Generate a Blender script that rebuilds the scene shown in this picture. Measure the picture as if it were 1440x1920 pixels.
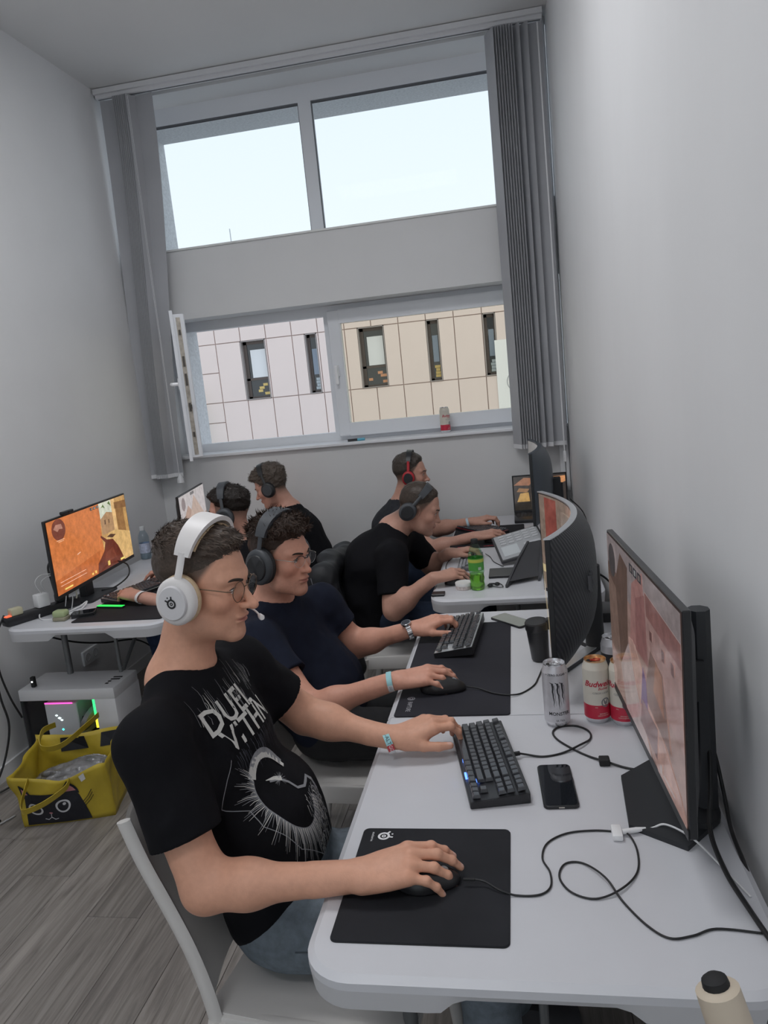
import bpy, bmesh, math, random
import numpy as np
from mathutils import Vector, Matrix, Euler

for _o in list(bpy.data.objects):
    bpy.data.objects.remove(_o, do_unlink=True)
SC = bpy.context.scene
COL = SC.collection
random.seed(7)
PI = math.pi

# ---------------------------------------------------------------- camera, world, light, exposure
CAM_H = 1.655
_yaw, _pit, _rol = [math.radians(a) for a in (-10.504, -9.748, -5.795)]
_f = Vector((math.sin(_yaw) * math.cos(_pit), math.cos(_yaw) * math.cos(_pit), math.sin(_pit)))
_r = Vector((math.cos(_yaw), -math.sin(_yaw), 0))
_u = _r.cross(_f)
_r2 = math.cos(_rol) * _r + math.sin(_rol) * _u
_u2 = -math.sin(_rol) * _r + math.cos(_rol) * _u
_cd = bpy.data.cameras.new('camera')
_cd.sensor_fit = 'VERTICAL'
_cd.sensor_height = 36.0
_cd.lens = 36.0 * 1408.2264 / 1920.0
_cd.clip_start = 0.02
_cam = bpy.data.objects.new('camera', _cd)
COL.objects.link(_cam)
_m = Matrix((( _r2.x, _u2.x, -_f.x, 0), (_r2.y, _u2.y, -_f.y, 0), (_r2.z, _u2.z, -_f.z, CAM_H), (0, 0, 0, 1)))
_cam.matrix_world = _m
SC.camera = _cam

_w = bpy.data.worlds.new('sky')
SC.world = _w
_w.use_nodes = True
_nt = _w.node_tree
_bg = _nt.nodes['Background']
_tc = _nt.nodes.new('ShaderNodeTexCoord')
_sx = _nt.nodes.new('ShaderNodeSeparateXYZ')
_cr = _nt.nodes.new('ShaderNodeValToRGB')
_nt.links.new(_tc.outputs['Generated'], _sx.inputs[0])
_nt.links.new(_sx.outputs['Z'], _cr.inputs[0])
_cr.color_ramp.elements[0].position = 0.0
_cr.color_ramp.elements[0].color = (0.67, 0.72, 0.75, 1)
_cr.color_ramp.elements[1].position = 0.6
_cr.color_ramp.elements[1].color = (0.53, 0.62, 0.72, 1)
_nt.links.new(_cr.outputs[0], _bg.inputs['Color'])
SKY = 1.5
_bg.inputs['Strength'].default_value = SKY

SC.cycles.adaptive_threshold = 0.07
SC.cycles.use_light_tree = False
SC.cycles.max_bounces = 6
SC.cycles.diffuse_bounces = 4
SC.cycles.glossy_bounces = 3
SC.cycles.transmission_bounces = 4
SC.cycles.transparent_max_bounces = 14
SC.view_settings.view_transform = 'Standard'
SC.view_settings.look = 'None'
SC.view_settings.gamma = 1.0
SC.view_settings.use_curve_mapping = False
SC.view_settings.exposure = 0.0
FILL_LAMP = (12.0, 9.5)  # strengths of the added ceiling fill panels, built with the room


def area_lamp(name, loc, rot, sx, sy, power, color=(1, 1, 1)):
    d = bpy.data.lights.new(name, 'AREA')
    d.shape = 'RECTANGLE'
    d.size = sx
    d.size_y = sy
    d.energy = power
    d.color = color
    o = bpy.data.objects.new(name, d)
    o.location = loc
    o.rotation_euler = rot
    COL.objects.link(o)
    return o


def portal(name, loc, rot, sx, sy):
    o = area_lamp(name, loc, rot, sx, sy, 1.0)
    o.data.cycles.is_portal = True
    return o


# daylight enters by the two rows of panes ahead and by glazing added in the unseen rear wall
portal('sky_portal_upper', (-1.07, 5.82, 3.125), (math.radians(-90), 0, 0), 2.76, 0.95)
portal('sky_portal_lower', (-1.0, 5.63, 1.75), (math.radians(-90), 0, 0), 2.64, 0.92)
portal('sky_portal_rear', (-1.03, -3.03, 1.75), (math.radians(90), 0, 0), 2.5, 2.9)

# ---------------------------------------------------------------- materials
MATS = {}


def lin(c):
    return tuple(((v / 255.0) / 12.92 if v <= 10.3 else (((v / 255.0) + 0.055) / 1.055) ** 2.4) for v in c)


def mat(name, col=(0.8, 0.8, 0.8), rough=0.5, metal=0.0, noise=0.0, scale=20.0, bump=0.0, bscale=60.0,
        emit=None, estr=0.0, attr=None, spec=0.5, sss=0.0, coat=0.0, alpha=1.0, trans=0.0, stretch=None):
    if name in MATS:
        return MATS[name]
    m = bpy.data.materials.new(name)
    m.use_nodes = True
    nt = m.node_tree
    p = nt.nodes['Principled BSDF']
    p.inputs['Roughness'].default_value = rough
    p.inputs['Metallic'].default_value = metal
    p.inputs['Specular IOR Level'].default_value = spec
    p.inputs['Coat Weight'].default_value = coat
    p.inputs['Alpha'].default_value = alpha
    p.inputs['Transmission Weight'].default_value = trans
    if sss:
        p.inputs['Subsurface Weight'].default_value = sss
        p.inputs['Subsurface Radius'].default_value = (0.012, 0.005, 0.003)
        p.inputs['Subsurface Scale'].default_value = 1.0
    src = None
    if attr:
        a = nt.nodes.new('ShaderNodeAttribute')
        a.attribute_name = attr
        src = a.outputs['Color']
    if noise > 0 or bump > 0:
        tc = nt.nodes.new('ShaderNodeTexCoord')
        vec = tc.outputs['Object']
        if stretch:
            mp = nt.nodes.new('ShaderNodeMapping')
            mp.inputs['Scale'].default_value = stretch
            nt.links.new(vec, mp.inputs[0])
            vec = mp.outputs[0]
    if noise > 0:
        n = nt.nodes.new('ShaderNodeTexNoise')
        n.inputs['Scale'].default_value = scale
        n.inputs['Detail'].default_value = 5
        nt.links.new(vec, n.inputs['Vector'])
        mr = nt.nodes.new('ShaderNodeMapRange')
        mr.inputs[1].default_value = 0.25
        mr.inputs[2].default_value = 0.75
        mr.inputs[3].default_value = 1 - noise
        mr.inputs[4].default_value = 1 + noise
        nt.links.new(n.outputs[0], mr.inputs[0])
        mx = nt.nodes.new('ShaderNodeVectorMath')
        mx.operation = 'SCALE'
        if src is not None:
            nt.links.new(src, mx.inputs[0])
        else:
            mx.inputs[0].default_value = col
        nt.links.new(mr.outputs[0], mx.inputs['Scale'])
        src = mx.outputs[0]
    if src is not None:
        nt.links.new(src, p.inputs['Base Color'])
    else:
        p.inputs['Base Color'].default_value = (*col, 1)
    if bump > 0:
        n2 = nt.nodes.new('ShaderNodeTexNoise')
        n2.inputs['Scale'].default_value = bscale
        n2.inputs['Detail'].default_value = 4
        nt.links.new(vec, n2.inputs['Vector'])
        b = nt.nodes.new('ShaderNodeBump')
        b.inputs['Strength'].default_value = bump
        b.inputs['Distance'].default_value = 0.01
        nt.links.new(n2.outputs[0], b.inputs['Height'])
        nt.links.new(b.outputs[0], p.inputs['Normal'])
    if emit:
        p.inputs['Emission Color'].default_value = (*emit, 1)
        p.inputs['Emission Strength'].default_value = estr
    MATS[name] = m
    return m


def glassmat(name, tint=(0.96, 0.98, 1.0), refl=0.08, rough=0.02):
    if name in MATS:
        return MATS[name]
    m = bpy.data.materials.new(name)
    m.use_nodes = True
    nt = m.node_tree
    for n in list(nt.nodes):
        if n.type != 'OUTPUT_MATERIAL':
            nt.nodes.remove(n)
    out = [n for n in nt.nodes if n.type == 'OUTPUT_MATERIAL'][0]
    t = nt.nodes.new('ShaderNodeBsdfTransparent')
    t.inputs[0].default_value = (*tint, 1)
    g = nt.nodes.new('ShaderNodeBsdfGlossy')
    g.inputs['Roughness'].default_value = rough
    lw = nt.nodes.new('ShaderNodeLayerWeight')
    lw.inputs['Blend'].default_value = 0.5
    pw = nt.nodes.new('ShaderNodeMath')
    pw.operation = 'POWER'
    nt.links.new(lw.outputs['Facing'], pw.inputs[0])
    pw.inputs[1].default_value = 4.0
    fr = nt.nodes.new('ShaderNodeMath')
    fr.operation = 'MULTIPLY_ADD'
    nt.links.new(pw.outputs[0], fr.inputs[0])
    fr.inputs[1].default_value = refl * 6
    fr.inputs[2].default_value = refl * 0.5
    mx = nt.nodes.new('ShaderNodeMixShader')
    nt.links.new(fr.outputs[0], mx.inputs[0])
    nt.links.new(t.outputs[0], mx.inputs[1])
    nt.links.new(g.outputs[0], mx.inputs[2])
    nt.links.new(mx.outputs[0], out.inputs[0])
    MATS[name] = m
    return m


def emat(name, col, s=1.0):
    """a lit screen pixel colour: a dark glossy panel that emits"""
    new = name not in MATS
    m = mat(name, (0.01, 0.01, 0.012), 0.12, emit=col, estr=s)
    if new and name.startswith('px_'):
        nt = m.node_tree
        tc = nt.nodes.new('ShaderNodeTexCoord')
        n = nt.nodes.new('ShaderNodeTexNoise')
        n.inputs['Scale'].default_value = 26
        n.inputs['Detail'].default_value = 6
        n.inputs['Roughness'].default_value = 0.7
        mr = nt.nodes.new('ShaderNodeMapRange')
        mr.inputs[1].default_value = 0.3
        mr.inputs[2].default_value = 0.7
        mr.inputs[3].default_value = s * 0.72
        mr.inputs[4].default_value = s * 1.25
        nt.links.new(tc.outputs['Object'], n.inputs['Vector'])
        nt.links.new(n.outputs[0], mr.inputs[0])
        nt.links.new(mr.outputs[0], nt.nodes['Principled BSDF'].inputs['Emission Strength'])
    return m


# ---------------------------------------------------------------- object helpers
ROOTM = {}


def tag(o, label=None, cat=None, group=None, kind=None):
    if label:
        o['label'] = label
    if cat:
        o['category'] = cat
    if group:
        o['group'] = group
    if kind:
        o['kind'] = kind
    return o


def thing(name, label, cat, loc=(0, 0, 0), rotz=0.0, group=None, rot=None):
    o = bpy.data.objects.new(name, None)
    o.empty_display_size = 0.05
    COL.objects.link(o)
    o.location = loc
    o.rotation_euler = rot if rot else (0, 0, rotz)
    tag(o, label, cat, group)
    ROOTM[o.name] = Matrix.LocRotScale(Vector(loc), Euler(o.rotation_euler), None)
    return o


def link(me, name, m, parent=None, world=False, smooth=None):
    """one mesh object; world=True: vertices are in world space although it has a parent"""
    o = bpy.data.objects.new(name, me)
    COL.objects.link(o)
    if m is not None and len(me.materials) == 0:
        for k in (m if isinstance(m, (list, tuple)) else [m]):
            me.materials.append(k)
    if parent is not None:
        o.parent = parent
        if world and parent.name in ROOTM:
            o.matrix_parent_inverse = ROOTM[parent.name].inverted()
    if smooth == 'all':
        me.polygons.foreach_set('use_smooth', [True] * len(me.polygons))
    elif smooth:
        me.polygons.foreach_set('use_smooth', [True] * len(me.polygons))
        me.set_sharp_from_angle(angle=math.radians(smooth))
    return o


class MB:
    """collects shapes into one mesh"""

    def __init__(self):
        self.v = []
        self.f = []
        self.mi = []
        self.cur = 0

    def add(self, vs, fs, M=None):
        b = len(self.v)
        if M is not None:
            vs = [tuple(M @ Vector(p)) for p in vs]
        self.v += [tuple(p) for p in vs]
        for f in fs:
            self.f.append(tuple(i + b for i in f))
            self.mi.append(self.cur)
        return self

    def box(self, x0, x1, y0, y1, z0, z1, M=None):
        vs = [(x0, y0, z0), (x1, y0, z0), (x1, y1, z0), (x0, y1, z0), (x0, y0, z1), (x1, y0, z1), (x1, y1, z1), (x0, y1, z1)]
        return self.add(vs, [(0, 3, 2, 1), (4, 5, 6, 7), (0, 1, 5, 4), (1, 2, 6, 5), (2, 3, 7, 6), (3, 0, 4, 7)], M)

    def rbox(self, x0, x1, y0, y1, z0, z1, r, seg=2, M=None):
        bm = bmesh.new()
        bmesh.ops.create_cube(bm, size=1.0)
        for v in bm.verts:
            v.co = Vector(((x0 + x1) / 2 + v.co.x * (x1 - x0), (y0 + y1) / 2 + v.co.y * (y1 - y0), (z0 + z1) / 2 + v.co.z * (z1 - z0)))
        bmesh.ops.bevel(bm, geom=list(bm.edges), offset=r, segments=seg, profile=0.5, affect='EDGES')
        bm.verts.index_update()
        vs = [tuple(v.co) for v in bm.verts]
        fs = [tuple(v.index for v in f.verts) for f in bm.faces]
        bm.free()
        return self.add(vs, fs, M)

    def prism(self, pts, z0, z1, M=None, top=None):
        """2D outline extruded from z0 to z1"""
        n = len(pts)
        t = top or pts
        vs = [(p[0], p[1], z0) for p in pts] + [(p[0], p[1], z1) for p in t]
        fs = [tuple(range(n - 1, -1, -1)), tuple(range(n, 2 * n))]
        fs += [(i, (i + 1) % n, n + (i + 1) % n, n + i) for i in range(n)]
        return self.add(vs, fs, M)

    def lathe(self, prof, n=24, M=None, cap=True):
        """profile [(r,z)] about z"""
        vs = []
        fs = []
        for r, z in prof:
            for k in range(n):
                a = 2 * PI * k / n
                vs.append((r * math.cos(a), r * math.sin(a), z))
        for i in range(len(prof) - 1):
            for k in range(n):
                a, b = i * n + k, i * n + (k + 1) % n
                fs.append((a, b, b + n, a + n))
        if cap:
            fs.append(tuple(range(n - 1, -1, -1)))
            b = (len(prof) - 1) * n
            fs.append(tuple(b + k for k in range(n)))
        return self.add(vs, fs, M)

    def tube(self, pts, r, n=8, closed=False, M=None, flat=None, up=None):
        """sweep a circle (or an ellipse flat=(a,b)) along points; r may be a list"""
        P = [Vector(p) for p in pts]
        m = len(P)
        rs = r if isinstance(r, (list, tuple)) else [r] * m
        vs = []
        fs = []
        prev = None
        for i in range(m):
            if closed:
                t = P[(i + 1) % m] - P[i - 1]
            else:
                t = P[min(i + 1, m - 1)] - P[max(i - 1, 0)]
            t.normalize()
            if up is not None:
                a = Vector(up) - t * t.dot(Vector(up))
                a.normalize()
            elif prev is None:
                a = t.orthogonal().normalized()
            else:
                a = prev - t * t.dot(prev)
                a.normalize()
            prev = a
            b = t.cross(a)
            for k in range(n):
                g = 2 * PI * k / n
                if flat:
                    vs.append(P[i] + a * (flat[0] * math.cos(g)) + b * (flat[1] * math.sin(g)))
                else:
                    vs.append(P[i] + a * (rs[i] * math.cos(g)) + b * (rs[i] * math.sin(g)))
        mm = m if closed else m - 1
        for i in range(mm):
            for k in range(n):
                p, q = i * n + k, i * n + (k + 1) % n
                p2, q2 = ((i + 1) % m) * n + k, ((i + 1) % m) * n + (k + 1) % n
                fs.append((p, q, q2, p2))
        if not closed:
            fs.append(tuple(range(n - 1, -1, -1)))
            fs.append(tuple((m - 1) * n + k for k in range(n)))
        return self.add(vs, fs, M)

    def ribbon(self, pts, w, t, axis, M=None):
        """a band: width w along axis, thickness t, following pts"""
        P = [Vector(p) for p in pts]
        ax = Vector(axis).normalized()
        m = len(P)
        ws = w if isinstance(w, (list, tuple)) else [w] * m
        vs = []
        for i in range(m):
            tg = (P[min(i + 1, m - 1)] - P[max(i - 1, 0)]).normalized()
            nn = tg.cross(ax).normalized()
            for a, b in ((-1, -1), (1, -1), (1, 1), (-1, 1)):
                vs.append(P[i] + ax * (a * ws[i] / 2) + nn * (b * t / 2))
        fs = []
        for i in range(m - 1):
            for k in range(4):
                a, b = i * 4 + k, i * 4 + (k + 1) % 4
                fs.append((a, b, b + 4, a + 4))
        fs.append((3, 2, 1, 0))
        fs.append(tuple((m - 1) * 4 + k for k in range(4)))
        return self.add(vs, fs, M)

    def ball(self, c, r, nu=14, nv=9, M=None):
        if not isinstance(r, (tuple, list)):
            r = (r, r, r)
        vs = []
        fs = []
        for j in range(nv + 1):
            th = PI * j / nv
            for i in range(nu):
                ph = 2 * PI * i / nu
                vs.append((c[0] + r[0] * math.sin(th) * math.cos(ph), c[1] + r[1] * math.sin(th) * math.sin(ph), c[2] + r[2] * math.cos(th)))
        for j in range(nv):
            for i in range(nu):
                a, b = j * nu + i, j * nu + (i + 1) % nu
                fs.append((a, a + nu, b + nu, b))
        return self.add(vs, fs, M)

    def mesh(self, name='m'):
        me = bpy.data.meshes.new(name)
        me.from_pydata(self.v, [], self.f)
        if any(self.mi):
            me.polygons.foreach_set('material_index', self.mi)
        me.validate()
        me.update()
        return me

    def build(self, name, m, parent=None, world=False, smooth=None):
        me = self.mesh(name)
        # consistent outward normals
        bm = bmesh.new()
        bm.from_mesh(me)
        bmesh.ops.remove_doubles(bm, verts=bm.verts, dist=1e-6)
        bmesh.ops.recalc_face_normals(bm, faces=bm.faces)
        bm.to_mesh(me)
        bm.free()
        return link(me, name, m, parent, world, smooth)


def rrect(x0, x1, y0, y1, r, n=6):
    """rounded rectangle outline; r one number or four (x1y1, x0y1, x0y0, x1y0)"""
    rs = r if isinstance(r, (list, tuple)) else [r] * 4
    pts = []
    for (cx, cy, a0, q) in ((x1, y1, 0, 0), (x0, y1, 90, 1), (x0, y0, 180, 2), (x1, y0, 270, 3)):
        rr = rs[q]
        ox = cx - rr if cx == x1 else cx + rr
        oy = cy - rr if cy == y1 else cy + rr
        for k in range(n + 1):
            a = math.radians(a0 + 90.0 * k / n)
            pts.append((ox + rr * math.cos(a), oy + rr * math.sin(a)))
    return pts


def crom(pts, n=8, closed=False):
    """Catmull-Rom through points"""
    P = [Vector(p) for p in pts]
    m = len(P)
    out = []
    rng = m if closed else m - 1
    for i in range(rng):
        p0 = P[i - 1] if (closed or i > 0) else P[0]
        p1 = P[i]
        p2 = P[(i + 1) % m]
        p3 = P[(i + 2) % m] if (closed or i + 2 < m) else P[-1]
        for k in range(n):
            t = k / n
            out.append(0.5 * ((2 * p1) + (p2 - p0) * t + (2 * p0 - 5 * p1 + 4 * p2 - p3) * t * t + (3 * p1 - p0 - 3 * p2 + p3) * t ** 3))
    if not closed:
        out.append(P[-1])
    return out


def text_geo(s, size=1.0, align='CENTER', bold=0.0, shear=0.0):
    c = bpy.data.curves.new('txt', 'FONT')
    c.body = s
    c.size = size
    c.align_x = align
    c.align_y = 'CENTER'
    c.offset = bold
    c.shear = shear
    c.resolution_u = 2
    o = bpy.data.objects.new('txt', c)
    COL.objects.link(o)
    dg = bpy.context.evaluated_depsgraph_get()
    me = bpy.data.meshes.new_from_object(o.evaluated_get(dg))
    vs = [tuple(v.co) for v in me.vertices]
    fs = [tuple(p.vertices) for p in me.polygons]
    bpy.data.objects.remove(o)
    bpy.data.curves.remove(c)
    bpy.data.meshes.remove(me)
    return vs, fs


def copy_tree(o, parent=None, **kw):
    c = o.copy()
    COL.objects.link(c)
    if parent is not None:
        c.parent = parent
    else:
        for k, v in kw.items():
            if k == 'loc':
                c.location = v
            elif k == 'rotz':
                c.rotation_euler = (0, 0, v)
            else:
                c[k] = v
    for ch in list(o.children):
        copy_tree(ch, c)
    return c


def frame_m(o, x, y, z):
    """matrix from axes and origin"""
    return Matrix(((x[0], y[0], z[0], o[0]), (x[1], y[1], z[1], o[1]), (x[2], y[2], z[2], o[2]), (0, 0, 0, 1)))

# ---------------------------------------------------------------- implicit surfaces for bodies, hair and cloth
F32 = np.float32


def smin(a, b, k):
    if k <= 0:
        return np.minimum(a, b)
    h = np.maximum(k - np.abs(a - b), 0) / k
    return np.minimum(a, b) - h * h * k * 0.25


def smax(a, b, k):
    return -smin(-a, -b, k)


def rc(a, b, ra, rb):
    a = np.array(a, F32)
    b = np.array(b, F32)
    ba = b - a
    L = float(ba @ ba) + 1e-12

    def f(P):
        q = P - a
        t = np.clip((q @ ba) / L, 0, 1)
        d = q - t[:, None] * ba
        return np.sqrt((d * d).sum(1)) - (ra + (rb - ra) * t)
    return f


def ell(c, r, R=None):
    c = np.array(c, F32)
    r = np.array(r, F32)
    R_ = None if R is None else np.array(R, F32)

    def f(P):
        q = P - c
        if R_ is not None:
            q = q @ R_
        k0 = np.sqrt(((q / r) ** 2).sum(1)) + 1e-9
        k1 = np.sqrt(((q / (r * r)) ** 2).sum(1)) + 1e-9
        return k0 * (k0 - 1) / k1
    return f


def ecap(a, b, ra, rb, l):
    """capsule with an elliptic section: radii (lateral, depth) at a and b, lateral axis l"""
    a = np.array(a, F32)
    b = np.array(b, F32)
    l = np.array(l, F32)
    ba = b - a
    L = float(ba @ ba) + 1e-12

    def f(P):
        q = P - a
        t = np.clip((q @ ba) / L, 0, 1)
        d = q - t[:, None] * ba
        dl = d @ l
        df = np.sqrt(np.maximum((d * d).sum(1) - dl * dl, 0))
        rl = ra[0] + (rb[0] - ra[0]) * t
        rf = ra[1] + (rb[1] - ra[1]) * t
        k0 = np.sqrt((dl / rl) ** 2 + (df / rf) ** 2) + 1e-9
        k1 = np.sqrt((dl / rl ** 2) ** 2 + (df / rf ** 2) ** 2) + 1e-9
        return k0 * (k0 - 1) / k1
    return f


def plane(p, n):
    p = np.array(p, F32)
    n = np.array(n, F32)
    n = n / np.linalg.norm(n)
    return lambda P: (P - p) @ n


def vnoise(P, seed=0):
    """smooth value noise, -1..1"""
    I = np.floor(P).astype(np.int64)
    F = (P - I).astype(F32)
    F = F * F * (3 - 2 * F)
    out = 0

    def h(i, j, k):
        n = (i * 73856093) ^ (j * 19349663) ^ (k * 83492791) ^ (seed * 2654435)
        n = (n ^ (n >> 13)) * 1274126177
        n = n & 0x7fffffff
        return (n % 20011).astype(F32) / 10005.0 - 1.0
    for dx in (0, 1):
        wx = F[:, 0] if dx else 1 - F[:, 0]
        for dy in (0, 1):
            wy = F[:, 1] if dy else 1 - F[:, 1]
            for dz in (0, 1):
                wz = F[:, 2] if dz else 1 - F[:, 2]
                out = out + wx * wy * wz * h(I[:, 0] + dx, I[:, 1] + dy, I[:, 2] + dz)
    return out


class SDF:
    def __init__(self):
        self.ops = []

    def u(self, f, k=0.0):
        self.ops.append(('u', f, k))
        return self

    def s(self, f, k=0.0):
        self.ops.append(('s', f, k))
        return self

    def i(self, f, k=0.0):
        self.ops.append(('i', f, k))
        return self

    def add(self, f):
        self.ops.append(('a', f, 0))
        return self

    def __call__(self, P):
        d = np.full(len(P), 10.0, F32)
        for t, f, k in self.ops:
            if t == 'u':
                d = smin(d, f(P), k)
            elif t == 's':
                d = smax(d, -f(P), k)
            elif t == 'i':
                d = smax(d, f(P), k)
            else:
                near = np.abs(d) < 0.05
                if near.any():
                    d[near] += f(P[near])
        return d


def polygonize(f, lo, hi, h, B=4):
    """surface nets; returns vertices (N,3) and quads (M,4)"""
    lo = np.array(lo, float)
    hi = np.array(hi, float)
    nb = np.ceil((hi - lo) / (h * B)).astype(int) + 1
    n = nb * B
    gx, gy, gz = [lo[k] + (np.arange(nb[k]) + 0.5) * h * B - 0.5 * h for k in range(3)]
    C = np.stack(np.meshgrid(gx, gy, gz, indexing='ij'), -1).reshape(-1, 3).astype(F32)
    dc = f(C).reshape(nb)
    near = np.abs(dc) < h * B * 1.75 + 0.006
    D = np.repeat(np.repeat(np.repeat(dc, B, 0), B, 1), B, 2).astype(F32)
    msk = np.repeat(np.repeat(np.repeat(near, B, 0), B, 1), B, 2)
    ii = np.argwhere(msk)
    if len(ii) == 0:
        return np.zeros((0, 3)), np.zeros((0, 4), int)
    P = (lo + ii * h).astype(F32)
    vals = np.empty(len(P), F32)
    for s in range(0, len(P), 400000):
        vals[s:s + 400000] = f(P[s:s + 400000])
    D[msk] = vals
    s = D < 0
    c = s[:-1, :-1, :-1].astype(np.int8)
    tot = np.zeros_like(c)
    for dx in (0, 1):
        for dy in (0, 1):
            for dz in (0, 1):
                tot += s[dx:n[0] - 1 + dx, dy:n[1] - 1 + dy, dz:n[2] - 1 + dz]
    act = (tot > 0) & (tot < 8)
    cells = np.argwhere(act)
    idx = np.full(act.shape, -1, np.int64)
    idx[act] = np.arange(len(cells))
    cor = [(a, b, e) for a in (0, 1) for b in (0, 1) for e in (0, 1)]
    V8 = np.stack([D[cells[:, 0] + a, cells[:, 1] + b, cells[:, 2] + e] for a, b, e in cor], 1)
    acc = np.zeros((len(cells), 3))
    cnt = np.zeros(len(cells))
    for i in range(8):
        for j in range(i + 1, 8):
            if sum(abs(cor[i][k] - cor[j][k]) for k in range(3)) != 1:
                continue
            a, b = V8[:, i], V8[:, j]
            m = (a < 0) != (b < 0)
            t = np.where(m, a / np.where(a == b, 1, a - b), 0)
            p = np.array(cor[i])[None] + t[:, None] * (np.array(cor[j]) - np.array(cor[i]))[None]
            acc += p * m[:, None]
            cnt += m
    verts = lo + (cells + acc / np.maximum(cnt, 1)[:, None]) * h
    quads = []
    for ax in range(3):
        sl0 = [slice(None)] * 3
        sl1 = [slice(None)] * 3
        sl0[ax] = slice(0, -1)
        sl1[ax] = slice(1, None)
        a, b = s[tuple(sl0)], s[tuple(sl1)]
        e = np.argwhere(a != b)
        o1, o2 = [k for k in range(3) if k != ax]
        ok = (e[:, o1] > 0) & (e[:, o2] > 0) & (e[:, o1] < act.shape[o1]) & (e[:, o2] < act.shape[o2]) & (e[:, ax] < act.shape[ax])
        e = e[ok]
        ins = s[e[:, 0], e[:, 1], e[:, 2]]
        q = []
        for d1, d2 in ((-1, -1), (0, -1), (0, 0), (-1, 0)):
            g = e.copy()
            g[:, o1] += d1
            g[:, o2] += d2
            q.append(idx[g[:, 0], g[:, 1], g[:, 2]])
        q = np.stack(q, 1)
        flip = ins if ax != 1 else ~ins
        q[~flip] = q[~flip][:, ::-1]
        quads.append(q)
    quads = np.concatenate(quads)
    quads = quads[(quads >= 0).all(1)]
    return verts, quads


def np_mesh(name, V, Q, col=None):
    me = bpy.data.meshes.new(name)
    me.vertices.add(len(V))
    me.vertices.foreach_set('co', np.asarray(V, F32).ravel())
    nq = len(Q)
    me.loops.add(nq * Q.shape[1])
    me.loops.foreach_set('vertex_index', Q.astype(np.int32).ravel())
    me.polygons.add(nq)
    me.polygons.foreach_set('loop_start', np.arange(nq, dtype=np.int32) * Q.shape[1])
    me.polygons.foreach_set('use_smooth', np.ones(nq, bool))
    me.update(calc_edges=True)
    if col is not None:
        at = me.color_attributes.new('Col', 'FLOAT_COLOR', 'POINT')
        c4 = np.ones((len(V), 4), F32)
        c4[:, :3] = col
        at.data.foreach_set('color', c4.ravel())
    return me


def joinVQ(parts):
    V = []
    Q = []
    b = 0
    for v, q in parts:
        V.append(v)
        Q.append(q + b)
        b += len(v)
    return np.concatenate(V), np.concatenate(Q)


def rot_zyx(yaw, pitch, roll):
    """yaw about z, pitch>0 looks down, roll about the forward axis (degrees)"""
    y, p, r = [math.radians(a) for a in (yaw, pitch, roll)]
    Rz = np.array([[math.cos(y), -math.sin(y), 0], [math.sin(y), math.cos(y), 0], [0, 0, 1]])
    Ry = np.array([[math.cos(p), 0, math.sin(p)], [0, 1, 0], [-math.sin(p), 0, math.cos(p)]])
    Rx = np.array([[1, 0, 0], [0, math.cos(r), -math.sin(r)], [0, math.sin(r), math.cos(r)]])
    return Rz @ Ry @ Rx


def nrm(v):
    v = np.array(v, float)
    return v / np.linalg.norm(v)

# ---------------------------------------------------------------- the room
XL, YB, YR, ZC = -2.47, 4.9, -3.0, 3.64


def xr(y):
    return 0.405 - 0.0163 * y


paint = mat('wall_paint', (0.80, 0.80, 0.81), 0.75, noise=0.02, scale=3, bump=0.05, bscale=25)
paint_c = mat('ceiling_paint', (0.80, 0.80, 0.80), 0.8, noise=0.02, scale=2)
paint_b = mat('back_wall_paint', (0.75, 0.75, 0.755), 0.8, noise=0.02, scale=3)
pvc = mat('white_pvc', (0.80, 0.82, 0.86), 0.35)
pvc_trim = mat('white_trim', (0.84, 0.85, 0.87), 0.4)
stucco = mat('grey_stucco', (0.74, 0.75, 0.77), 0.9, noise=0.15, scale=60, bump=0.4, bscale=150)
sill_m = mat('sill_white', (0.86, 0.87, 0.90), 0.3)
glass = glassmat('window_glass', (0.97, 0.98, 0.98), 0.002)
glass_b = glassmat('sash_glass', (0.97, 0.94, 0.86), 0.002)


def struct(o):
    o['kind'] = 'structure'
    return o


def quadwall(name, m, p, t):
    """wall from floor outline p0->p1, thickness vector t"""
    b = MB()
    (x0, y0), (x1, y1) = p
    b.add([(x0, y0, 0), (x1, y1, 0), (x1 + t[0], y1 + t[1], 0), (x0 + t[0], y0 + t[1], 0),
           (x0, y0, ZC), (x1, y1, ZC), (x1 + t[0], y1 + t[1], ZC), (x0 + t[0], y0 + t[1], ZC)],
          [(0, 1, 2, 3), (4, 5, 6, 7), (0, 1, 5, 4), (1, 2, 6, 5), (2, 3, 7, 6), (3, 0, 4, 7)])
    return struct(b.build(name, m))


quadwall('wall_left', paint, ((XL, YR), (XL, YB)), (-0.12, 0))
paint_r = mat('wall_paint_patchy', (0.80, 0.80, 0.81), 0.7, noise=0.045, scale=1.6, bump=0.25, bscale=5, stretch=(1, 1, 0.35))
quadwall('wall_right', paint_r, ((xr(YR), YR), (xr(YB), YB)), (0.12, 0))
struct(MB().box(XL - 0.1, 0.6, YR - 0.1, YB, ZC, ZC + 0.1).build('ceiling', paint_c))
XR = xr(YB)
b = MB()
b.box(XL - 0.12, XR + 0.12, YB, 5.22, -0.1, 1.275)
b.box(XL - 0.12, XR + 0.12, YB, 5.22, 2.20, 2.65)
b.box(XL - 0.12, XR + 0.12, YB, 5.22, 3.60, ZC + 0.1)
b.box(XL - 0.12, -2.36, YB, 5.22, 1.275, 2.20)
struct(b.build('wall_back', paint_b))
b = MB()
b.box(XL - 0.5, XR + 0.5, 5.22, 5.62, -6, 1.265)
b.box(XL - 0.5, XR + 0.5, 5.22, 5.62, 2.20, 2.63)
b.box(XL - 0.5, XR + 0.5, 5.22, 5.80, 3.60, 5.0)
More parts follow.
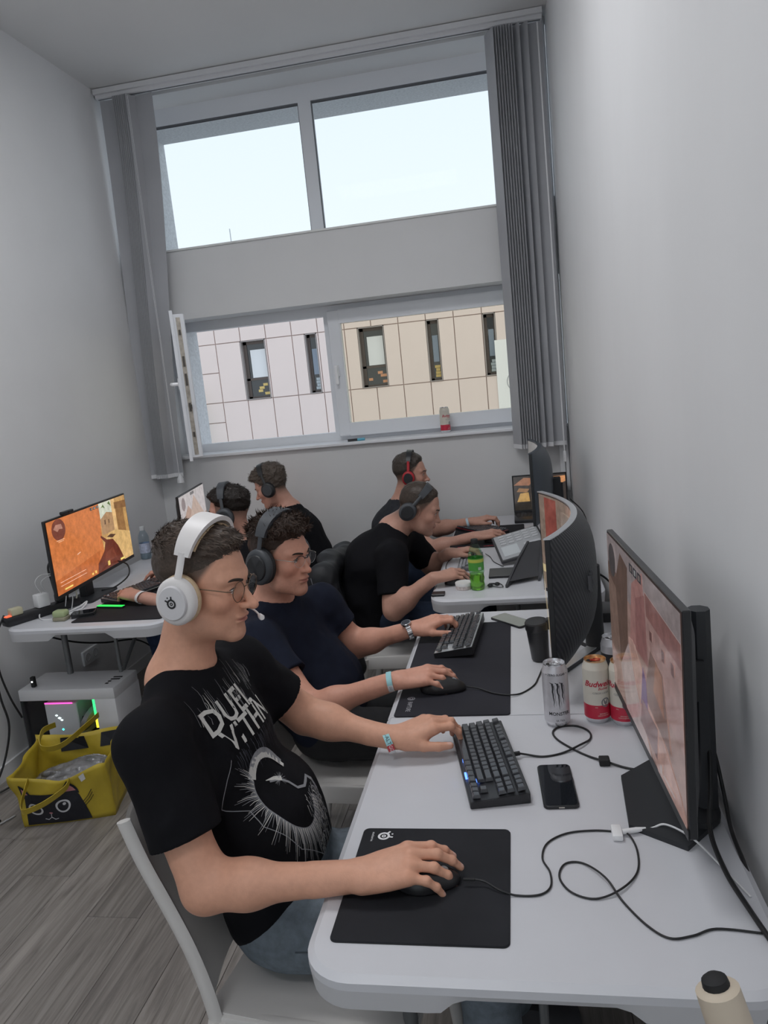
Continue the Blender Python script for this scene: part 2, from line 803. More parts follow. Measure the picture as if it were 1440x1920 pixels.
b.box(XL - 0.5, -2.36, 5.22, 5.62, 1.265, 2.20)
b.box(XL - 0.5, XL - 0.02, 5.22, 5.80, 2.63, 3.60)
b.box(XR + 0.02, XR + 0.5, 5.22, 5.62, 1.265, 3.60)
struct(b.build('wall_outer', stucco))
b = MB()
b.box(XL - 0.1, XL + 0.17, YR - 0.1, YR, 0, ZC)
b.box(xr(YR) - 0.2, 0.6, YR - 0.1, YR, 0, ZC)
b.box(XL, 0.5, YR - 0.1, YR, 0, 0.3)
b.box(XL, 0.5, YR - 0.1, YR, 3.2, ZC)
struct(b.build('wall_rear', paint))
b = MB()
for x in (-2.3, -1.05, 0.25):
    b.box(x - 0.04, x + 0.04, YR - 0.08, YR - 0.02, 0.3, 3.2)
b.box(-2.3, 0.25, YR - 0.08, YR - 0.02, 0.3, 0.38)
b.box(-2.3, 0.25, YR - 0.08, YR - 0.02, 3.12, 3.2)
w3 = bpy.data.objects.new('rear_fill_window', None)  # glazing added behind the camera to let in fill light
COL.objects.link(w3)
struct(w3)
b.build('frame', pvc, w3)
MB().box(-2.26, -1.09, YR - 0.056, YR - 0.048, 0.38, 3.12).build('pane', glass, w3)
MB().box(-1.01, 0.21, YR - 0.056, YR - 0.048, 0.38, 3.12).build('pane', glass, w3)


# floor: laminate planks, each its own board on the screed
def wood_mat():
    m = bpy.data.materials.new('grey_laminate')
    m.use_nodes = True
    nt = m.node_tree
    p = nt.nodes['Principled BSDF']
    p.inputs['Roughness'].default_value = 0.42
    tc = nt.nodes.new('ShaderNodeTexCoord')
    oi = nt.nodes.new('ShaderNodeObjectInfo')
    ad = nt.nodes.new('ShaderNodeVectorMath')
    ad.operation = 'MULTIPLY_ADD'
    nt.links.new(oi.outputs['Random'], ad.inputs[0])
    ad.inputs[1].default_value = (37, 19, 11)
    nt.links.new(tc.outputs['Object'], ad.inputs[2])
    mp = nt.nodes.new('ShaderNodeMapping')
    mp.inputs['Scale'].default_value = (26, 1.5, 1)
    nt.links.new(ad.outputs[0], mp.inputs[0])
    n = nt.nodes.new('ShaderNodeTexNoise')
    n.inputs['Scale'].default_value = 1.6
    n.inputs['Detail'].default_value = 9
    n.inputs['Roughness'].default_value = 0.65
    n.inputs['Distortion'].default_value = 1.1
    nt.links.new(mp.outputs[0], n.inputs['Vector'])
    cr = nt.nodes.new('ShaderNodeValToRGB')
    e = cr.color_ramp.elements
    e[0].position = 0.3
    e[0].color = (0.13, 0.115, 0.105, 1)
    e[1].position = 0.72
    e[1].color = (0.34, 0.31, 0.285, 1)
    nt.links.new(n.outputs[0], cr.inputs[0])
    mr = nt.nodes.new('ShaderNodeMapRange')
    mr.inputs[3].default_value = 0.85
    mr.inputs[4].default_value = 1.12
    nt.links.new(oi.outputs['Random'], mr.inputs[0])
    sc = nt.nodes.new('ShaderNodeVectorMath')
    sc.operation = 'SCALE'
    nt.links.new(cr.outputs[0], sc.inputs[0])
    nt.links.new(mr.outputs[0], sc.inputs['Scale'])
    nt.links.new(sc.outputs[0], p.inputs['Base Color'])
    bp = nt.nodes.new('ShaderNodeBump')
    bp.inputs['Strength'].default_value = 0.12
    bp.inputs['Distance'].default_value = 0.003
    nt.links.new(n.outputs[0], bp.inputs['Height'])
    nt.links.new(bp.outputs[0], p.inputs['Normal'])
    return m


floor = struct(MB().box(XL - 0.1, 0.6, YR - 0.1, 5.2, -0.12, -0.010).build('floor', mat('screed', (0.12, 0.11, 0.1), 0.9)))
wm = wood_mat()
PW, PL = 0.19, 1.25
plank_me = MB().rbox(-PW / 2 + 0.0006, PW / 2 - 0.0006, -PL / 2 + 0.0006, PL / 2 - 0.0006, -0.010, 0.0, 0.0012, 1).mesh('plank')
plank_me.materials.append(wm)
i = 0
x = XL + PW / 2
while x < 0.45:
    off = (0, 0.42, 0.83, 0.2, 0.63)[i % 5]
    y = YR - 0.6 + off
    while y < YB + 0.5:
        o = bpy.data.objects.new('plank', plank_me)
        o.location = (x, y, 0)
        o.parent = floor
        COL.objects.link(o)
        y += PL
    x += PW
    i += 1

# skirting boards
bb = mat('skirting', (0.78, 0.78, 0.79), 0.5)
struct(MB().box(XL, XL + 0.012, YR, YB, 0, 0.07).build('baseboard_left', bb))
struct(MB().box(XL, XR, YB - 0.012, YB, 0, 0.07).build('baseboard_back', bb))


# ---------------------------------------------------------------- windows
def win_root(name):
    o = bpy.data.objects.new(name, None)
    COL.objects.link(o)
    return struct(o)


FY0, FY1 = 5.13, 5.20
MX = -1.205
gask = mat('dark_gasket', (0.16, 0.165, 0.18), 0.6)
w1 = win_root('window_1')
b = MB()
b.box(XL, XR, FY0, FY1, 3.495, 3.60)
b.box(XL, XR, FY0, FY1, 2.65, 2.70)
b.box(XL, XL + 0.06, FY0, FY1, 2.70, 3.495)
b.box(XR - 0.06, XR, FY0, FY1, 2.70, 3.495)
b.build('frame', pvc, w1)
MB().box(MX - 0.042, MX + 0.042, FY0, FY1, 2.70, 3.495).build('mullion', pvc, w1)
for x0, x1 in ((XL + 0.06, MX - 0.042), (MX + 0.042, XR - 0.06)):
    MB().box(x0, x1, 5.166, 5.172, 2.70, 3.495).build('pane', glass, w1)
    b = MB()
    for k in range(3):
        b.box(x0, x1, 5.138 + 0.009 * k, 5.141 + 0.009 * k, 3.489 - 0.003 * k, 3.495)
    b.box(x0, x0 + 0.006, 5.14, 5.16, 2.70, 3.495)
    b.box(x1 - 0.006, x1, 5.14, 5.16, 2.70, 3.495)
    b.build('gasket', gask, w1)
MB().box(XL, XR, YB - 0.012, FY0, 2.640, 2.652).build('ledge', mat('ledge_white', (0.80, 0.81, 0.80), 0.5), w1)

w2 = win_root('window_2')
LX = -2.36
b = MB()
b.box(LX, XR, FY0, FY1, 2.135, 2.20)
b.box(LX, XR, FY0, FY1, 1.285, 1.345)
b.box(LX, LX + 0.055, FY0, FY1, 1.345, 2.135)
b.build('frame', pvc, w2)
MB().box(MX - 0.03, MX + 0.03, FY0, FY1, 1.345, 2.135).build('mullion', pvc, w2)
# closed right sash
SX0, SX1 = MX + 0.005, XR - 0.02
b = MB()
b.rbox(SX0, SX0 + 0.085, 5.085, 5.15, 1.315, 2.165, 0.006, 1)
b.rbox(SX1 - 0.085, SX1, 5.085, 5.15, 1.315, 2.165, 0.006, 1)
b.box(SX0 + 0.08, SX1 - 0.08, 5.085, 5.15, 2.075, 2.165)
b.box(SX0 + 0.08, SX1 - 0.08, 5.085, 5.15, 1.315, 1.405)
sash = b.build('sash_frame', pvc, w2)
MB().box(SX0 + 0.08, SX1 - 0.08, 5.118, 5.124, 1.405, 2.075).build('pane', glass_b, w2)
b = MB()
b.rbox(SX0 + 0.02, SX0 + 0.05, 5.065, 5.085, 1.72, 1.80, 0.006, 1)
b.rbox(SX0 + 0.024, SX0 + 0.046, 5.035, 5.055, 1.67, 1.80, 0.008, 2)
b.box(SX0 + 0.028, SX0 + 0.042, 5.045, 5.07, 1.765, 1.79)
b.build('handle', mat('handle_white', (0.9, 0.9, 0.92), 0.25), sash)
# open left sash, swung into the room
d = np.array([0.415, -0.91])
d = d / np.linalg.norm(d)
nn = (-d[1], d[0])
Ms = frame_m((LX + 0.085, 5.10, 0), (d[0], d[1], 0), (nn[0], nn[1], 0), (0, 0, 1))
SW = 0.98
b = MB()
b.rbox(0, 0.08, -0.035, 0.035, 1.325, 2.16, 0.006, 1, Ms)
b.rbox(SW - 0.08, SW, -0.035, 0.035, 1.325, 2.16, 0.006, 1, Ms)
b.box(0.075, SW - 0.075, -0.035, 0.035, 2.08, 2.16, Ms)
b.box(0.075, SW - 0.075, -0.035, 0.035, 1.325, 1.405, Ms)
b.box(SW - 0.01, SW + 0.012, -0.047, -0.028, 1.31, 2.18, Ms)
os_ = b.build('open_sash_frame', pvc, w2)
MB().box(0.08, SW - 0.08, -0.005, 0.003, 1.405, 2.08, Ms).build('pane', glass_b, w2)
b = MB()
b.box(SW, SW + 0.003, -0.014, 0.010, 1.345, 2.14, Ms)
b.build('lock_strip', mat('lock_strip_metal', (0.42, 0.38, 0.33), 0.4, 0.6, noise=0.3, scale=40), os_)
b = MB()
for z, l in ((1.45, 0.03), (1.60, 0.05), (1.75, 0.07), (1.86, 0.06), (2.04, 0.03)):
    b.box(SW + 0.003, SW + 0.007, -0.008, 0.005, z, z + l, Ms)
b.box(SW + 0.003, SW + 0.03, 0.0, 0.01, 1.615, 1.64, Ms)
b.build('lock_cam', mat('lock_dark', (0.10, 0.09, 0.08), 0.4, 0.5), os_)
b = MB()
b.rbox(SW - 0.055, SW - 0.02, -0.052, -0.033, 1.73, 1.80, 0.005, 1, Ms)
b.tube([(SW - 0.038, -0.05, 1.765), (SW - 0.038, -0.082, 1.765), (SW - 0.05, -0.088, 1.766), (SW - 0.17, -0.088, 1.768)], 0.011, 8, M=Ms)
b.build('handle', MATS['handle_white'], os_, smooth=40)
MB().rbox(LX - 0.03, XR, YB - 0.035, FY0, 1.268, 1.288, 0.004, 1).build('sill', sill_m, w2)

# cable trunking in the corner by the blind
tr = MB()
tr.rbox(XR - 0.062, XR - 0.030, YB - 0.028, YB, 0.86, ZC - 0.02, 0.004, 1)
tr.rbox(XR - 0.026, XR - 0.004, YB - 0.02, YB, 0.86, ZC - 0.02, 0.004, 1)
struct(tr.build('trim_1', pvc_trim))

# added ceiling fill panels, out of view, to brighten the interior
for lq, (lx, ly, lb) in enumerate(((-1.0, 2.35, 'added unseen ceiling fill panel above the players'), (-1.0, -0.5, 'added unseen ceiling fill panel by the rear glazing'))):
    t = thing('fill_panel', lb, 'fill light', (lx, ly, ZC), PI / 2, group='added fill panels')
    b = MB()
    for s in (-1, 1):
        b.box(s * 0.32 - 0.02, s * 0.32 + 0.02, -0.64, 0.64, -0.05, 0)
        b.box(-0.30, 0.30, s * 0.62 - 0.02, s * 0.62 + 0.02, -0.05, 0)
    b.box(-0.30, 0.30, -0.60, 0.60, -0.012, 0)
    b.build('frame', pvc_trim, t)
    MB().box(-0.30, 0.30, -0.60, 0.60, -0.045, -0.04).build('diffuser', mat('fill_panel_diffuser_%d' % lq, (0.9, 0.9, 0.9), 0.6, emit=(0.97, 0.98, 1.0), estr=FILL_LAMP[lq]), t)

# ---------------------------------------------------------------- vertical blind: one track, vanes drawn to both ends
slat_m = mat('blind_fabric', (0.44, 0.445, 0.47), 0.8, noise=0.05, scale=4, bump=0.05, bscale=300)
rail_m = mat('blind_rail', (0.78, 0.78, 0.80), 0.4)
clip_m = mat('blind_weight', (0.82, 0.82, 0.84), 0.35)
bl = thing('vertical_blind', 'grey vertical fabric blind drawn to both ends of its white rail', 'blind', (XL, 4.79, 3.56))
b = MB()
b.rbox(XL + 0.01, XR - 0.02, 4.765, 4.815, 3.585, 3.625, 0.004, 1)
b.box(XL + 0.01, XR - 0.02, 4.745, 4.765, 3.605, 3.635)
rail = b.build('head_rail', rail_m, bl, world=True)
MB().box(XL + 0.02, XR - 0.03, 4.784, 4.796, 3.583, 3.5845).build('rail_slot', gask, rail, world=False)
ZT, ZBm = 3.575, 1.165


def slat(xt, xb, at, ab, w=0.125, wb=True, zb=ZBm, y=4.79):
    """a vane: centre x and turn angle at the top and at the bottom"""
    n = 10
    vs = []
    for k in range(n + 1):
        t = k / n
        s = t * t * (3 - 2 * t)
        x = xt + (xb - xt) * s
        a = math.radians(at + (ab - at) * s)
        z = ZT + (zb - ZT) * t
        c, q = math.cos(a), math.sin(a)
        th = 0.0009
        for (u, v) in ((-w / 2, -th), (w / 2, -th), (w / 2, th), (-w / 2, th)):
            bow = 0.004 * (1 - (2 * u / w) ** 2)
            vs.append((x + u * c - (v + bow) * q, y + u * q + (v + bow) * c, z))
    fs = [(0, 1, 2, 3), tuple(n * 4 + q for q in (3, 2, 1, 0))]
    for k in range(n):
        for q in range(4):
            e, g = k * 4 + q, k * 4 + (q + 1) % 4
            fs.append((e, g, g + 4, e + 4))
    o = MB().add(vs, fs).build('slat', slat_m, bl, world=True)
    if wb:
        a = math.radians(ab)
        M = Matrix.Translation((xb, y, zb)) @ Matrix.Rotation(a, 4, 'Z')
        MB().box(-w / 2 + 0.002, w / 2 - 0.002, -0.003, 0.003, -0.002, 0.024, M).build('weight', clip_m, o)
    return o


slat(-2.375, -2.43, 8, 28, w=0.127)
for k in range(8):
    slat(-2.30 + 0.0125 * k, -2.39 + 0.011 * k, 62, 68)
slat(-2.145, -2.30, -10, -12, w=0.127)
for k in range(8):
    slat(0.002 + 0.0155 * k, 0.007 + 0.0155 * k, -66, -66)
slat(0.140, 0.144, -56, -56)
slat(0.180, 0.184, -48, -48)
slat(0.240, 0.245, -8, -8)
# bead chain with its plastic weight at the left end
b = MB()
b.tube([(-2.235, 4.74, 3.56), (-2.25, 4.74, 2.4), (-2.255, 4.74, 1.19)], 0.0012, 6)
b.tube([(-2.225, 4.735, 3.56), (-2.24, 4.735, 2.4), (-2.25, 4.735, 1.19)], 0.0012, 6)
ch = b.build('bead_chain', clip_m, bl, world=True)
MB().lathe([(0.006, 0.06), (0.012, 0.045), (0.020, 0.03), (0.023, 0.0), (0.014, -0.006)], 12, Matrix.Translation((-2.25, 4.74, 1.125))).build('chain_weight', clip_m, ch, smooth=40)
b = MB()
b.tube([(0.275, 4.75, 3.56), (0.283, 4.75, 2.4), (0.287, 4.75, 1.12)], 0.0045, 6)
b.rbox(0.279, 0.296, 4.742, 4.758, 1.06, 1.13, 0.003, 1)
b.build('tilt_cord', clip_m, bl, world=True)

# ---------------------------------------------------------------- outside: the clad building over the way
YF = 20.0
clad = mat('facade_panel', (0.84, 0.71, 0.67), 0.7, noise=0.03, scale=0.8)
joint_m = mat('facade_joint', (0.55, 0.46, 0.43), 0.9)
brown = mat('brown_window_frame', (0.11, 0.085, 0.075), 0.5)
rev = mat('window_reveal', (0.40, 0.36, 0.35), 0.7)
darkin = mat('office_dark', (0.05, 0.055, 0.06), 0.3)
roomw = mat('office_pane_white', (0.85, 0.86, 0.88), 0.6)
bd = thing('office_building', 'pale pink panel-clad building with brown framed windows across the street', 'building', (-4, YF, -6))
WINS = [(-7.20, -6.50, 0), (-5.38, -5.06, 1), (-3.93, -3.23, 0), (-2.11, -1.785, 1), (-0.645, -0.33, 1), (1.0, 1.7, 0)]
b = MB()
b.box(-8.5, 4.0, YF + 0.03, YF + 8, -6, 1.55)
b.box(-8.5, 4.0, YF + 0.03, YF + 8, 3.13, 4.7)
xs_ = [-8.5] + [v for w in WINS for v in w[:2]] + [4.0]
for q in range(0, len(xs_), 2):
    b.box(xs_[q], xs_[q + 1], YF + 0.03, YF + 8, 1.55, 3.13)
b.build('wall', joint_m, bd, world=True)
XJ = [-8.50, -7.90] + [-7.90 + 0.7243 * k for k in range(1, 17)]
ZJ = [-6, -4.8, -3.21, -1.62, -0.04, 1.545, 3.13, 4.7]
pm = {}


def panel(x0, x1, z0, z1):
    g = 0.012
    key = (round(x1 - x0, 3), round(z1 - z0, 3))
    if key not in pm:
        w, h = x1 - x0, z1 - z0
        pm[key] = MB().box(g, w - g, -0.03, 0.02, g, h - g).mesh('panel')
        pm[key].materials.append(clad)
    o = bpy.data.objects.new('panel', pm[key])
    COL.objects.link(o)
    o.parent = bd
    o.matrix_parent_inverse = ROOTM[bd.name].inverted()
    o.location = (x0, YF + 0.01, z0)


for i in range(len(XJ) - 1):
    for j in range(3, len(ZJ) - 1):
        x0, x1, z0, z1 = XJ[i], XJ[i + 1], ZJ[j], ZJ[j + 1]
        if i == 0 and j in (4, 5):
            if j == 5:
                panel(x0, x1, 1.545, 2.36)
                panel(x0, x1, 2.36, 3.13)
            else:
                panel(x0, x1, 1.0, 1.545)
                panel(x0, x1, -0.04, 1.0)
            continue
        if j == 5:
            segs = [(x0, x1)]
            for (a, c, k) in WINS:
                ns = []
                for (s0, s1) in segs:
                    if c <= s0 or a >= s1:
                        ns.append((s0, s1))
                    else:
                        if a - s0 > 0.03:
                            ns.append((s0, a))
                        if s1 - c > 0.03:
                            ns.append((c, s1))
                segs = ns
            for (s0, s1) in segs:
                panel(s0, s1, z0, z1)
        else:
            panel(x0, x1, z0, z1)
winglass = mat('office_glass', (0.03, 0.035, 0.04), 0.05, spec=0.8)
for q, (a, c, k) in enumerate(WINS):
    z0, z1 = 1.55, 3.13
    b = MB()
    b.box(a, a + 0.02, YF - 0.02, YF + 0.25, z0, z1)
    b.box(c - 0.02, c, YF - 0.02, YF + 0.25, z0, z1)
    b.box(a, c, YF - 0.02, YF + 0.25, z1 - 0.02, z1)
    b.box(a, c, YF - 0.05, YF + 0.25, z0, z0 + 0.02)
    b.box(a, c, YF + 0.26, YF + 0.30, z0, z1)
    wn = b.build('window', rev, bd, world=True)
    b = MB()
    wl = 0.10 if k == 0 else 0.08
    b.box(a + 0.02, a + 0.02 + wl, YF + 0.14, YF + 0.2, z0 + 0.02, z1 - 0.02)
    b.box(c - 0.05, c - 0.02, YF + 0.14, YF + 0.2, z0 + 0.02, z1 - 0.02)
    b.box(a, c, YF + 0.14, YF + 0.2, z1 - 0.10, z1 - 0.02)
    b.box(a, c, YF + 0.14, YF + 0.2, z0 + 0.02, z0 + 0.07)
    if k == 0:
        b.box(a, c, YF + 0.14, YF + 0.2, 2.06, 2.12)
    b.build('window_frame', brown, wn)
    p = MB().box(a + 0.02, c - 0.02, YF + 0.165, YF + 0.172, z0 + 0.03, z1 - 0.03).build('pane', winglass, wn)
    rnd = random.Random(q)
    b = MB()
    if k == 0:
        b.box(a + 0.2, c - 0.07, YF + 0.155, YF + 0.163, 2.13, z1 - 0.25)
    else:
        b.box(a + 0.12, c - 0.06, YF + 0.155, YF + 0.163, z0 + 0.5, z1 - 0.4)
    b.build('pane_sheet', roomw if k == 0 else mat('office_blue', (0.30, 0.36, 0.45), 0.4), wn)  # flat sheet over the pane: white in wide windows, bluish in narrow
    for s in range(4):
        b = MB()
        xx = a + 0.13 + rnd.random() * (c - a - 0.28)
        b.box(xx, xx + 0.10 + 0.1 * rnd.random(), YF + 0.157, YF + 0.164, z0 + 0.10 + 0.08 * s, z0 + 0.17 + 0.08 * s)
        b.build('shelf_item', mat('office_shelf_%d' % (q % 3), ((0.75, 0.55, 0.2), (0.55, 0.62, 0.66), (0.7, 0.35, 0.2))[q % 3], 0.6), wn)
# hanging white banner with a ring mark
bn = thing('hanging_banner', 'white banner with a faint grey ring hung on the facade across the street', 'banner', (-0.1, 19.95, 0.4))
MB().box(-0.385, 0.75, 19.945, 19.965, 0.2, 2.43).build('cloth', mat('banner_cloth', (0.92, 0.92, 0.93), 0.7), bn, world=True)
ring = [(0.13 + 0.26 * math.cos(t * PI / 16), 19.94, 1.35 + 0.26 * math.sin(t * PI / 16)) for t in range(32)]
MB().tube(ring, 0.012, 6, closed=True).build('ring_mark', mat('banner_grey', (0.45, 0.45, 0.48), 0.7), bn, world=True)
# green and yellow shape beyond the building's corner
fl = thing('street_banner', 'tall narrow yellow and green banner beside the corner of the far building', 'banner', (-8.7, 19.6, -6))
MB().tube([(-8.62, 19.6, -6), (-8.62, 19.6, 1.85)], 0.02, 8).build('pole', mat('pole_grey', (0.5, 0.5, 0.5), 0.5), fl, world=True)
MB().box(-8.74, -8.55, 19.57, 19.59, 1.35, 1.95).build('cloth', mat('flag_yellow', (0.85, 0.75, 0.18), 0.7), fl, world=True)
MB().box(-8.74, -8.53, 19.57, 19.59, -1.0, 1.35).build('cloth', mat('flag_green', (0.18, 0.55, 0.30), 0.7, noise=0.8, scale=6), fl, world=True)
ms = MB().tube([(-10.62, 30, -6), (-10.62, 30, 8.25)], 0.022, 6).build('roof_mast', mat('mast_grey', (0.55, 0.58, 0.6), 0.5))
tag(ms, 'thin grey mast against the sky in the left upper pane', 'mast')
gr = MB().box(-60, 60, 5.7, 90, -6.1, -6.0).build('ground_street', mat('street', (0.35, 0.35, 0.34), 0.9, noise=0.2, scale=0.5))
struct(gr)

# ---------------------------------------------------------------- folding tables
tab_m = mat('table_plastic', (0.63, 0.635, 0.67), 0.38, noise=0.025, scale=6, bump=0.03, bscale=40)
tab_e = mat('table_edge', (0.58, 0.58, 0.60), 0.42)
leg_m = mat('table_leg_steel', (0.20, 0.205, 0.21), 0.45, 0.5)
TZ = 0.74


def table(name, label, x0, x1, y0, y1, group):
    t = thing(name, label, 'table', ((x0 + x1) / 2, (y0 + y1) / 2, 0), group=group)
    ym = (y0 + y1) / 2
    R = 0.085
    for half, (a, c) in enumerate(((y0, ym - 0.0015), (ym + 0.0015, y1))):
        rr = (0.004, 0.004, R, R) if half == 0 else (R, R, 0.004, 0.004)
        o0 = rrect(x0, x1, a, c, rr, 8)
        r2 = tuple(max(r - 0.012, 0.002) for r in rr)
        ins = 0.012
        ai, ci = (a + ins, c) if half == 0 else (a, c - ins)
        o1 = rrect(x0 + ins, x1 - ins, ai, ci, r2, 8)
        b = MB()
        b.prism(o0, TZ - 0.022, TZ - 0.008)
        b.prism(o0, TZ - 0.008, TZ, top=o1)
        top = b.build('table_top', tab_m, t, world=True, smooth=30)
        # apron lip with the hand gap in the short end
        b = MB()
        r3 = tuple(max(r - 0.008, 0.002) for r in rr)
        o2 = rrect(x0 + 0.008, x1 - 0.008, a + (0.008 if half == 0 else 0), c - (0.008 if half else 0), r3, 8)
        dense = []
        n = len(o0)
        for q in range(n):
            p, p2 = o0[q], o0[(q + 1) % n]
            g, g2 = o2[q], o2[(q + 1) % n]
            k = max(1, int(math.hypot(p2[0] - p[0], p2[1] - p[1]) / 0.02))
            for s in range(k):
                f = s / k
                dense.append(((p[0] + (p2[0] - p[0]) * f, p[1] + (p2[1] - p[1]) * f), (g[0] + (g2[0] - g[0]) * f, g[1] + (g2[1] - g[1]) * f)))
        ye = y0 if half == 0 else y1
        xm = (x0 + x1) / 2
        vs = []
        for (p, g) in dense:
            dz = 0.058
            if abs(p[1] - ye) < 0.02:
                e = abs(p[0] - xm)
                if e < 0.125:
                    dz = 0.032
                elif e < 0.155:
                    dz = 0.032 + 0.026 * (e - 0.125) / 0.03
            vs += [(p[0], p[1], TZ - 0.022), (p[0] + (g[0] - p[0]) * 0.5, p[1] + (g[1] - p[1]) * 0.5, TZ - dz), (g[0], g[1], TZ - dz), (g[0], g[1], TZ - 0.022)]
        m = len(dense)
        fs = []
        for q in range(m):
            for s in range(3):
                e, g = q * 4 + s, q * 4 + s + 1
                e2, g2 = ((q + 1) % m) * 4 + s, ((q + 1) % m) * 4 + s + 1
                fs.append((e, g, g2, e2))
        b.add(vs, fs)
        b.build('apron', tab_e, t, world=True, smooth=30)
        # folding leg frame
        yl = y0 + 0.27 if half == 0 else y1 - 0.27
        for xx in (x0 + 0.12, x1 - 0.12):
            MB().tube([(xx, yl, 0.0), (xx, yl, TZ - 0.035)], 0.0145, 10).build('leg', leg_m, t, world=True, smooth=40)
        b = MB()
        b.tube([(x0 + 0.12, yl, 0.16), (x1 - 0.12, yl, 0.16)], 0.011, 8)
        b.tube([(x0 + 0.12, yl, TZ - 0.05), (x1 - 0.12, yl, TZ - 0.05)], 0.011, 8)
        b.build('crossbar', leg_m, t, world=True, smooth=40)
        s = 1 if half == 0 else -1
        MB().tube([(xm, yl, TZ - 0.33), (xm, yl + s * 0.42, TZ - 0.03)], 0.009, 8).build('brace', leg_m, t, world=True, smooth=40)
        MB().tube([(xm, yl, TZ - 0.33), (xm, yl, TZ - 0.05)], 0.009, 8).build('brace', leg_m, t, world=True, smooth=40)
    return t


g_t = 'white folding tables'
table('folding_table', 'white plastic folding table in the right foreground with a centre seam', -0.405, 0.358, 1.0, 2.838, g_t)
table('folding_table', 'white plastic folding table at the far right by the back wall', -0.405, 0.315, 3.0, 4.80, g_t)
table('folding_table', 'white plastic folding table along the left wall under the orange monitor', -2.315, -1.545, 2.86, 4.69, g_t)

# ---------------------------------------------------------------- moulded plastic chairs
ch_m = mat('chair_plastic', (0.66, 0.64, 0.62), 0.45, noise=0.02, scale=8)


def chair_parts(t):
    """seat centre at origin, sitter faces +x"""
    W = 0.225
    # seat: dished slab
    b = MB()
    n = 10
    vs = []
    for i in range(n + 1):
        u = -0.21 + 0.43 * i / n
        for j in range(n + 1):
            v = -W + 2 * W * j / n
            rim = (2 * v / (2 * W)) ** 2
            z = 0.437 + 0.012 * rim - 0.010 * math.exp(-((u + 0.02) / 0.15) ** 2) - (0.02 * max(0, (u - 0.14) / 0.08) ** 2)
            vs.append((u, v, z))
    m = len(vs)
    vs += [(x, y, z - 0.022) for x, y, z in vs]
    fs = []
    for i in range(n):
        for j in range(n):
            a = i * (n + 1) + j
            fs.append((a, a + 1, a + n + 2, a + n + 1))
            fs.append((m + a, m + a + n + 1, m + a + n + 2, m + a + 1))
    for i in range(n):
        for (a, c) in ((i * (n + 1), (i + 1) * (n + 1)), (i * (n + 1) + n, (i + 1) * (n + 1) + n), (i, i + 1), (n * (n + 1) + i, n * (n + 1) + i + 1)):
            fs.append((a, c, c + m, a + m))
    b.add(vs, fs)
    b.build('seat', ch_m, t, smooth=40)
    b = MB()
    for s in (-1, 1):
        b.rbox(-0.2, 0.2, s * (W - 0.006) - 0.014, s * (W - 0.006) + 0.014, 0.375, 0.44, 0.006, 2)
    b.rbox(0.17, 0.2, -W, W, 0.385, 0.425, 0.006, 2)
    b.build('seat_rail', ch_m, t, smooth=40)
    # back: a curved shell between two stiles
    prof = [(-0.185, 0.40), (-0.20, 0.50), (-0.225, 0.60), (-0.262, 0.70), (-0.302, 0.80), (-0.330, 0.892)]
    pr = [(p.x, p.y) for p in crom([(a, c, 0) for a, c in prof], 3)]
    nn = len(pr)
    vs = []
    mm = 12
    for (x, z) in pr:
        for j in range(mm + 1):
            v = -1 + 2 * j / mm
            vs.append((x - 0.045 * (1 - v * v), v * (W - 0.005), z - 0.02 * max(0, abs(v) - 0.6) ** 2 / 0.16 * (1 if z > 0.84 else 0)))
    m = len(vs)
    vs += [(x - 0.010, y, z) for x, y, z in vs]
    fs = []
    for i in range(2, nn - 1):
        for j in range(mm):
            a = i * (mm + 1) + j
            fs.append((a, a + 1, a + mm + 2, a + mm + 1))
            fs.append((m + a, m + a + mm + 1, m + a + mm + 2, m + a + 1))
    MB().add(vs, fs).build('backrest', ch_m, t, smooth=40)
    for s in (-1, 1):
        pts = [(x, s * (W + 0.004), z) for x, z in pr]
        b = MB().tube(pts, 0.013, 8, flat=(0.017, 0.010), up=(1, 0, 0.3))
        b.build('back_stile', ch_m, t, smooth=50)
        MB().tube([(-0.185, s * (W + 0.004), 0.43), (-0.215, s * (W + 0.008), 0.2), (-0.25, s * (W + 0.012), 0.0)], [0.021, 0.019, 0.016], 8).build('leg', ch_m, t, smooth=50)
        MB().tube([(0.185, s * (W - 0.004), 0.43), (0.19, s * W, 0.2), (0.205, s * (W + 0.006), 0.0)], [0.022, 0.019, 0.016], 8).build('leg', ch_m, t, smooth=50)


g_c = 'white moulded chairs'
chair0 = thing('plastic_chair', 'white moulded chair under the man with the white headset', 'chair', (-0.475, 1.455, 0), math.radians(-6), g_c)
chair_parts(chair0)
chair0.scale = (1, 1, 0.945)
for (lx, ly, rz, lb) in ((-0.60, 2.35, -4, 'white moulded chair under the man in the navy t-shirt'),
                         (-0.575, 3.46, 0, 'white moulded chair with a black jacket on its back'),
                         ):
    copy_tree(chair0, loc=(lx, ly, 0), rotz=math.radians(rz), label=lb)

st = thing('stool', 'white backless stool at the left table by the back wall', 'stool', (-1.30, 4.37, 0))
MB().rbox(-0.17, 0.17, -0.17, 0.17, 0.415, 0.445, 0.012, 3).build('seat', ch_m, st, smooth=40)
for sx in (-1, 1):
    for sy in (-1, 1):
        MB().tube([(sx * 0.14, sy * 0.14, 0.42), (sx * 0.17, sy * 0.17, 0.0)], [0.018, 0.014], 8).build('leg', ch_m, st, smooth=50)
copy_tree(st, loc=(-0.74, 4.37, 0), label='white backless stool at the far right table by the back wall')
copy_tree(st, loc=(-1.29, 3.50, 0), label='white backless stool under the man at the orange monitor')

# ---------------------------------------------------------------- people
skin_m = mat('skin', attr='Col', rough=0.5, noise=0.05, scale=90, bump=0.06, bscale=350, spec=0.4)
eye_m = mat('eye_white', (0.75, 0.72, 0.70), 0.2)
iris_m = mat('eye_iris', (0.06, 0.04, 0.03), 0.15)


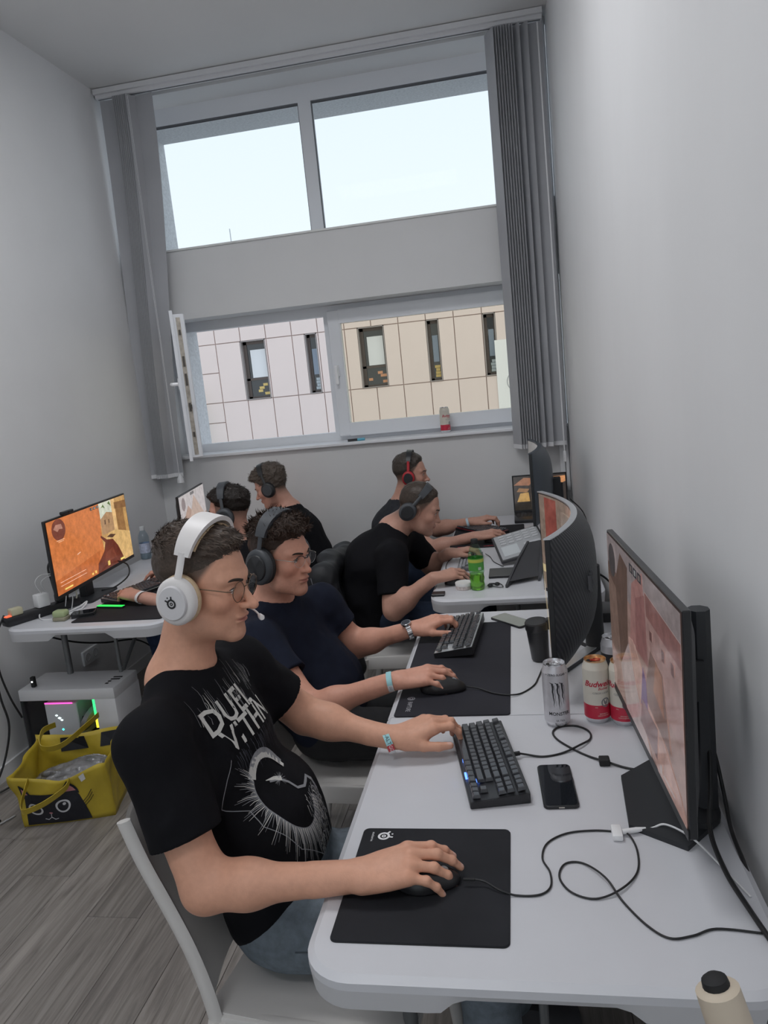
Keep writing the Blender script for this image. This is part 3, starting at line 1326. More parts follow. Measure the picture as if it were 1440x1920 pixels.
def hair_mat(name, c):
    return mat(name, attr='Col', rough=0.5, spec=0.35, noise=0.25, scale=260)


def head_sdf(S, nose=1.0, jaw=1.0, ears=(1, 1)):
    """local frame: x forward, y left, z up, origin between the ears"""
    S.u(ell((-0.014, 0, 0.036), (0.099, 0.076, 0.088)))
    S.u(ell((0.030, 0, -0.008), (0.062, 0.063, 0.082)), 0.03)
    S.u(ell((0.036, 0, -0.070), (0.046, 0.046, 0.050)), 0.03)
    for s in (-1, 1):
        S.u(rc((0.002, s * 0.054, -0.050), (0.026, s * 0.045 * jaw, -0.088), 0.017, 0.016), 0.04)
        S.u(rc((0.026, s * 0.045 * jaw, -0.088), (0.070, s * 0.014, -0.113), 0.016, 0.013), 0.035)
        S.u(ell((0.058, s * 0.044, -0.030), (0.026, 0.020, 0.020)), 0.025)
        S.u(rc((0.070, s * 0.046, 0.018), (0.088, s * 0.012, 0.016), 0.010, 0.010), 0.016)
    S.u(ell((0.078, 0, -0.111), (0.017, 0.019, 0.016)), 0.018)
    S.u(ell((0.066, 0, -0.070), (0.028, 0.030, 0.030)), 0.02)
    # eye sockets, lids
    for s in (-1, 1):
        S.s(ell((0.097, s * 0.031, -0.004), (0.014, 0.019, 0.012)), 0.014)
        S.u(ell((0.0755, s * 0.031, -0.003), (0.0135, 0.016, 0.0118)), 0.004)
        S.s(ell((0.0915, s * 0.031, -0.0042), (0.0085, 0.0125, 0.0040)), 0.0015)
    # nose
    S.u(rc((0.085, 0, 0.006), (0.111 * nose, 0, -0.039), 0.0070, 0.0098), 0.012)
    S.u(ell((0.1140 * nose, 0, -0.0425), (0.0105, 0.0100, 0.0088)), 0.008)
    for s in (-1, 1):
        S.u(ell((0.098 * nose, s * 0.0115, -0.043), (0.0115, 0.008, 0.0075)), 0.006)
        S.s(ell((0.103 * nose, s * 0.006, -0.052), (0.005, 0.0035, 0.004)), 0.003)
    # lips
    S.u(ell((0.0925, 0, -0.0690), (0.0115, 0.0225, 0.0058)), 0.006)
    S.u(ell((0.0905, 0, -0.0800), (0.0115, 0.0200, 0.0068)), 0.006)
    S.s(rc((0.1040, 0, -0.0745), (0.0890, -0.022, -0.0755), 0.0022, 0.0018), 0.003)
    S.s(rc((0.1040, 0, -0.0745), (0.0890, 0.022, -0.0755), 0.0022, 0.0018), 0.003)
    S.s(rc((0.0965, -0.010, -0.0905), (0.0965, 0.010, -0.0905), 0.005, 0.005), 0.008)
    # ears
    for s, on in zip((-1, 1), ears):
        if on:
            R = rot_zyx(s * 18, 12, 0)
            S.u(ell((-0.006, s * 0.079, -0.012), (0.019, 0.0075, 0.032), R), 0.006)
            S.s(ell((-0.002, s * 0.087, -0.010), (0.010, 0.005, 0.018), R), 0.005)


SK = (0.68, 0.355, 0.240)


class Hand:
    """hand frame: F forward along the fingers, U out of the back of the hand"""
    KN = [(0.088, 0.029, 0.001), (0.092, 0.008, 0.004), (0.087, -0.013, 0.002), (0.078, -0.031, -0.005)]
    PH = [(0.043, 0.026, 0.021), (0.047, 0.030, 0.022), (0.043, 0.028, 0.021), (0.034, 0.021, 0.019)]
    RD = [(0.0100, 0.0088, 0.0074), (0.0102, 0.0090, 0.0076), (0.0097, 0.0086, 0.0072), (0.0088, 0.0076, 0.0064)]

    def __init__(self, W, F, U, side, curls, spread=(6, 1, -5, -11), thumb=None, k=1.0):
        self.W = np.array(W, float)
        self.F = nrm(F)
        U = np.array(U, float)
        self.U = nrm(U - self.F * (U @ self.F))
        self.L = np.cross(self.U, self.F) * (1 if side == 'R' else -1)
        self.k = k
        self.curls = curls
        self.spread = spread
        self.thumb = thumb or [(0.018, 0.020, -0.008), (0.050, 0.043, -0.016), (0.078, 0.052, -0.022), (0.101, 0.050, -0.027)]
        self.nails = []

    def p(self, q):
        return self.W + self.k * (self.F * q[0] + self.L * q[1] + self.U * q[2])

    def sdf(self, S):
        k = self.k
        for i, K in enumerate(self.KN):
            S.u(rc(self.p((0.002, K[1] * 0.62, -0.002)), self.p((K[0], K[1], K[2] - 0.003)), 0.0150 * k, 0.0118 * k), 0.014 * k)
        S.u(ell(self.p((0.048, 0.0, -0.008)), (0.050 * k, 0.036 * k, 0.014 * k), np.stack([self.F, self.L, self.U], 1)), 0.015 * k)
        S.u(ell(self.p((0.035, 0.026, -0.013)), (0.030 * k, 0.017 * k, 0.014 * k), np.stack([self.F, self.L, self.U], 1)), 0.015 * k)
        for i, K in enumerate(self.KN):
            a = self.p(K)
            yaw = math.radians(self.spread[i])
            pit = 0.0
            for j in range(3):
                pit += math.radians(self.curls[i][j])
                dl = np.array([math.cos(pit) * math.cos(yaw), math.cos(pit) * math.sin(yaw), -math.sin(pit)])
                dw = self.F * dl[0] + self.L * dl[1] + self.U * dl[2]
                up = self.F * (math.sin(pit) * math.cos(yaw)) + self.L * (math.sin(pit) * math.sin(yaw)) + self.U * math.cos(pit)
                b = a + dw * self.PH[i][j] * k
                r0 = self.RD[i][j] * k
                r1 = (self.RD[i][j + 1] if j < 2 else self.RD[i][2] * 0.86) * k
                S.u(rc(a, b, r0, r1), 0.007 * k if j == 0 else 0.003 * k)
                if j < 2:
                    S.u(ell(b + up * 0.001, (r1 * 1.08,) * 3), 0.004 * k)
                else:
                    self.nails.append((b + up * r1 * 0.9 - dw * 0.002, up, r1))
                a = b
        T = [self.p(q) for q in self.thumb]
        rr = (0.0145, 0.0118, 0.0105, 0.0082)
        for j in range(3):
            S.u(rc(T[j], T[j + 1], rr[j] * k, rr[j + 1] * k), 0.012 * k if j == 0 else 0.004 * k)
        self.nails.append((T[3] + self.U * 0.007 * k, self.U, 0.008 * k))

    def tips(self):
        return [n[0] for n in self.nails]


def skin_col(P, base, hands=(), head=None, lips=True, stub=None, hairc=(0.05, 0.035, 0.025), fade=None):
    n = vnoise(P * 38, 3) * 0.5 + vnoise(P * 12, 5) * 0.5
    c = np.array(base, F32)[None] * (1 + 0.06 * n)[:, None]
    for h in hands:
        for (q, up, r) in h.nails:
            d = np.linalg.norm(P - q, axis=1)
            m = np.clip(1 - (d - r * 0.55) / (r * 0.35), 0, 1)[:, None]
            c = c * (1 - m) + np.array((0.72, 0.45, 0.38)) * m
        for K in h.KN:
            d = np.linalg.norm(P - h.p(K), axis=1)
            m = np.clip(1 - d / 0.02, 0, 1)[:, None] * 0.25
            c = c * (1 - m) + np.array((base[0] * 1.05, base[1] * 0.82, base[2] * 0.75)) * m
    if head is not None:
        pos, R = head
        q = (P - pos) @ R / float((R[:, 0] ** 2).sum())
        near = np.linalg.norm(q, axis=1) < 0.2
        # lips
        m = np.exp(-(((q[:, 0] - 0.098) / 0.012) ** 2 + (q[:, 1] / 0.020) ** 2 + ((q[:, 2] + 0.0745) / 0.0085) ** 2) ** 2)
        m = (m * near)[:, None]
        c = c * (1 - m) + np.array((0.46, 0.17, 0.14)) * m
        # flush on cheeks, nose, ears
        for ctr, rad, w in (((0.07, -0.045, -0.035), 0.03, 0.30), ((0.07, 0.045, -0.035), 0.03, 0.30), ((0.115, 0, -0.04), 0.018, 0.3), ((0, -0.08, -0.01), 0.035, 0.3), ((0, 0.08, -0.01), 0.035, 0.3)):
            m = (np.exp(-(np.linalg.norm(q - np.array(ctr), axis=1) / rad) ** 2) * w * near)[:, None]
            c = c * (1 - m) + np.array((base[0] * 1.02, base[1] * 0.72, base[2] * 0.66)) * m
        # dark inner line of the lids
        for s in (-1, 1):
            e = np.exp(-((q[:, 0] - 0.088) / 0.006) ** 2 - ((q[:, 1] - s * 0.031) / 0.013) ** 2 - ((q[:, 2] + 0.0035) / 0.0022) ** 2)
            m = (e * near * 0.8)[:, None]
            c = c * (1 - m) + np.array((0.05, 0.03, 0.025)) * m
        # short shaved hair on the skin below the hairline
        if fade is not None:
            m = (fade(q) * near)[:, None]
            c = c * (1 - m) + np.array(hairc) * m
        if stub:
            jw = np.clip(1 - np.abs(q[:, 2] + 0.10) / 0.05, 0, 1) * np.clip((q[:, 0] + 0.03) / 0.05, 0, 1)
            m = (jw * near * stub * (0.8 + 0.4 * vnoise(P * 420, 9)))[:, None]
            c = c * (1 - m) + np.array(hairc) * m
    return np.clip(c, 0, 1)


def strands(V, N, n, lf, comb, width, rnd, lift=0.35, cols=None, keep=None, droop=0.0):
    """short tapered hair blades rooted on a hair surface (local head frame)"""
    if keep is not None:
        ok = keep(V)
        V, N = V[ok], N[ok]
    if len(V) == 0:
        return np.zeros((0, 3)), np.zeros((0, 4), int), np.zeros((0, 3))
    ii = rnd.integers(0, len(V), n)
    p = V[ii] + rnd.normal(0, 0.0008, (n, 3))
    nn = N[ii]
    d = comb(p) + rnd.normal(0, 0.22, (n, 3))
    d = d - nn * (d * nn).sum(1)[:, None]
    d /= np.linalg.norm(d, axis=1)[:, None] + 1e-9
    lft = lift * (0.6 + 0.8 * rnd.random(n))
    d = d + nn * lft[:, None]
    d /= np.linalg.norm(d, axis=1)[:, None]
    L = (lf(p) if callable(lf) else lf) * (0.6 + 0.7 * rnd.random(n))
    side = np.cross(d, nn)
    side /= np.linalg.norm(side, axis=1)[:, None] + 1e-9
    w = width * (0.7 + 0.6 * rnd.random(n))
    root = p - nn * 0.002
    mid = root + d * (L * 0.55)[:, None]
    d2 = d - nn * (0.25 + droop)
    tip = mid + d2 * (L * 0.45)[:, None]
    Vv = np.stack([root - side * w[:, None], root + side * w[:, None], mid + side * w[:, None] * 0.8, mid - side * w[:, None] * 0.8, tip + side * w[:, None] * 0.2, tip - side * w[:, None] * 0.2], 1).reshape(-1, 3)
    b = np.arange(n) * 6
    Q = np.concatenate([np.stack([b, b + 1, b + 2, b + 3], 1), np.stack([b + 3, b + 2, b + 4, b + 5], 1)])
    tone = (0.7 + 0.7 * rnd.random(n))
    C = np.repeat(tone, 6)[:, None]
    return Vv, Q, C


def vnormals(V, Q):
    a, b, c, d = [V[Q[:, k]] for k in range(4)]
    fn = np.cross(c - a, d - b)
    N = np.zeros_like(V)
    for k in range(4):
        np.add.at(N, Q[:, k], fn)
    return N / (np.linalg.norm(N, axis=1)[:, None] + 1e-12)


def smoothf(x, a, b):
    t = np.clip((x - a) / (b - a), 0, 1)
    return t * t * (3 - 2 * t)


def make_hair(person, pos, R, name, col, zline, thick, comb, length, n, h=0.0026, seed=1, lift=0.35, noise=0.003, width=0.0011):
    """zline: (x list, z list) lower edge of the hair; thick(q): thickness over the skull"""
    skull = SDF()
    skull.u(ell((-0.014, 0, 0.036), (0.099, 0.076, 0.088)))
    skull.u(ell((0.030, 0, -0.008), (0.062, 0.063, 0.082)), 0.03)

    def f(q):
        zl = np.interp(q[:, 0], zline[0], zline[1])
        nz = vnoise(q * np.array((70, 110, 90), F32), seed) * noise
        zl = zl + 0.0045 * vnoise(q * np.array((150, 150, 30), F32), seed + 2)
        t = thick(q) * (0.03 + 0.97 * smoothf(q[:, 2] - zl, -0.002, 0.034))
        d = skull(q) - t + nz * np.clip(t / 0.012, 0.1, 1.5)
        d = smax(d, (zl - q[:, 2]) * 0.7, 0.004)
        # leave the face free
        return smax(d, -(ell((0.105, 0, -0.02), (0.05, 0.068, 0.075))(q)), 0.006)
    V, Q = polygonize(f, (-0.15, -0.115, -0.13), (0.145, 0.115, 0.19), h)
    N = vnormals(V, Q)
    rnd = np.random.default_rng(seed)
    C0 = np.full((len(V), 1), 0.75) * (1 + 0.25 * vnoise(V * np.array((160, 260, 200)), seed + 4))[:, None]
    Vs, Qs, Cs = strands(V, N, n, length, comb, width, rnd, lift)
    VV, QQ = joinVQ([(V, Q), (Vs, Qs)])
    CC = np.concatenate([C0, Cs])
    me = np_mesh('hair', VV @ R.T + pos, QQ, np.array(col)[None] * CC)
    return link(me, 'hair', hair_mat('hair_' + name, col), person, world=True)


def eyes_and_brows(person, pos, R, browcol, brows=True):
    for s in (-1, 1):
        M = frame_m(pos, R[:, 0], R[:, 1], R[:, 2])
        b = MB().ball((0.0772, s * 0.031, -0.0035), 0.0119, 14, 10, M)
        e = b.build('eye', eye_m, person, world=True, smooth='all')
        MB().ball((0.0848, s * 0.0308, -0.0042), (0.0046, 0.0055, 0.0055), 10, 8, M).build('iris', iris_m, e, smooth='all')
        MB().tube(crom([(0.0815, s * 0.0175, -0.0045), (0.0895, s * 0.026, 0.0006), (0.0890, s * 0.036, 0.0006), (0.0790, s * 0.0465, -0.0050)], 4), 0.0011, 6, M=M).build('eyelashes', mat('lash', (0.02, 0.014, 0.012), 0.7), person, world=True)
        if brows:
            pts = [(0.0985, s * 0.011, 0.0150), (0.0960, s * 0.024, 0.0185), (0.0880, s * 0.038, 0.0200), (0.0765, s * 0.051, 0.0150)]
            b = MB()
            cr = crom(pts, 4)
            m = len(cr)
            b.tube(cr, [0.0022 + 0.0014 * math.sin(PI * min(1, 0.25 + 0.75 * k / m)) * (1 - 0.6 * k / m) for k in range(m)], 6, M=M)
            b.build('eyebrow', mat('brow_' + browcol[0], browcol[1], 0.8), person, world=True, smooth='all')


def bbox(pts, pad):
    A = np.array(pts)
    return A.min(0) - pad, A.max(0) + pad


def build_body(person, spec, base=SK, res=(0.0024, 0.0022)):
    """head with neck, and both arms with hands: one skin mesh"""
    pos = np.array(spec['head'])
    hs = spec.get('hs', 1.0)
    R = rot_zyx(*spec['hrot']) * hs
    parts = []
    S = SDF()
    head_sdf(S, spec.get('nose', 1.0), spec.get('jaw', 1.0), spec.get('ears', (1, 1)))
    nb = (np.array(spec['neck']) - pos) @ R / hs ** 2
    nr = spec.get('neckr', 0.056)
    S.u(rc((-0.022, 0, -0.045), nb, nr, nr * 1.08), 0.035)
    S.u(ell(nb + np.array((0, 0, -0.02)), (0.075, 0.10, 0.06)), 0.04)
    lo, hi = bbox([(-0.13, -0.1, -0.15), (0.14, 0.1, 0.14), nb - 0.02], 0.02)
    lo2, hi2 = bbox([nb], 0.1)
    lo = np.minimum(lo, lo2)
    hi = np.maximum(hi, hi2)
    V, Q = polygonize(S, lo, hi, res[0])
    parts.append((V @ R.T + pos, Q))
    hands = []
    for sd in ('R', 'L'):
        a = spec.get('arm' + sd)
        if not a:
            continue
        sh, el, wr = [np.array(a[k], float) for k in ('sh', 'el', 'wr')]
        hd = Hand(wr + nrm(np.array(a['F'])) * 0.012, a['F'], a['U'], sd, a['curls'], a.get('spread', (6, 1, -5, -11)), a.get('thumb'), a.get('k', 1.0))
        hands.append(hd)
        S = SDF()
        g = a.get('g', 1.0)
        S.u(rc(sh, el, 0.050 * g, 0.036 * g))
        mid = sh + (el - sh) * 0.5
        S.u(rc(sh + (el - sh) * 0.3, el - (el - sh) * 0.25, 0.050 * g, 0.043 * g), 0.02)
        fm = el + (wr - el) * 0.3
        S.u(rc(el + nrm(wr - el) * 0.01, fm, 0.037 * g, 0.0385 * g), 0.06)
        S.u(rc(fm, wr, 0.0385 * g, 0.0255 * g), 0.04)
        lat = hd.L
        S.u(ecap(el + (wr - el) * 0.75, hd.p((0.01, 0, 0)), (0.031 * g, 0.025 * g), (0.029, 0.021), lat), 0.012)
        hd.sdf(S)
        lo, hi = bbox([sh, el, wr] + hd.tips() + [hd.p(k) for k in hd.KN] + [hd.p(q) for q in hd.thumb], 0.055)
        parts.append(polygonize(S, lo, hi, a.get('res', res[1])))
    V, Q = joinVQ(parts)
    col = skin_col(V, base, hands, (pos, R), stub=spec.get('stub'), hairc=spec.get('stubc', (0.08, 0.055, 0.04)), fade=spec.get('fade'))
    me = np_mesh('body', V, Q, col)
    o = link(me, 'body', skin_m, person, world=True)
    return o, pos, R, hands


def cloth_fold(amp, seed, fr=(9, 9, 9), fr2=30):
    fr = np.array(fr, F32)

    def f(P):
        w = P * fr + 0.35 * np.stack([vnoise(P * 7, seed + 1), vnoise(P * 7, seed + 2), vnoise(P * 7, seed + 3)], 1)
        a = vnoise(w, seed)
        r = 1 - np.abs(a) * 2
        return -amp * r * 0.7 - amp * 0.35 * vnoise(P * fr2, seed + 7)
    return f


def build_shirt(person, spec, m, name='t_shirt', h=0.0045, seed=3, amp=0.004):
    """loose short-sleeved shirt over the torso"""
    pel, wai, che, nek = [np.array(spec[k], float) for k in ('pelvis', 'waist', 'chest', 'neck')]
    shR, shL = np.array(spec['armR']['sh'], float), np.array(spec['armL']['sh'], float)
    lat = nrm(shL - shR)
    w = spec.get('w', 1.0)
    dp = spec.get('dep', 1.0)
    S = SDF()
    S.u(ecap(pel, wai, (0.178 * w, 0.125 * dp), (0.168 * w, 0.122 * dp), lat))
    S.u(ecap(wai, che, (0.165 * w, 0.120 * dp), (0.180 * w, 0.118 * dp), lat), 0.06)
    S.u(ecap(che, che + (nek - che) * 0.75, (0.180 * w, 0.116 * dp), (0.100 * w, 0.080), lat), 0.06)
    if 'belly' in spec:
        c, r = spec['belly']
        S.u(ell(c, r), 0.08)
    for sd, sh in (('R', shR), ('L', shL)):
        el = np.array(spec['arm' + sd]['el'], float)
        nk = nek + (sh - nek) * 0.15 + np.array((0, 0, -0.035))
        S.u(rc(nk, sh + np.array((0, 0, -0.004)), 0.052, 0.062), 0.06)
        t = spec.get('sleeve', 0.62)
        S.u(rc(sh, sh + (el - sh) * (t + 0.12), 0.066, 0.070), 0.045)
    S.add(cloth_fold(amp, seed, spec.get('fold', (9, 9, 7))))
    for sd, sh in (('R', shR), ('L', shL)):
        el = np.array(spec['arm' + sd]['el'], float)
        t = spec.get('sleeve', 0.62)
        e = sh + (el - sh) * t
        ax = nrm(el - sh)
        # cut the sleeve square and hollow its mouth
        cut = plane(e, ax)
        near = rc(e, e + ax * 0.2, 0.10, 0.10)
        S.s(lambda P, c=cut, n=near: smax(-c(P), n(P), 0.0), 0.0)
        S.s(rc(e - ax * 0.035, e + ax * 0.05, 0.052, 0.060), 0.004)
    # neck opening
    R = rot_zyx(*spec['hrot'])
    pos = np.array(spec['head'])
    nd = nrm(pos + R @ np.array((-0.02, 0, -0.05)) - nek)
    S.s(rc(nek + nd * 0.0, nek + nd * 0.3, 0.066, 0.09), 0.008)
    if 'collar_cut' in spec:
        p, n_ = spec['collar_cut']
        S.s(lambda P, c=plane(p, n_): -c(P), 0.006)
    # hem
    hp, hn = spec.get('hem', (pel - np.array((0, 0, 0.10)), (0, 0, -1)))
    S.i(plane(hp, hn), 0.006)
    pts = [pel, wai, che, nek, shR, shL] + [np.array(spec['arm' + s]['sh']) * 0.35 + np.array(spec['arm' + s]['el']) * 0.65 for s in 'RL']
    lo, hi = bbox(pts, 0.2)
    V, Q = polygonize(S, lo, hi, h)
    me = np_mesh(name, V, Q)
    o = link(me, name, m, person, world=True)
    return o, S, V, Q


def build_legs(person, spec, m, name='jeans', h=0.006, seed=11, shoes=None):
    pel = np.array(spec['pelvis'], float)
    S = SDF()
    lat = nrm(np.array(spec['armL']['sh'], float) - np.array(spec['armR']['sh'], float))
    S.u(ecap(pel - np.array((0, 0, 0.03)), pel + np.array((0, 0, 0.06)), (0.17, 0.115), (0.162, 0.112), lat))
    pts = [pel]
    for sd in 'RL':
        hp, kn, an = [np.array(q, float) for q in spec['leg' + sd]]
        S.u(rc(hp, kn, 0.088, 0.066), 0.04)
        S.u(rc(kn, an, 0.064, 0.052), 0.035)
        S.i(lambda P: -(P[:, 2] - 0.05), 0.0)
        pts += [hp, kn, an]
    S.add(cloth_fold(0.004, seed, (10, 10, 10)))
    lo, hi = bbox(pts, 0.14)
    V, Q = polygonize(S, lo, hi, h)
    o = link(np_mesh(name, V, Q), name, m, person, world=True)
    shm = shoes or mat('dark_shoe', (0.05, 0.05, 0.055), 0.6)
    for sd in 'RL':
        hp, kn, an = [np.array(q, float) for q in spec['leg' + sd]]
        d = np.array((kn - hp)[:2])
        d = d / np.linalg.norm(d)
        M = frame_m((an[0], an[1], 0), (d[0], d[1], 0), (-d[1], d[0], 0), (0, 0, 1))
        b = MB()
        prof = [(-0.075, 0.034, 0.075), (-0.06, 0.038, 0.085), (-0.02, 0.040, 0.085), (0.03, 0.043, 0.07), (0.09, 0.048, 0.055), (0.14, 0.044, 0.042), (0.17, 0.028, 0.03)]
        vs = []
        for x, w, z in prof:
            vs += [(x, -w, 0.0), (x, -w, z * 0.55), (x, -w * 0.55, z), (x, w * 0.55, z), (x, w, z * 0.55), (x, w, 0.0)]
        fs = []
        for q in range(len(prof) - 1):
            for s in range(6):
                a, c = q * 6 + s, q * 6 + (s + 1) % 6
                fs.append((a, c, c + 6, a + 6))
        fs += [tuple(range(6)), tuple((len(prof) - 1) * 6 + s for s in range(6))]
        b.add(vs, fs, M)
        b.build('shoe', shm, person, world=True, smooth=50)
    return o, S


# ---- things worn on the head, built in the head frame
def head_m(pos, R):
    return frame_m(pos, R[:, 0], R[:, 1], R[:, 2])


def axis_y(c, s, extra=None):
    """matrix taking +z of a lathe to the outward side of the head"""
    M = Matrix.Translation(c) @ Matrix.Rotation(-s * PI / 2, 4, 'X')
    return M if extra is None else M @ extra


def gear_logo(b, M, r, z, n=28):
    """ring, dot and three short spokes"""
    def ring(r0, r1):
        vs = []
        for k in range(n):
            a = 2 * PI * k / n
            vs += [(r0 * math.cos(a), r0 * math.sin(a), z), (r1 * math.cos(a), r1 * math.sin(a), z)]
        b.add(vs, [(2 * k, 2 * k + 1, (2 * k + 3) % (2 * n), (2 * k + 2) % (2 * n)) for k in range(n)], M)
    ring(r * 0.62, r)
    ring(r * 0.14, r * 0.36)
    for a, l in ((100, 0.55), (165, 0.55)):
        a = math.radians(a)
        c, s = math.cos(a), math.sin(a)
        w = r * 0.17
        b.add([(c * r * 0.95 - s * w, s * r * 0.95 + c * w, z), (c * r * 0.95 + s * w, s * r * 0.95 - c * w, z),
               (c * r * (1 + l) + s * w, s * r * (1 + l) - c * w, z), (c * r * (1 + l) - s * w, s * r * (1 + l) + c * w, z)], [(0, 1, 2, 3)], M)
    a = math.radians(133)
    vs = [(r * 1.45 * math.cos(a) + r * 0.17 * math.cos(2 * PI * k / 10), r * 1.45 * math.sin(a) + r * 0.17 * math.sin(2 * PI * k / 10), z) for k in range(10)]
    b.add(vs, [tuple(range(10))], M)


def headset(label, pos, R, shell, pad, accent=None, band_w=0.034, cup=(0.045, 0.052), tilt=0.0, cupx=0.0, group=None, mic=None, logo=None, bandr=0.148, cupz=-0.018, fat=1.0):
    t = thing('headset', label, 'headset', pos)
    Mh = head_m(pos, R) @ Matrix.Translation((cupx, 0, 0)) @ Matrix.Rotation(math.radians(tilt), 4, 'Y')
    accent = accent or shell
    hw = 0.098
    arc = []
    for k in range(25):
        a = PI * k / 24
        arc.append((0, -hw * 1.03 * math.cos(a), 0.042 + (bandr - 0.042) * math.sin(a) ** 0.75))
    MB().ribbon(arc[2:23], [band_w * (0.8 + 0.35 * math.sin(PI * k / 20)) for k in range(21)], 0.0085 * fat, (1, 0, 0), Mh).build('headband', shell, t, world=True, smooth=60)
    arc2 = [(0.0, y * 0.93, z - 0.011 - 0.004 * math.sin(PI * k / 24)) for k, (x, y, z) in enumerate(arc)]
    MB().ribbon(arc2[4:21], band_w * 0.92, 0.006, (1, 0, 0), Mh).build('band_pad', pad, t, world=True, smooth=60)
    for s in (-1, 1):
        # yoke from band to cup
        MB().tube([(0, s * 0.0985, 0.088), (0, s * 0.105, 0.045), (0, s * 0.112, 0.02), (0, s * 0.113, -0.005)], 0.006, 8, flat=(0.0085, 0.0042), up=(1, 0, 0), M=Mh).build('yoke', shell, t, world=True, smooth=50)
        S_ = Matrix.Diagonal((cup[0], cup[1], 1, 1))
        M = Mh @ axis_y((0, s * 0.078, cupz), s)
        # lathe frame: x stays forward, y becomes up/down
        MB().lathe([(0.55, 0.0), (0.92, 0.002), (1.03, 0.008), (1.02, 0.016), (0.94, 0.021)], 32, M @ S_).build('ear_cushion', pad, t, world=True, smooth=60)
        c = MB().lathe([(0.93, 0.018), (1.0, 0.021), (1.0, 0.031), (0.93, 0.037), (0.80, 0.0405), (0.70, 0.041)], 32, M @ S_).build('ear_cup', shell, t, world=True, smooth=45)
        MB().lathe([(0.72, 0.038), (0.72, 0.044), (0.67, 0.047), (0.0, 0.0475)], 32, M @ S_, cap=False).build('cup_plate', accent, c, smooth=45)
        if logo:
            b = MB()
            gear_logo(b, M @ Matrix.Rotation(0 if s < 0 else PI, 4, 'Z') @ Matrix.Diagonal((-1 if s > 0 else 1, 1, 1, 1)), 0.0105, 0.0482)
            b.build('logo', logo, c)
    if mic:
        side, pts, tipm = mic
        MB().tube(crom(pts, 5), 0.0022, 6, M=Mh).build('microphone_boom', shell, t, world=True, smooth=60)
        p, q = Vector(pts[-1]), Vector(pts[-2])
        d = (p - q).normalized()
        MB().tube([p - d * 0.002, p + d * 0.006, p + d * 0.02, p + d * 0.024], [0.003, 0.0055, 0.0068, 0.0055], 8, M=Mh).build('microphone', tipm, t, world=True, smooth=50)
    return t


def spectacles(label, pos, R, rimm, lens_r=(0.024, 0.0215), half=False, z=-0.004, fx=0.101, group=None, templem=None):
    t = thing('glasses', label, 'glasses', pos)
    M = head_m(pos, R)
    gl = glassmat('spectacle_lens', (0.99, 0.99, 0.99), 0.04)
    for s in (-1, 1):
        cx, cy = fx - 0.004, s * 0.0325
        n = 28
        pts = []
        for k in range(n):
            a = 2 * PI * k / n
            sq = 1.0 + 0.06 * math.cos(4 * a)
            y = lens_r[0] * math.cos(a) * sq
            pts.append((cx - 0.10 * abs(y + 0) * (1 if s * y > 0 else -0.3), cy + y, z + lens_r[1] * math.sin(a)))
        if half:
            up = [p for p in pts if p[2] > z + 0.001]
            up.sort(key=lambda p: p[1])
            MB().tube(up, 0.0013, 6, M=M).build('rim', rimm, t, world=True, smooth='all')
            MB().tube(pts, 0.0004, 5, closed=True, M=M).build('lens_edge', mat('lens_edge_m', (0.6, 0.62, 0.64), 0.2), t, world=True)
        else:
            MB().tube(pts, 0.0009, 6, closed=True, M=M).build('rim', rimm, t, world=True, smooth='all')
        MB().add([(p[0] - 0.0005, p[1], p[2]) for p in pts] + [(p[0] + 0.0007, p[1], p[2]) for p in pts],
                 [tuple(range(n - 1, -1, -1)), tuple(range(n, 2 * n))] + [(k, (k + 1) % n, n + (k + 1) % n, n + k) for k in range(n)], M).build('lens', gl, t, world=True)
        MB().tube(crom([(fx - 0.008, s * (0.0325 + lens_r[0]), z + 0.007), (fx - 0.014, s * 0.066, z + 0.008), (fx - 0.05, s * 0.0735, z + 0.010), (0.0, s * 0.082, z + 0.010), (-0.02, s * 0.081, z - 0.004)], 4), 0.0012, 6, M=M).build('temple', templem or rimm, t, world=True, smooth='all')
    MB().tube(crom([(fx - 0.003, -0.0105, z + 0.006), (fx + 0.003, 0, z + 0.010), (fx - 0.003, 0.0105, z + 0.006)], 4), 0.0012, 6, M=M).build('bridge', rimm, t, world=True, smooth='all')
    return t


def wristband(label, hand, off, w, rad, segs, name='wristband', cat='wristband', tilt=0.0):
    """cloth band around the wrist: segs = [(material, from, to)] angles round the arm, 0 = back of the hand"""
    t = thing(name, label, cat, hand.p((off, 0, 0)))
    F, L, U = [Vector(v) for v in (hand.F, hand.L, hand.U)]
    F2 = (F + U * tilt).normalized()
    U2 = (U - F2 * U.dot(F2)).normalized()
    L2 = U2.cross(F2) if U2.cross(F2).dot(L) > 0 else -U2.cross(F2)
    o = Vector(hand.p((off, 0, -0.001)))
    for (m, a0, a1, nm) in segs:
        n = max(3, int((a1 - a0) / 10))
        pts = []
        for k in range(n + 1):
            a = math.radians(a0 + (a1 - a0) * k / n)
            pts.append(o + L2 * (rad[0] * math.sin(a)) + U2 * (rad[1] * math.cos(a)))
        MB().ribbon(pts, w, 0.0012, F2).build(nm, m, t, world=True)
    return t, o, F2, L2, U2

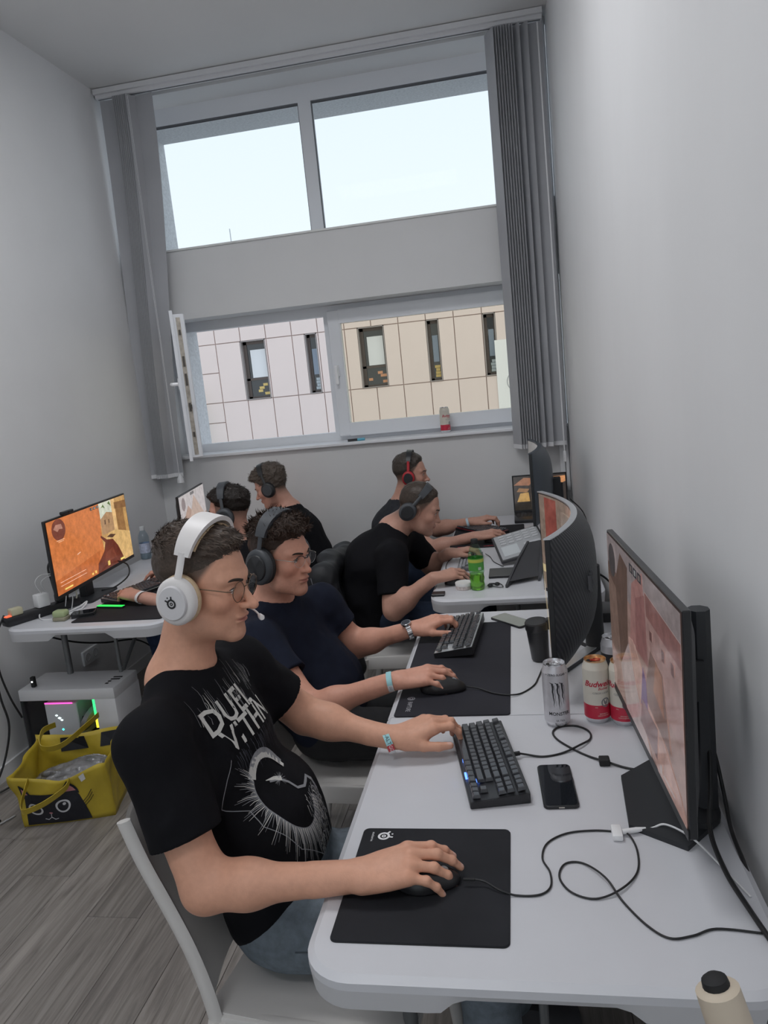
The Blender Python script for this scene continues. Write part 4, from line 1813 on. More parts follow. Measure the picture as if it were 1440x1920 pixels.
# ================================================================ man with the white headset (front)
blk = mat('black_cotton', (0.007, 0.007, 0.009), 0.85, noise=0.15, scale=30, bump=0.12, bscale=900, spec=0.15)
nvy = mat('navy_cotton', (0.010, 0.013, 0.026), 0.85, noise=0.15, scale=30, bump=0.12, bscale=900, spec=0.18)
chr_ = mat('charcoal_cotton', (0.028, 0.030, 0.036), 0.85, noise=0.2, scale=60, bump=0.12, bscale=900, spec=0.25)
jean = mat('grey_denim', (0.165, 0.195, 0.225), 0.85, noise=0.22, scale=55, bump=0.25, bscale=500, spec=0.2)
djean = mat('dark_denim', (0.02, 0.03, 0.055), 0.85, noise=0.2, scale=40, bump=0.2, bscale=500, spec=0.2)
KEYC = [(20, 42, 28), (24, 46, 28), (26, 46, 28), (28, 42, 26)]
MOUSEC = [(20, 22, 14), (22, 24, 15), (26, 26, 16), (26, 26, 18)]
P1 = dict(
    head=(-0.676, 1.468, 1.279), hrot=(-7, 8, 0), hs=0.96, neck=(-0.752, 1.46, 1.085), neckr=0.058, nose=1.06, ears=(0, 0),
    pelvis=(-0.60, 1.49, 0.55), waist=(-0.650, 1.482, 0.70), chest=(-0.728, 1.468, 0.905), w=1.0, dep=1.0,
    armR=dict(sh=(-0.742, 1.272, 1.005), el=(-0.645, 1.205, 0.742), wr=(-0.345, 1.195, 0.776), F=(0.95, 0.20, 0.20), U=(-0.15, -0.18, 1),
              curls=MOUSEC, spread=(2, 0, -4, -9), g=1.0, res=0.002, k=1.06,
              thumb=[(0.018, 0.020, -0.010), (0.050, 0.044, -0.020), (0.080, 0.050, -0.028), (0.104, 0.046, -0.034)]),
    armL=dict(sh=(-0.712, 1.655, 1.015), el=(-0.585, 1.745, 0.835), wr=(-0.352, 1.695, 0.790), F=(0.90, 0.34, 0.24), U=(-0.2, -0.25, 1),
              curls=KEYC, spread=(-2, 0, 3, 6), g=0.98, res=0.002, k=1.04,
              thumb=[(0.018, 0.020, -0.010), (0.050, 0.046, -0.020), (0.082, 0.056, -0.030), (0.108, 0.058, -0.038)]),
    hem=((-0.62, 1.4, 0.525), (0.62, 0, -0.78)), sleeve=0.66, belly=((-0.61, 1.485, 0.69), (0.10, 0.15, 0.12)),
    legR=((-0.55, 1.395, 0.508), (-0.13, 1.34, 0.535), (-0.13, 1.30, 0.10)),
    legL=((-0.55, 1.58, 0.508), (-0.12, 1.66, 0.535), (-0.11, 1.68, 0.10)),
)


def fade_fn(zl, amt=0.93, rng=0.085):
    """how much cropped hair shows on the skin below the hairline"""
    def f(q):
        z = np.interp(q[:, 0], zl[0], zl[1])
        xf = np.interp(q[:, 2], [-0.03, 0.0, 0.03, 0.06], [0.010, 0.020, 0.036, 0.055])
        m = smoothf(q[:, 2] - z, -rng, 0.004) * amt
        return m * smoothf(xf - q[:, 0], -0.006, 0.010)
    return f


ZL1 = ([-0.13, -0.09, -0.05, -0.012, 0.012, 0.030, 0.045, 0.058, 0.072, 0.12], [-0.015, -0.012, 0.004, 0.024, 0.034, 0.042, 0.050, 0.064, 0.072, 0.074])
P1['fade'] = fade_fn(ZL1)
P1['stubc'] = (0.085, 0.060, 0.046)
P1['stub'] = 0.10
man1 = thing('person', 'man in black printed t-shirt and grey jeans wearing a white headset', 'person', (-0.6, 1.48, 0))
body1, hp1, hR1, hands1 = build_body(man1, P1)


def thick1(q):
    top = smoothf(q[:, 2], 0.045, 0.105)
    fr = smoothf(q[:, 0], 0.02, 0.08) * top
    return 0.003 + 0.009 * top + 0.010 * fr + 0.004 * smoothf(-q[:, 0], 0.02, 0.08)


make_hair(man1, hp1, hR1, 'dark_brown', (0.085, 0.060, 0.046), ZL1, thick1, lambda p: np.stack([0.8 + 0 * p[:, 0], 0.0 * p[:, 0], -0.15 - 3.0 * np.clip(0.05 - p[:, 2], 0, 0.1)], 1),
          lambda p: 0.005 + 0.014 * smoothf(p[:, 2], 0.04, 0.10), 5600, seed=2, lift=0.28)
eyes_and_brows(man1, hp1, hR1, ('brown', (0.035, 0.022, 0.016)))
shirt1, sS1, sV1, sQ1 = build_shirt(man1, P1, blk, h=0.004, seed=3, amp=0.006)
legs1, legS1 = build_legs(man1, P1, jean, h=0.005)
white_pl = mat('headset_white', (0.78, 0.75, 0.74), 0.42)
beige_pad = mat('cushion_beige', (0.62, 0.46, 0.29), 0.8, noise=0.08, scale=200)
grey_pad = mat('band_grey', (0.50, 0.49, 0.50), 0.7)
logo_k = mat('logo_black', (0.012, 0.012, 0.014), 0.5)
hs1 = headset('white over-ear headset with beige cushions and a black gear logo', hp1, hR1, white_pl, beige_pad, mat('plate_grey', (0.66, 0.645, 0.66), 0.45), band_w=0.042,
              cup=(0.047, 0.053), tilt=6, cupx=-0.004, mic=(1, [(0.02, 0.105, -0.055), (0.06, 0.092, -0.072), (0.105, 0.062, -0.070), (0.128, 0.036, -0.066)], white_pl), logo=logo_k, bandr=0.145, fat=1.2)
gold = mat('wire_bronze', (0.16, 0.11, 0.075), 0.35, 0.8)
spectacles('thin bronze wire glasses on the man with the white headset', hp1, hR1, gold, lens_r=(0.0225, 0.0225), z=-0.006, fx=0.106)

# ================================================================ man in the navy t-shirt (second)
P2 = dict(
    head=(-0.795, 2.335, 1.130), hrot=(-20, 5, 0), neck=(-0.858, 2.385, 0.955), neckr=0.057, nose=0.96, jaw=1.06, ears=(0, 1),
    pelvis=(-0.70, 2.37, 0.55), waist=(-0.762, 2.375, 0.66), chest=(-0.838, 2.383, 0.80), w=1.02, dep=0.98,
    armR=dict(sh=(-0.850, 2.195, 0.880), el=(-0.680, 2.085, 0.690), wr=(-0.402, 2.070, 0.786), F=(0.96, 0.12, 0.14), U=(-0.12, -0.2, 1),
              curls=MOUSEC, spread=(4, 1, -4, -9), res=0.0025,
              thumb=[(0.018, 0.020, -0.010), (0.050, 0.044, -0.020), (0.080, 0.050, -0.028), (0.104, 0.046, -0.034)]),
    armL=dict(sh=(-0.745, 2.565, 0.885), el=(-0.640, 2.600, 0.705), wr=(-0.412, 2.515, 0.788), F=(0.90, 0.32, 0.24), U=(-0.2, -0.25, 1),
              curls=KEYC, spread=(-2, 0, 3, 6), res=0.0025,
              thumb=[(0.018, 0.020, -0.010), (0.050, 0.046, -0.020), (0.082, 0.056, -0.030), (0.108, 0.058, -0.038)]),
    hem=((-0.66, 2.37, 0.52), (0.45, 0, -0.9)), sleeve=0.55, belly=((-0.70, 2.375, 0.66), (0.11, 0.16, 0.11)),
    legR=((-0.66, 2.28, 0.515), (-0.20, 2.22, 0.545), (-0.18, 2.18, 0.10)),
    legL=((-0.66, 2.47, 0.515), (-0.20, 2.52, 0.545), (-0.18, 2.55, 0.10)),
)
ZL2 = ([-0.13, -0.09, -0.05, -0.012, 0.012, 0.028, 0.042, 0.058, 0.072, 0.12], [-0.03, -0.03, -0.015, 0.010, 0.022, 0.032, 0.042, 0.058, 0.066, 0.068])
P2['fade'] = fade_fn(ZL2)
P2['stub'] = 0.22
man2 = thing('person', 'man in plain navy t-shirt with half-rim glasses and black headset', 'person', (-0.7, 2.37, 0))
body2, hp2, hR2, hands2 = build_body(man2, P2, base=(0.67, 0.335, 0.240), res=(0.0028, 0.0025))


def thick2(q):
    top = smoothf(q[:, 2], 0.04, 0.10)
    fr = smoothf(q[:, 0], 0.0, 0.07) * top
    return 0.004 + 0.014 * top + 0.014 * fr


make_hair(man2, hp2, hR2, 'brown_swept', (0.060, 0.038, 0.029), ZL2, thick2, lambda p: np.stack([0.5 + 0 * p[:, 0], -0.5 + 0 * p[:, 0], 0.25 - 4.0 * np.clip(0.05 - p[:, 2], 0, 0.1)], 1),
          lambda p: 0.006 + 0.022 * smoothf(p[:, 2], 0.04, 0.10), 4200, h=0.003, seed=5, lift=0.5, noise=0.005)
eyes_and_brows(man2, hp2, hR2, ('brown', (0.035, 0.022, 0.016)))
shirt2, sS2, sV2, sQ2 = build_shirt(man2, P2, nvy, h=0.005, seed=8, amp=0.006)
blk_tr = mat('black_trousers', (0.012, 0.012, 0.014), 0.85, noise=0.2, scale=50)
build_legs(man2, P2, blk_tr, name='trousers', h=0.007)
hs_blk = mat('headset_black', (0.020, 0.021, 0.024), 0.42)
hs_pad = mat('headset_pad_black', (0.015, 0.015, 0.017), 0.65)
hs_gry = mat('headset_graphite', (0.055, 0.060, 0.068), 0.5)
headset('black over-ear headset on the man in the navy t-shirt', hp2, hR2, hs_gry, hs_pad, hs_blk, band_w=0.044, cup=(0.052, 0.060), tilt=4, cupx=-0.006, bandr=0.148, fat=1.6)
silver = mat('frame_silver', (0.55, 0.50, 0.46), 0.3, 0.9)
dkrim = mat('frame_dark', (0.03, 0.028, 0.03), 0.35, 0.3)
spectacles('half-rim metal glasses on the man in the navy t-shirt', hp2, hR2, dkrim, lens_r=(0.026, 0.019), half=True, z=-0.006, fx=0.107, templem=silver)

# ================================================================ things on the right-hand tables
def M2(x, y, z=TZ, rz=0.0):
    return Matrix.Translation((x, y, z)) @ Matrix.Rotation(math.radians(rz), 4, 'Z')


pad_m = mat('mouse_pad_cloth', (0.016, 0.017, 0.021), 0.8, noise=0.25, scale=8, bump=0.1, bscale=900, spec=0.3)
pad2_m = mat('desk_pad_cloth', (0.022, 0.022, 0.030), 0.75, noise=0.2, scale=6, bump=0.1, bscale=900, spec=0.3)
rub = mat('rubber_black', (0.012, 0.012, 0.013), 0.7)
print_w = mat('print_white', (0.80, 0.80, 0.82), 0.7)


def pad(name, label, x0, x1, y0, y1, m, r=0.012, th=0.004, cat='mouse pad', z=TZ):
    t = thing(name, label, cat, ((x0 + x1) / 2, (y0 + y1) / 2, z))
    MB().prism(rrect(x0, x1, y0, y1, r), z, z + th * 0.5).build('rubber_base', rub, t, world=True)
    MB().prism(rrect(x0, x1, y0, y1, r), z + th * 0.5, z + th, top=rrect(x0 + 0.001, x1 - 0.001, y0 + 0.001, y1 - 0.001, r)).build('cloth_top', m, t, world=True)
    return t


def flat_text(b, s, size, M, bold=0.0, shear=0.0):
    vs, fs = text_geo(s, size, bold=bold, shear=shear)
    b.add(vs, fs, M)


p1 = pad('mouse_pad', 'black mouse pad with white gear logo under the front man\'s hand', -0.368, -0.066, 1.076, 1.396, pad_m)
b = MB()
Ml = Matrix.Translation((-0.322, 1.368, TZ + 0.0042)) @ Matrix.Rotation(math.radians(-90), 4, 'Z')
gear_logo(b, Ml @ Matrix.Rotation(math.radians(-20), 4, 'Z'), 0.0125, 0)
flat_text(b, 'steelseries', 0.0075, Matrix.Translation((-0.345, 1.366, TZ + 0.0042)) @ Matrix.Rotation(math.radians(-90), 4, 'Z'))
b.build('logo_print', print_w, p1, world=True)
p2 = pad('desk_pad', 'long dark desk pad under the second man\'s keyboard and mouse', -0.388, -0.067, 1.918, 2.69, pad2_m, cat='desk pad')
b = MB()
flat_text(b, 'RAPTURE', 0.019, Matrix.Translation((-0.352, 1.978, TZ + 0.0042)) @ Matrix.Rotation(math.radians(-90), 4, 'Z') @ Matrix.Diagonal((0.8, 1, 1, 1)))
n = 20
for r in (0.011, 0.006):
    vs = []
    for k in range(n):
        a = 2 * PI * k / n
        vs += [(-0.352 + r * math.cos(a), 2.032 + r * math.sin(a), TZ + 0.0042), (-0.352 + (r - 0.002) * math.cos(a), 2.032 + (r - 0.002) * math.sin(a), TZ + 0.0042)]
    b.add(vs, [(2 * k, 2 * k + 1, (2 * k + 3) % (2 * n), (2 * k + 2) % (2 * n)) for k in range(n)])
b.build('logo_print', mat('print_grey', (0.45, 0.45, 0.48), 0.7), p2, world=True)

# ---------------------------------------------------------------- keyboards
key_m = mat('keycap_black', (0.05, 0.052, 0.06), 0.22, spec=1.0)
case_m = mat('keyboard_case', (0.018, 0.018, 0.021), 0.38)
alu_m = mat('keyboard_plate_silver', (0.62, 0.64, 0.66), 0.35, 0.6)
plate_k = mat('keyboard_plate_black', (0.05, 0.052, 0.058), 0.35, 0.3)
KU = 0.0187


def layout():
    """tenkeyless: (row, x, width) in key units, row 0 = function row"""
    L = []
    x = 0
    for w, k in ((1, 1), (-1, 1), (1, 4), (-0.5, 1), (1, 4), (-0.5, 1), (1, 4), (-0.25, 1), (1, 3)):
        for _ in range(k):
            if w > 0:
                L.append((0, x, w))
            x += abs(w)
    for r, ws in ((1, [1] * 13 + [2, -0.25, 1, 1, 1]), (2, [1.5] + [1] * 12 + [1.5, -0.25, 1, 1, 1]), (3, [1.75] + [1] * 11 + [2.25]),
                  (4, [2.25] + [1] * 10 + [2.75, -1.25, 1]), (5, [1.25] * 3 + [6.25] + [1.25] * 4 + [-0.25, 1, 1, 1])):
        x = 0
        for w in ws:
            if w > 0:
                L.append((r, x, w))
            x += abs(w)
    return L


KEYMESH = {}


def key_mesh(w, m, tag_):
    k = (w, tag_)
    if k not in KEYMESH:
        a = w * KU / 2 - 0.0006
        c = KU / 2 - 0.0006
        t = 0.0028
        o0 = [(-a, -c), (a, -c), (a, c), (-a, c)]
        b = MB()
        b.prism(o0, 0.0, 0.006, top=[(-a + t * 0.6, -c + t * 0.6), (a - t * 0.6, -c + t * 0.6), (a - t * 0.6, c - t * 0.6), (-a + t * 0.6, c - t * 0.6)])
        b.prism([(-a + t * 0.6, -c + t * 0.6), (a - t * 0.6, -c + t * 0.6), (a - t * 0.6, c - t * 0.6), (-a + t * 0.6, c - t * 0.6)], 0.006, 0.0075,
                top=[(-a + t, -c + t), (a - t, -c + t), (a - t, c - t), (-a + t, c - t)])
        me = b.mesh('key')
        me.materials.append(m)
        KEYMESH[k] = me
    return KEYMESH[k]


def keyboard(name, label, M, keys=True, km=key_m, cm=case_m, plate=None, rows_h=None, skip=(), tag_='a', glow=None, case_h=0.022):
    """origin at the middle of the back left..right base; x right for the typist, y away from him"""
    W, D = 18.25 * KU + 0.012, 6.25 * KU + 0.014
    t = thing(name, label, 'keyboard')
    t.matrix_world = M
    b = MB()
    # wedge case
    zf, zb = case_h * 0.62, case_h
    o = rrect(-W / 2, W / 2, -D / 2, D / 2, 0.003, 2)

    def zt(y):
        return zf + (zb - zf) * (y + D / 2) / D
    n = len(o)
    vs = [(x, y, 0.002) for x, y in o] + [(x, y, zt(y)) for x, y in o]
    b.add(vs, [tuple(range(n - 1, -1, -1)), tuple(range(n, 2 * n))] + [(i, (i + 1) % n, n + (i + 1) % n, n + i) for i in range(n)])
    b.build('case', cm, t)
    MB().add([(x * 0.985, y * 0.965, zt(y * 0.965) + 0.0006) for x, y in o], [tuple(range(n))]).build('top_plate', plate or plate_k, t)
    b = MB()
    for sx in (-1, 1):
        b.rbox(sx * W * 0.42 - 0.015, sx * W * 0.42 + 0.015, D / 2 - 0.025, D / 2 - 0.012, 0.0, 0.004, 0.001, 1)
        b.rbox(sx * W * 0.42 - 0.015, sx * W * 0.42 + 0.015, -D / 2 + 0.012, -D / 2 + 0.025, 0.0, 0.004, 0.001, 1)
    b.build('rubber_feet', rub, t)
    sl = math.atan2(zb - zf, D)
    allm = MB()
    for i, (r, x, w) in enumerate(layout()):
        if i in skip:
            continue
        yy = D / 2 - 0.007 - KU / 2 - r * KU - (0.25 * KU if r > 0 else 0)
        xx = -W / 2 + 0.006 + (x + w / 2) * KU
        tiltr = (-0.10, -0.06, -0.02, 0.03, 0.08, 0.12)[r]
        hgt = (0.004, 0.0040, 0.003, 0.0022, 0.0025, 0.003)[r] + 0.002
        Mk = Matrix.Translation((xx, yy, zt(yy) + hgt)) @ Matrix.Rotation(sl - tiltr, 4, 'X')
        me = key_mesh(w, km, tag_)
        if keys:
            o_ = bpy.data.objects.new('key', me)
            COL.objects.link(o_)
            o_.parent = t
            o_.matrix_basis = Mk
        else:
            allm.add([tuple(v.co) for v in me.vertices], [tuple(p.vertices) for p in me.polygons], Mk)
    if not keys:
        k = allm.build('keys', km, t)
        k['kind'] = 'stuff'
    if glow:
        b = MB()
        for (x, y, w) in glow:
            b.box(-W / 2 + x * KU, -W / 2 + (x + w) * KU, -D / 2 + y * KU, -D / 2 + (y + 0.3) * KU, zf + 0.001, zt(0) + 0.0015)
        b.build('key_backlight', emat('led_blue', (0.1, 0.25, 1.0), 3.0), t)
    return t, W, D


k1, KW, KD = keyboard('keyboard', 'black mechanical keyboard under the front man\'s left hand', M2(-0.120, 1.655, TZ, -90 + 11) , glow=[(12.5, 0.2, 1.2), (9.2, 0.4, 0.5), (14.2, 1.4, 0.6)], case_h=0.024)
k2, _, _ = keyboard('keyboard', 'black keyboard with silver plate on the long desk pad', M2(-0.238, 2.515, TZ + 0.004, -90 - 4) @ Matrix.Rotation(math.radians(5), 4, 'X') @ Matrix.Translation((0, 0, 0.004)), plate=alu_m, case_h=0.028)


# ---------------------------------------------------------------- mice
def mouse(label, M, m, m2, scale=1.0):
    t = thing('computer_mouse', label, 'mouse')
    t.matrix_world = M
    S = SDF()
    S.u(ell((0.0, 0, 0.006), (0.062, 0.031, 0.032)))
    S.u(ell((-0.018, 0, 0.010), (0.038, 0.033, 0.030)), 0.02)
    S.i(plane((0, 0, 0.0015), (0, 0, -1)), 0.004)
    S.s(rc((0.02, 0, 0.036), (0.075, 0, 0.022), 0.0012, 0.0012), 0.001)
    V, Q = polygonize(S, (-0.075, -0.045, -0.004), (0.075, 0.045, 0.05), 0.0022)
    link(np_mesh('shell', V * scale, Q), 'shell', m, t)
    Mw = Matrix.Translation((0.030 * scale, 0, 0.026 * scale)) @ Matrix.Rotation(PI / 2, 4, 'X')
    MB().lathe([(0.006, -0.003), (0.010, -0.0025), (0.010, 0.0025), (0.006, 0.003)], 14, Mw).build('scroll_wheel', m2, t, smooth=40)
    return t


mouse_k = mat('mouse_black', (0.018, 0.018, 0.020), 0.35)
mouse_w = mat('wheel_grey', (0.35, 0.35, 0.36), 0.5)
mouse('black mouse under the front man\'s right hand', M2(-0.212, 1.222, TZ + 0.004, 10), mouse_k, mouse_w, 0.92)
mouse('black gaming mouse under the hand of the man in navy', M2(-0.262, 2.085, TZ + 0.004, 2), mouse_k, mouse_w, 1.08)


# ---------------------------------------------------------------- phones
def phone(label, M, w=0.073, l=0.155, th=0.008, scr=None):
    t = thing('smartphone', label, 'phone')
    t.matrix_world = M
    b = MB()
    o = rrect(-w / 2, w / 2, -l / 2, l / 2, 0.011)
    oi = rrect(-w / 2 + 0.0012, w / 2 - 0.0012, -l / 2 + 0.0012, l / 2 - 0.0012, 0.010)
    b.prism(oi, 0, 0.0012, top=o)
    b.prism(o, 0.0012, th - 0.0012)
    b.prism(o, th - 0.0012, th, top=oi)
    b.build('case', mat('phone_case', (0.015, 0.016, 0.018), 0.35), t, smooth=30)
    MB().prism(rrect(-w / 2 + 0.003, w / 2 - 0.003, -l / 2 + 0.003, l / 2 - 0.003, 0.009), th - 0.0004, th + 0.0003).build('screen', scr or mat('phone_screen', (0.010, 0.012, 0.016), 0.04, spec=0.9), t)
    MB().rbox(-0.006, 0.006, -l / 2 - 0.0006, -l / 2 + 0.001, th * 0.3, th * 0.65, 0.0005, 1).build('charging_port', mat('port_metal', (0.6, 0.55, 0.5), 0.3, 0.8), t)
    MB().rbox(w / 2 - 0.001, w / 2 + 0.0008, 0.01, 0.03, th * 0.3, th * 0.7, 0.0004, 1).build('side_button', MATS['phone_case'], t)
    return t


phone('black smartphone lying beside the front keyboard', M2(0.036, 1.558, TZ, 3), 0.074, 0.172)
phone('smartphone lying by the far corner of the long desk pad', M2(-0.062, 2.695, TZ, 42), 0.074, 0.165)


# ---------------------------------------------------------------- drink cans
def wrap(b, vs, fs, r, z, ang):
    """lay flat text round a can of radius r, centred at angle ang"""
    out = []
    for (x, y, _) in vs:
        a = ang + x / r
        out.append((r * math.cos(a), r * math.sin(a), z + y))
    b.add(out, fs)


def can(label, x, y, z, rot, body, bands, texts, lidm, group, H=0.168, R=0.033, tabm=None, marks=None):
    t = thing('drink_can', label, 'can', (x, y, z), math.radians(rot), group)
    prof = [(0.022, 0.003), (0.024, 0.0), (0.026, 0.002), (R - 0.002, 0.010), (R, 0.016)]
    MB().lathe(prof, 40).build('base', mat('can_base', (0.75, 0.75, 0.77), 0.3, 0.9), t, smooth=50)
    zs = [0.016] + [q[0] for q in bands] + [H - 0.022]
    ms = [body] + [q[1] for q in bands]
    for i in range(len(zs) - 1):
        MB().lathe([(R, zs[i]), (R, zs[i + 1])], 40, cap=False).build('body', ms[i], t, smooth=50)
    MB().lathe([(R, H - 0.022), (R - 0.002, H - 0.015), (0.0275, H - 0.005), (0.0272, H - 0.003)], 40, cap=False).build('shoulder', ms[-1], t, smooth=50)
    MB().lathe([(0.0272, H - 0.003), (0.0280, H), (0.0268, H), (0.0255, H - 0.006), (0.024, H - 0.0055), (0.0, H - 0.0055)], 40, cap=False).build('lid', lidm, t, smooth=40)
    b = MB()
    b.tube([(0.004 + 0.009 * math.cos(k * PI / 8), 0.0065 * math.sin(k * PI / 8), H - 0.003) for k in range(16)], 0.0014, 6, closed=True)
    b.box(-0.012, 0.0, -0.006, 0.006, H - 0.0045, H - 0.003)
    b.build('pull_tab', tabm or lidm, t, smooth=40)
    MB().add([(-0.013 + 0.008 * math.cos(k * PI / 8), 0.010 * math.sin(k * PI / 8), H - 0.0052) for k in range(16)], [tuple(range(16))]).build('mouth_hole', mat('can_hole', (0.01, 0.008, 0.006), 0.6), t)
    for (s, size, zz, m, sh, ang, bold) in texts:
        vs, fs = text_geo(s, size, shear=sh, bold=bold)
        b = MB()
        wrap(b, vs, fs, R + 0.0003, zz, math.radians(ang))
        b.build('lettering', m, t)
    for (polys, m) in (marks or []):
        b = MB()
        for pl in polys:
            n = len(pl)
            wrap(b, [(p[0], p[1], 0) for p in pl], [tuple(range(n))], R + 0.00035, 0, math.radians(-90))
        b.build('emblem', m, t)
    return t


can_silver = mat('can_silver', (0.62, 0.61, 0.64), 0.36, 0.35, noise=0.06, scale=70)
can_cream = mat('can_cream', (0.66, 0.62, 0.54), 0.42)
can_red = mat('can_red', (0.55, 0.022, 0.055), 0.38)
can_lid = mat('can_lid', (0.8, 0.8, 0.82), 0.25, 0.9)
can_lid_g = mat('can_lid_gold', (0.75, 0.48, 0.26), 0.3, 0.9)
ink = mat('ink_dark', (0.03, 0.03, 0.035), 0.6)
ink_g = mat('ink_grey', (0.20, 0.20, 0.21), 0.6)
ink_r = mat('ink_red', (0.50, 0.02, 0.05), 0.5)
tab_red = mat('tab_red', (0.5, 0.05, 0.03), 0.3, 0.5)


def claw(x0, w, top, bot, jag, seed, thin):
    """ragged tapering stroke as a strip of quads"""
    r = random.Random(seed)
    n = 9
    out = []
    L, Rr = [], []
    for k in range(n + 1):
        t = k / n
        z = top + (bot - top) * t
        c = x0 + 0.0035 * t + (r.random() - 0.5) * jag * (1 if 0 < k < n else 0)
        ww = w * (1 - t) ** 0.8 + 0.0002
        L.append((c - ww / 2, z))
        Rr.append((c + ww / 2, z))
    for k in range(n):
        out.append([L[k], Rr[k], Rr[k + 1], L[k + 1]])
    return out


claws = []
for i, (cx, bt) in enumerate(((-0.012, 0.058), (0.001, 0.052), (0.013, 0.066))):
    claws += claw(cx, 0.0052, 0.122, bt, 0.0026, i + 1, False)
    claws += claw(cx + 0.0048, 0.0011, 0.118, bt + 0.004, 0.003, i + 11, True)
    claws.append([(cx - 0.0075, 0.1255), (cx + 0.003, 0.1225), (cx + 0.003, 0.1215), (cx - 0.004, 0.1225)])
g_cans = 'drink cans'
# angle on the can that faces the camera is about -90 degrees
can('silver energy drink can with three black claw marks', 0.055, 1.868, TZ, 4, can_silver, [], [
    ('MONSTER', 0.0125, 0.040, ink, 0, -84, 0.0002), ('ULTRA', 0.0072, 0.022, ink, 0, -82, 0), ('+ ZERO SUGAR +', 0.0078, 0.1452, ink, 0, -88, 0.0001), ('500 ML', 0.005, 0.012, ink_g, 0, -82, 0)],
    can_lid, g_cans, marks=[(claws, ink)])
emb = []
for k in range(20):
    a, c = 2 * PI * k / 20, 2 * PI * (k + 1) / 20
    cx, cz = 0.0195, 0.060
    emb.append([(cx + 0.0125 * math.cos(a), cz + 0.0125 * math.sin(a)), (cx + 0.0125 * math.cos(c), cz + 0.0125 * math.sin(c)), (cx + 0.009 * math.cos(c), cz + 0.009 * math.sin(c)), (cx + 0.009 * math.cos(a), cz + 0.009 * math.sin(a))])
shield = [[(0.0135, 0.067), (0.0255, 0.067), (0.0245, 0.058), (0.0195, 0.052), (0.0145, 0.058)]]
BUDT = [('Budweiser', 0.0215, 0.110, ink_r, 0.35, -74, 0.0005), ('Budvar', 0.010, 0.098, ink_r, 0.35, -66, 0.0001), ('CZECH LAGER', 0.0068, 0.086, ink_g, 0.0, -76, 0.0), ('1895', 0.004, 0.0475, can_cream, 0.0, -100, 0.0),
        ('BREWED IN', 0.0042, 0.030, can_cream, 0, -68, 0), ('CZECH REPUBLIC', 0.0042, 0.025, can_cream, 0, -68, 0)]
BUDM = [(emb, ink_g), (shield, ink_g), ([[(-0.021, 0.1015), (0.012, 0.1035), (0.014, 0.1048), (-0.012, 0.1032)]], ink_r)]
bud = can('cream and red beer can standing right of the silver can', 0.158, 1.885, TZ, 2, can_red, [(0.053, can_cream)], BUDT, can_lid_g, g_cans, tabm=tab_red, marks=BUDM)
can('cream and red beer can half hidden behind the front monitor', 0.222, 1.868, TZ, -25, can_red, [(0.053, can_cream)], BUDT, can_lid_g, g_cans, tabm=tab_red, marks=BUDM)
can('dark labelled can between the two monitors on the right', 0.222, 2.045, TZ, 20, mat('can_dark', (0.05, 0.05, 0.06), 0.4, 0.3), [(0.03, can_silver), (0.05, mat('can_black', (0.02, 0.02, 0.025), 0.4)), (0.125, can_silver)], [('ENERGY', 0.011, 0.09, print_w, 0, -95, 0)], can_lid, g_cans)
can('cream and red beer can standing on the window sill', -0.455, 4.99, 1.288, 35, can_red, [(0.053, can_cream)], BUDT, can_lid, g_cans, marks=BUDM)
mk = thing('marker_pen', 'dark marker pen with blue cap lying on the window sill', 'pen', (-1.06, 4.93, 1.288))
MB().tube([(-1.11, 4.93, 1.297), (-1.045, 4.935, 1.297)], 0.008, 10).build('barrel', ink, mk, world=True, smooth=40)
MB().tube([(-1.045, 4.935, 1.297), (-0.995, 4.939, 1.297)], 0.0088, 10).build('cap', mat('cap_blue', (0.12, 0.45, 0.6), 0.4), mk, world=True, smooth=40)

# black insulated cup leaning beside the curved monitor
cp = thing('travel_cup', 'black travel cup with glossy lid tilted against the curved monitor', 'cup', (0.03, 2.30, TZ))
Mc = Matrix.Translation((0.028, 2.31, TZ + 0.004)) @ Matrix.Rotation(math.radians(4), 4, 'X') @ Matrix.Rotation(math.radians(-3), 4, 'Y')
MB().lathe([(0.026, 0), (0.028, 0.003), (0.034, 0.10), (0.035, 0.105)], 32, Mc).build('body', mat('cup_black', (0.02, 0.02, 0.022), 0.35), cp, world=True, smooth=40)
MB().lathe([(0.0355, 0.103), (0.0365, 0.106), (0.0365, 0.126), (0.034, 0.130), (0.0335, 0.1295), (0.0, 0.1295)], 32, Mc, cap=False).build('lid', mat('cup_lid', (0.03, 0.03, 0.032), 0.08), cp, world=True, smooth=30)
MB().rbox(0.030, 0.045, -0.011, 0.011, 0.10, 0.135, 0.003, 1, Mc).build('clasp', MATS['cup_black'], cp, world=True)


# ---------------------------------------------------------------- cables
cab_k = mat('cable_black', (0.012, 0.012, 0.013), 0.45)
cab_w = mat('cable_white', (0.75, 0.75, 0.76), 0.45)


def cable(label, pts, r=0.0022, m=None, n=8, closed=False, extra=None):
    t = thing('cable', label, 'cable', pts[0])
    MB().tube(crom(pts, n), r, 8).build('cord', m or cab_k, t, world=True, smooth='all')
    return t


ZT_ = TZ + 0.0026
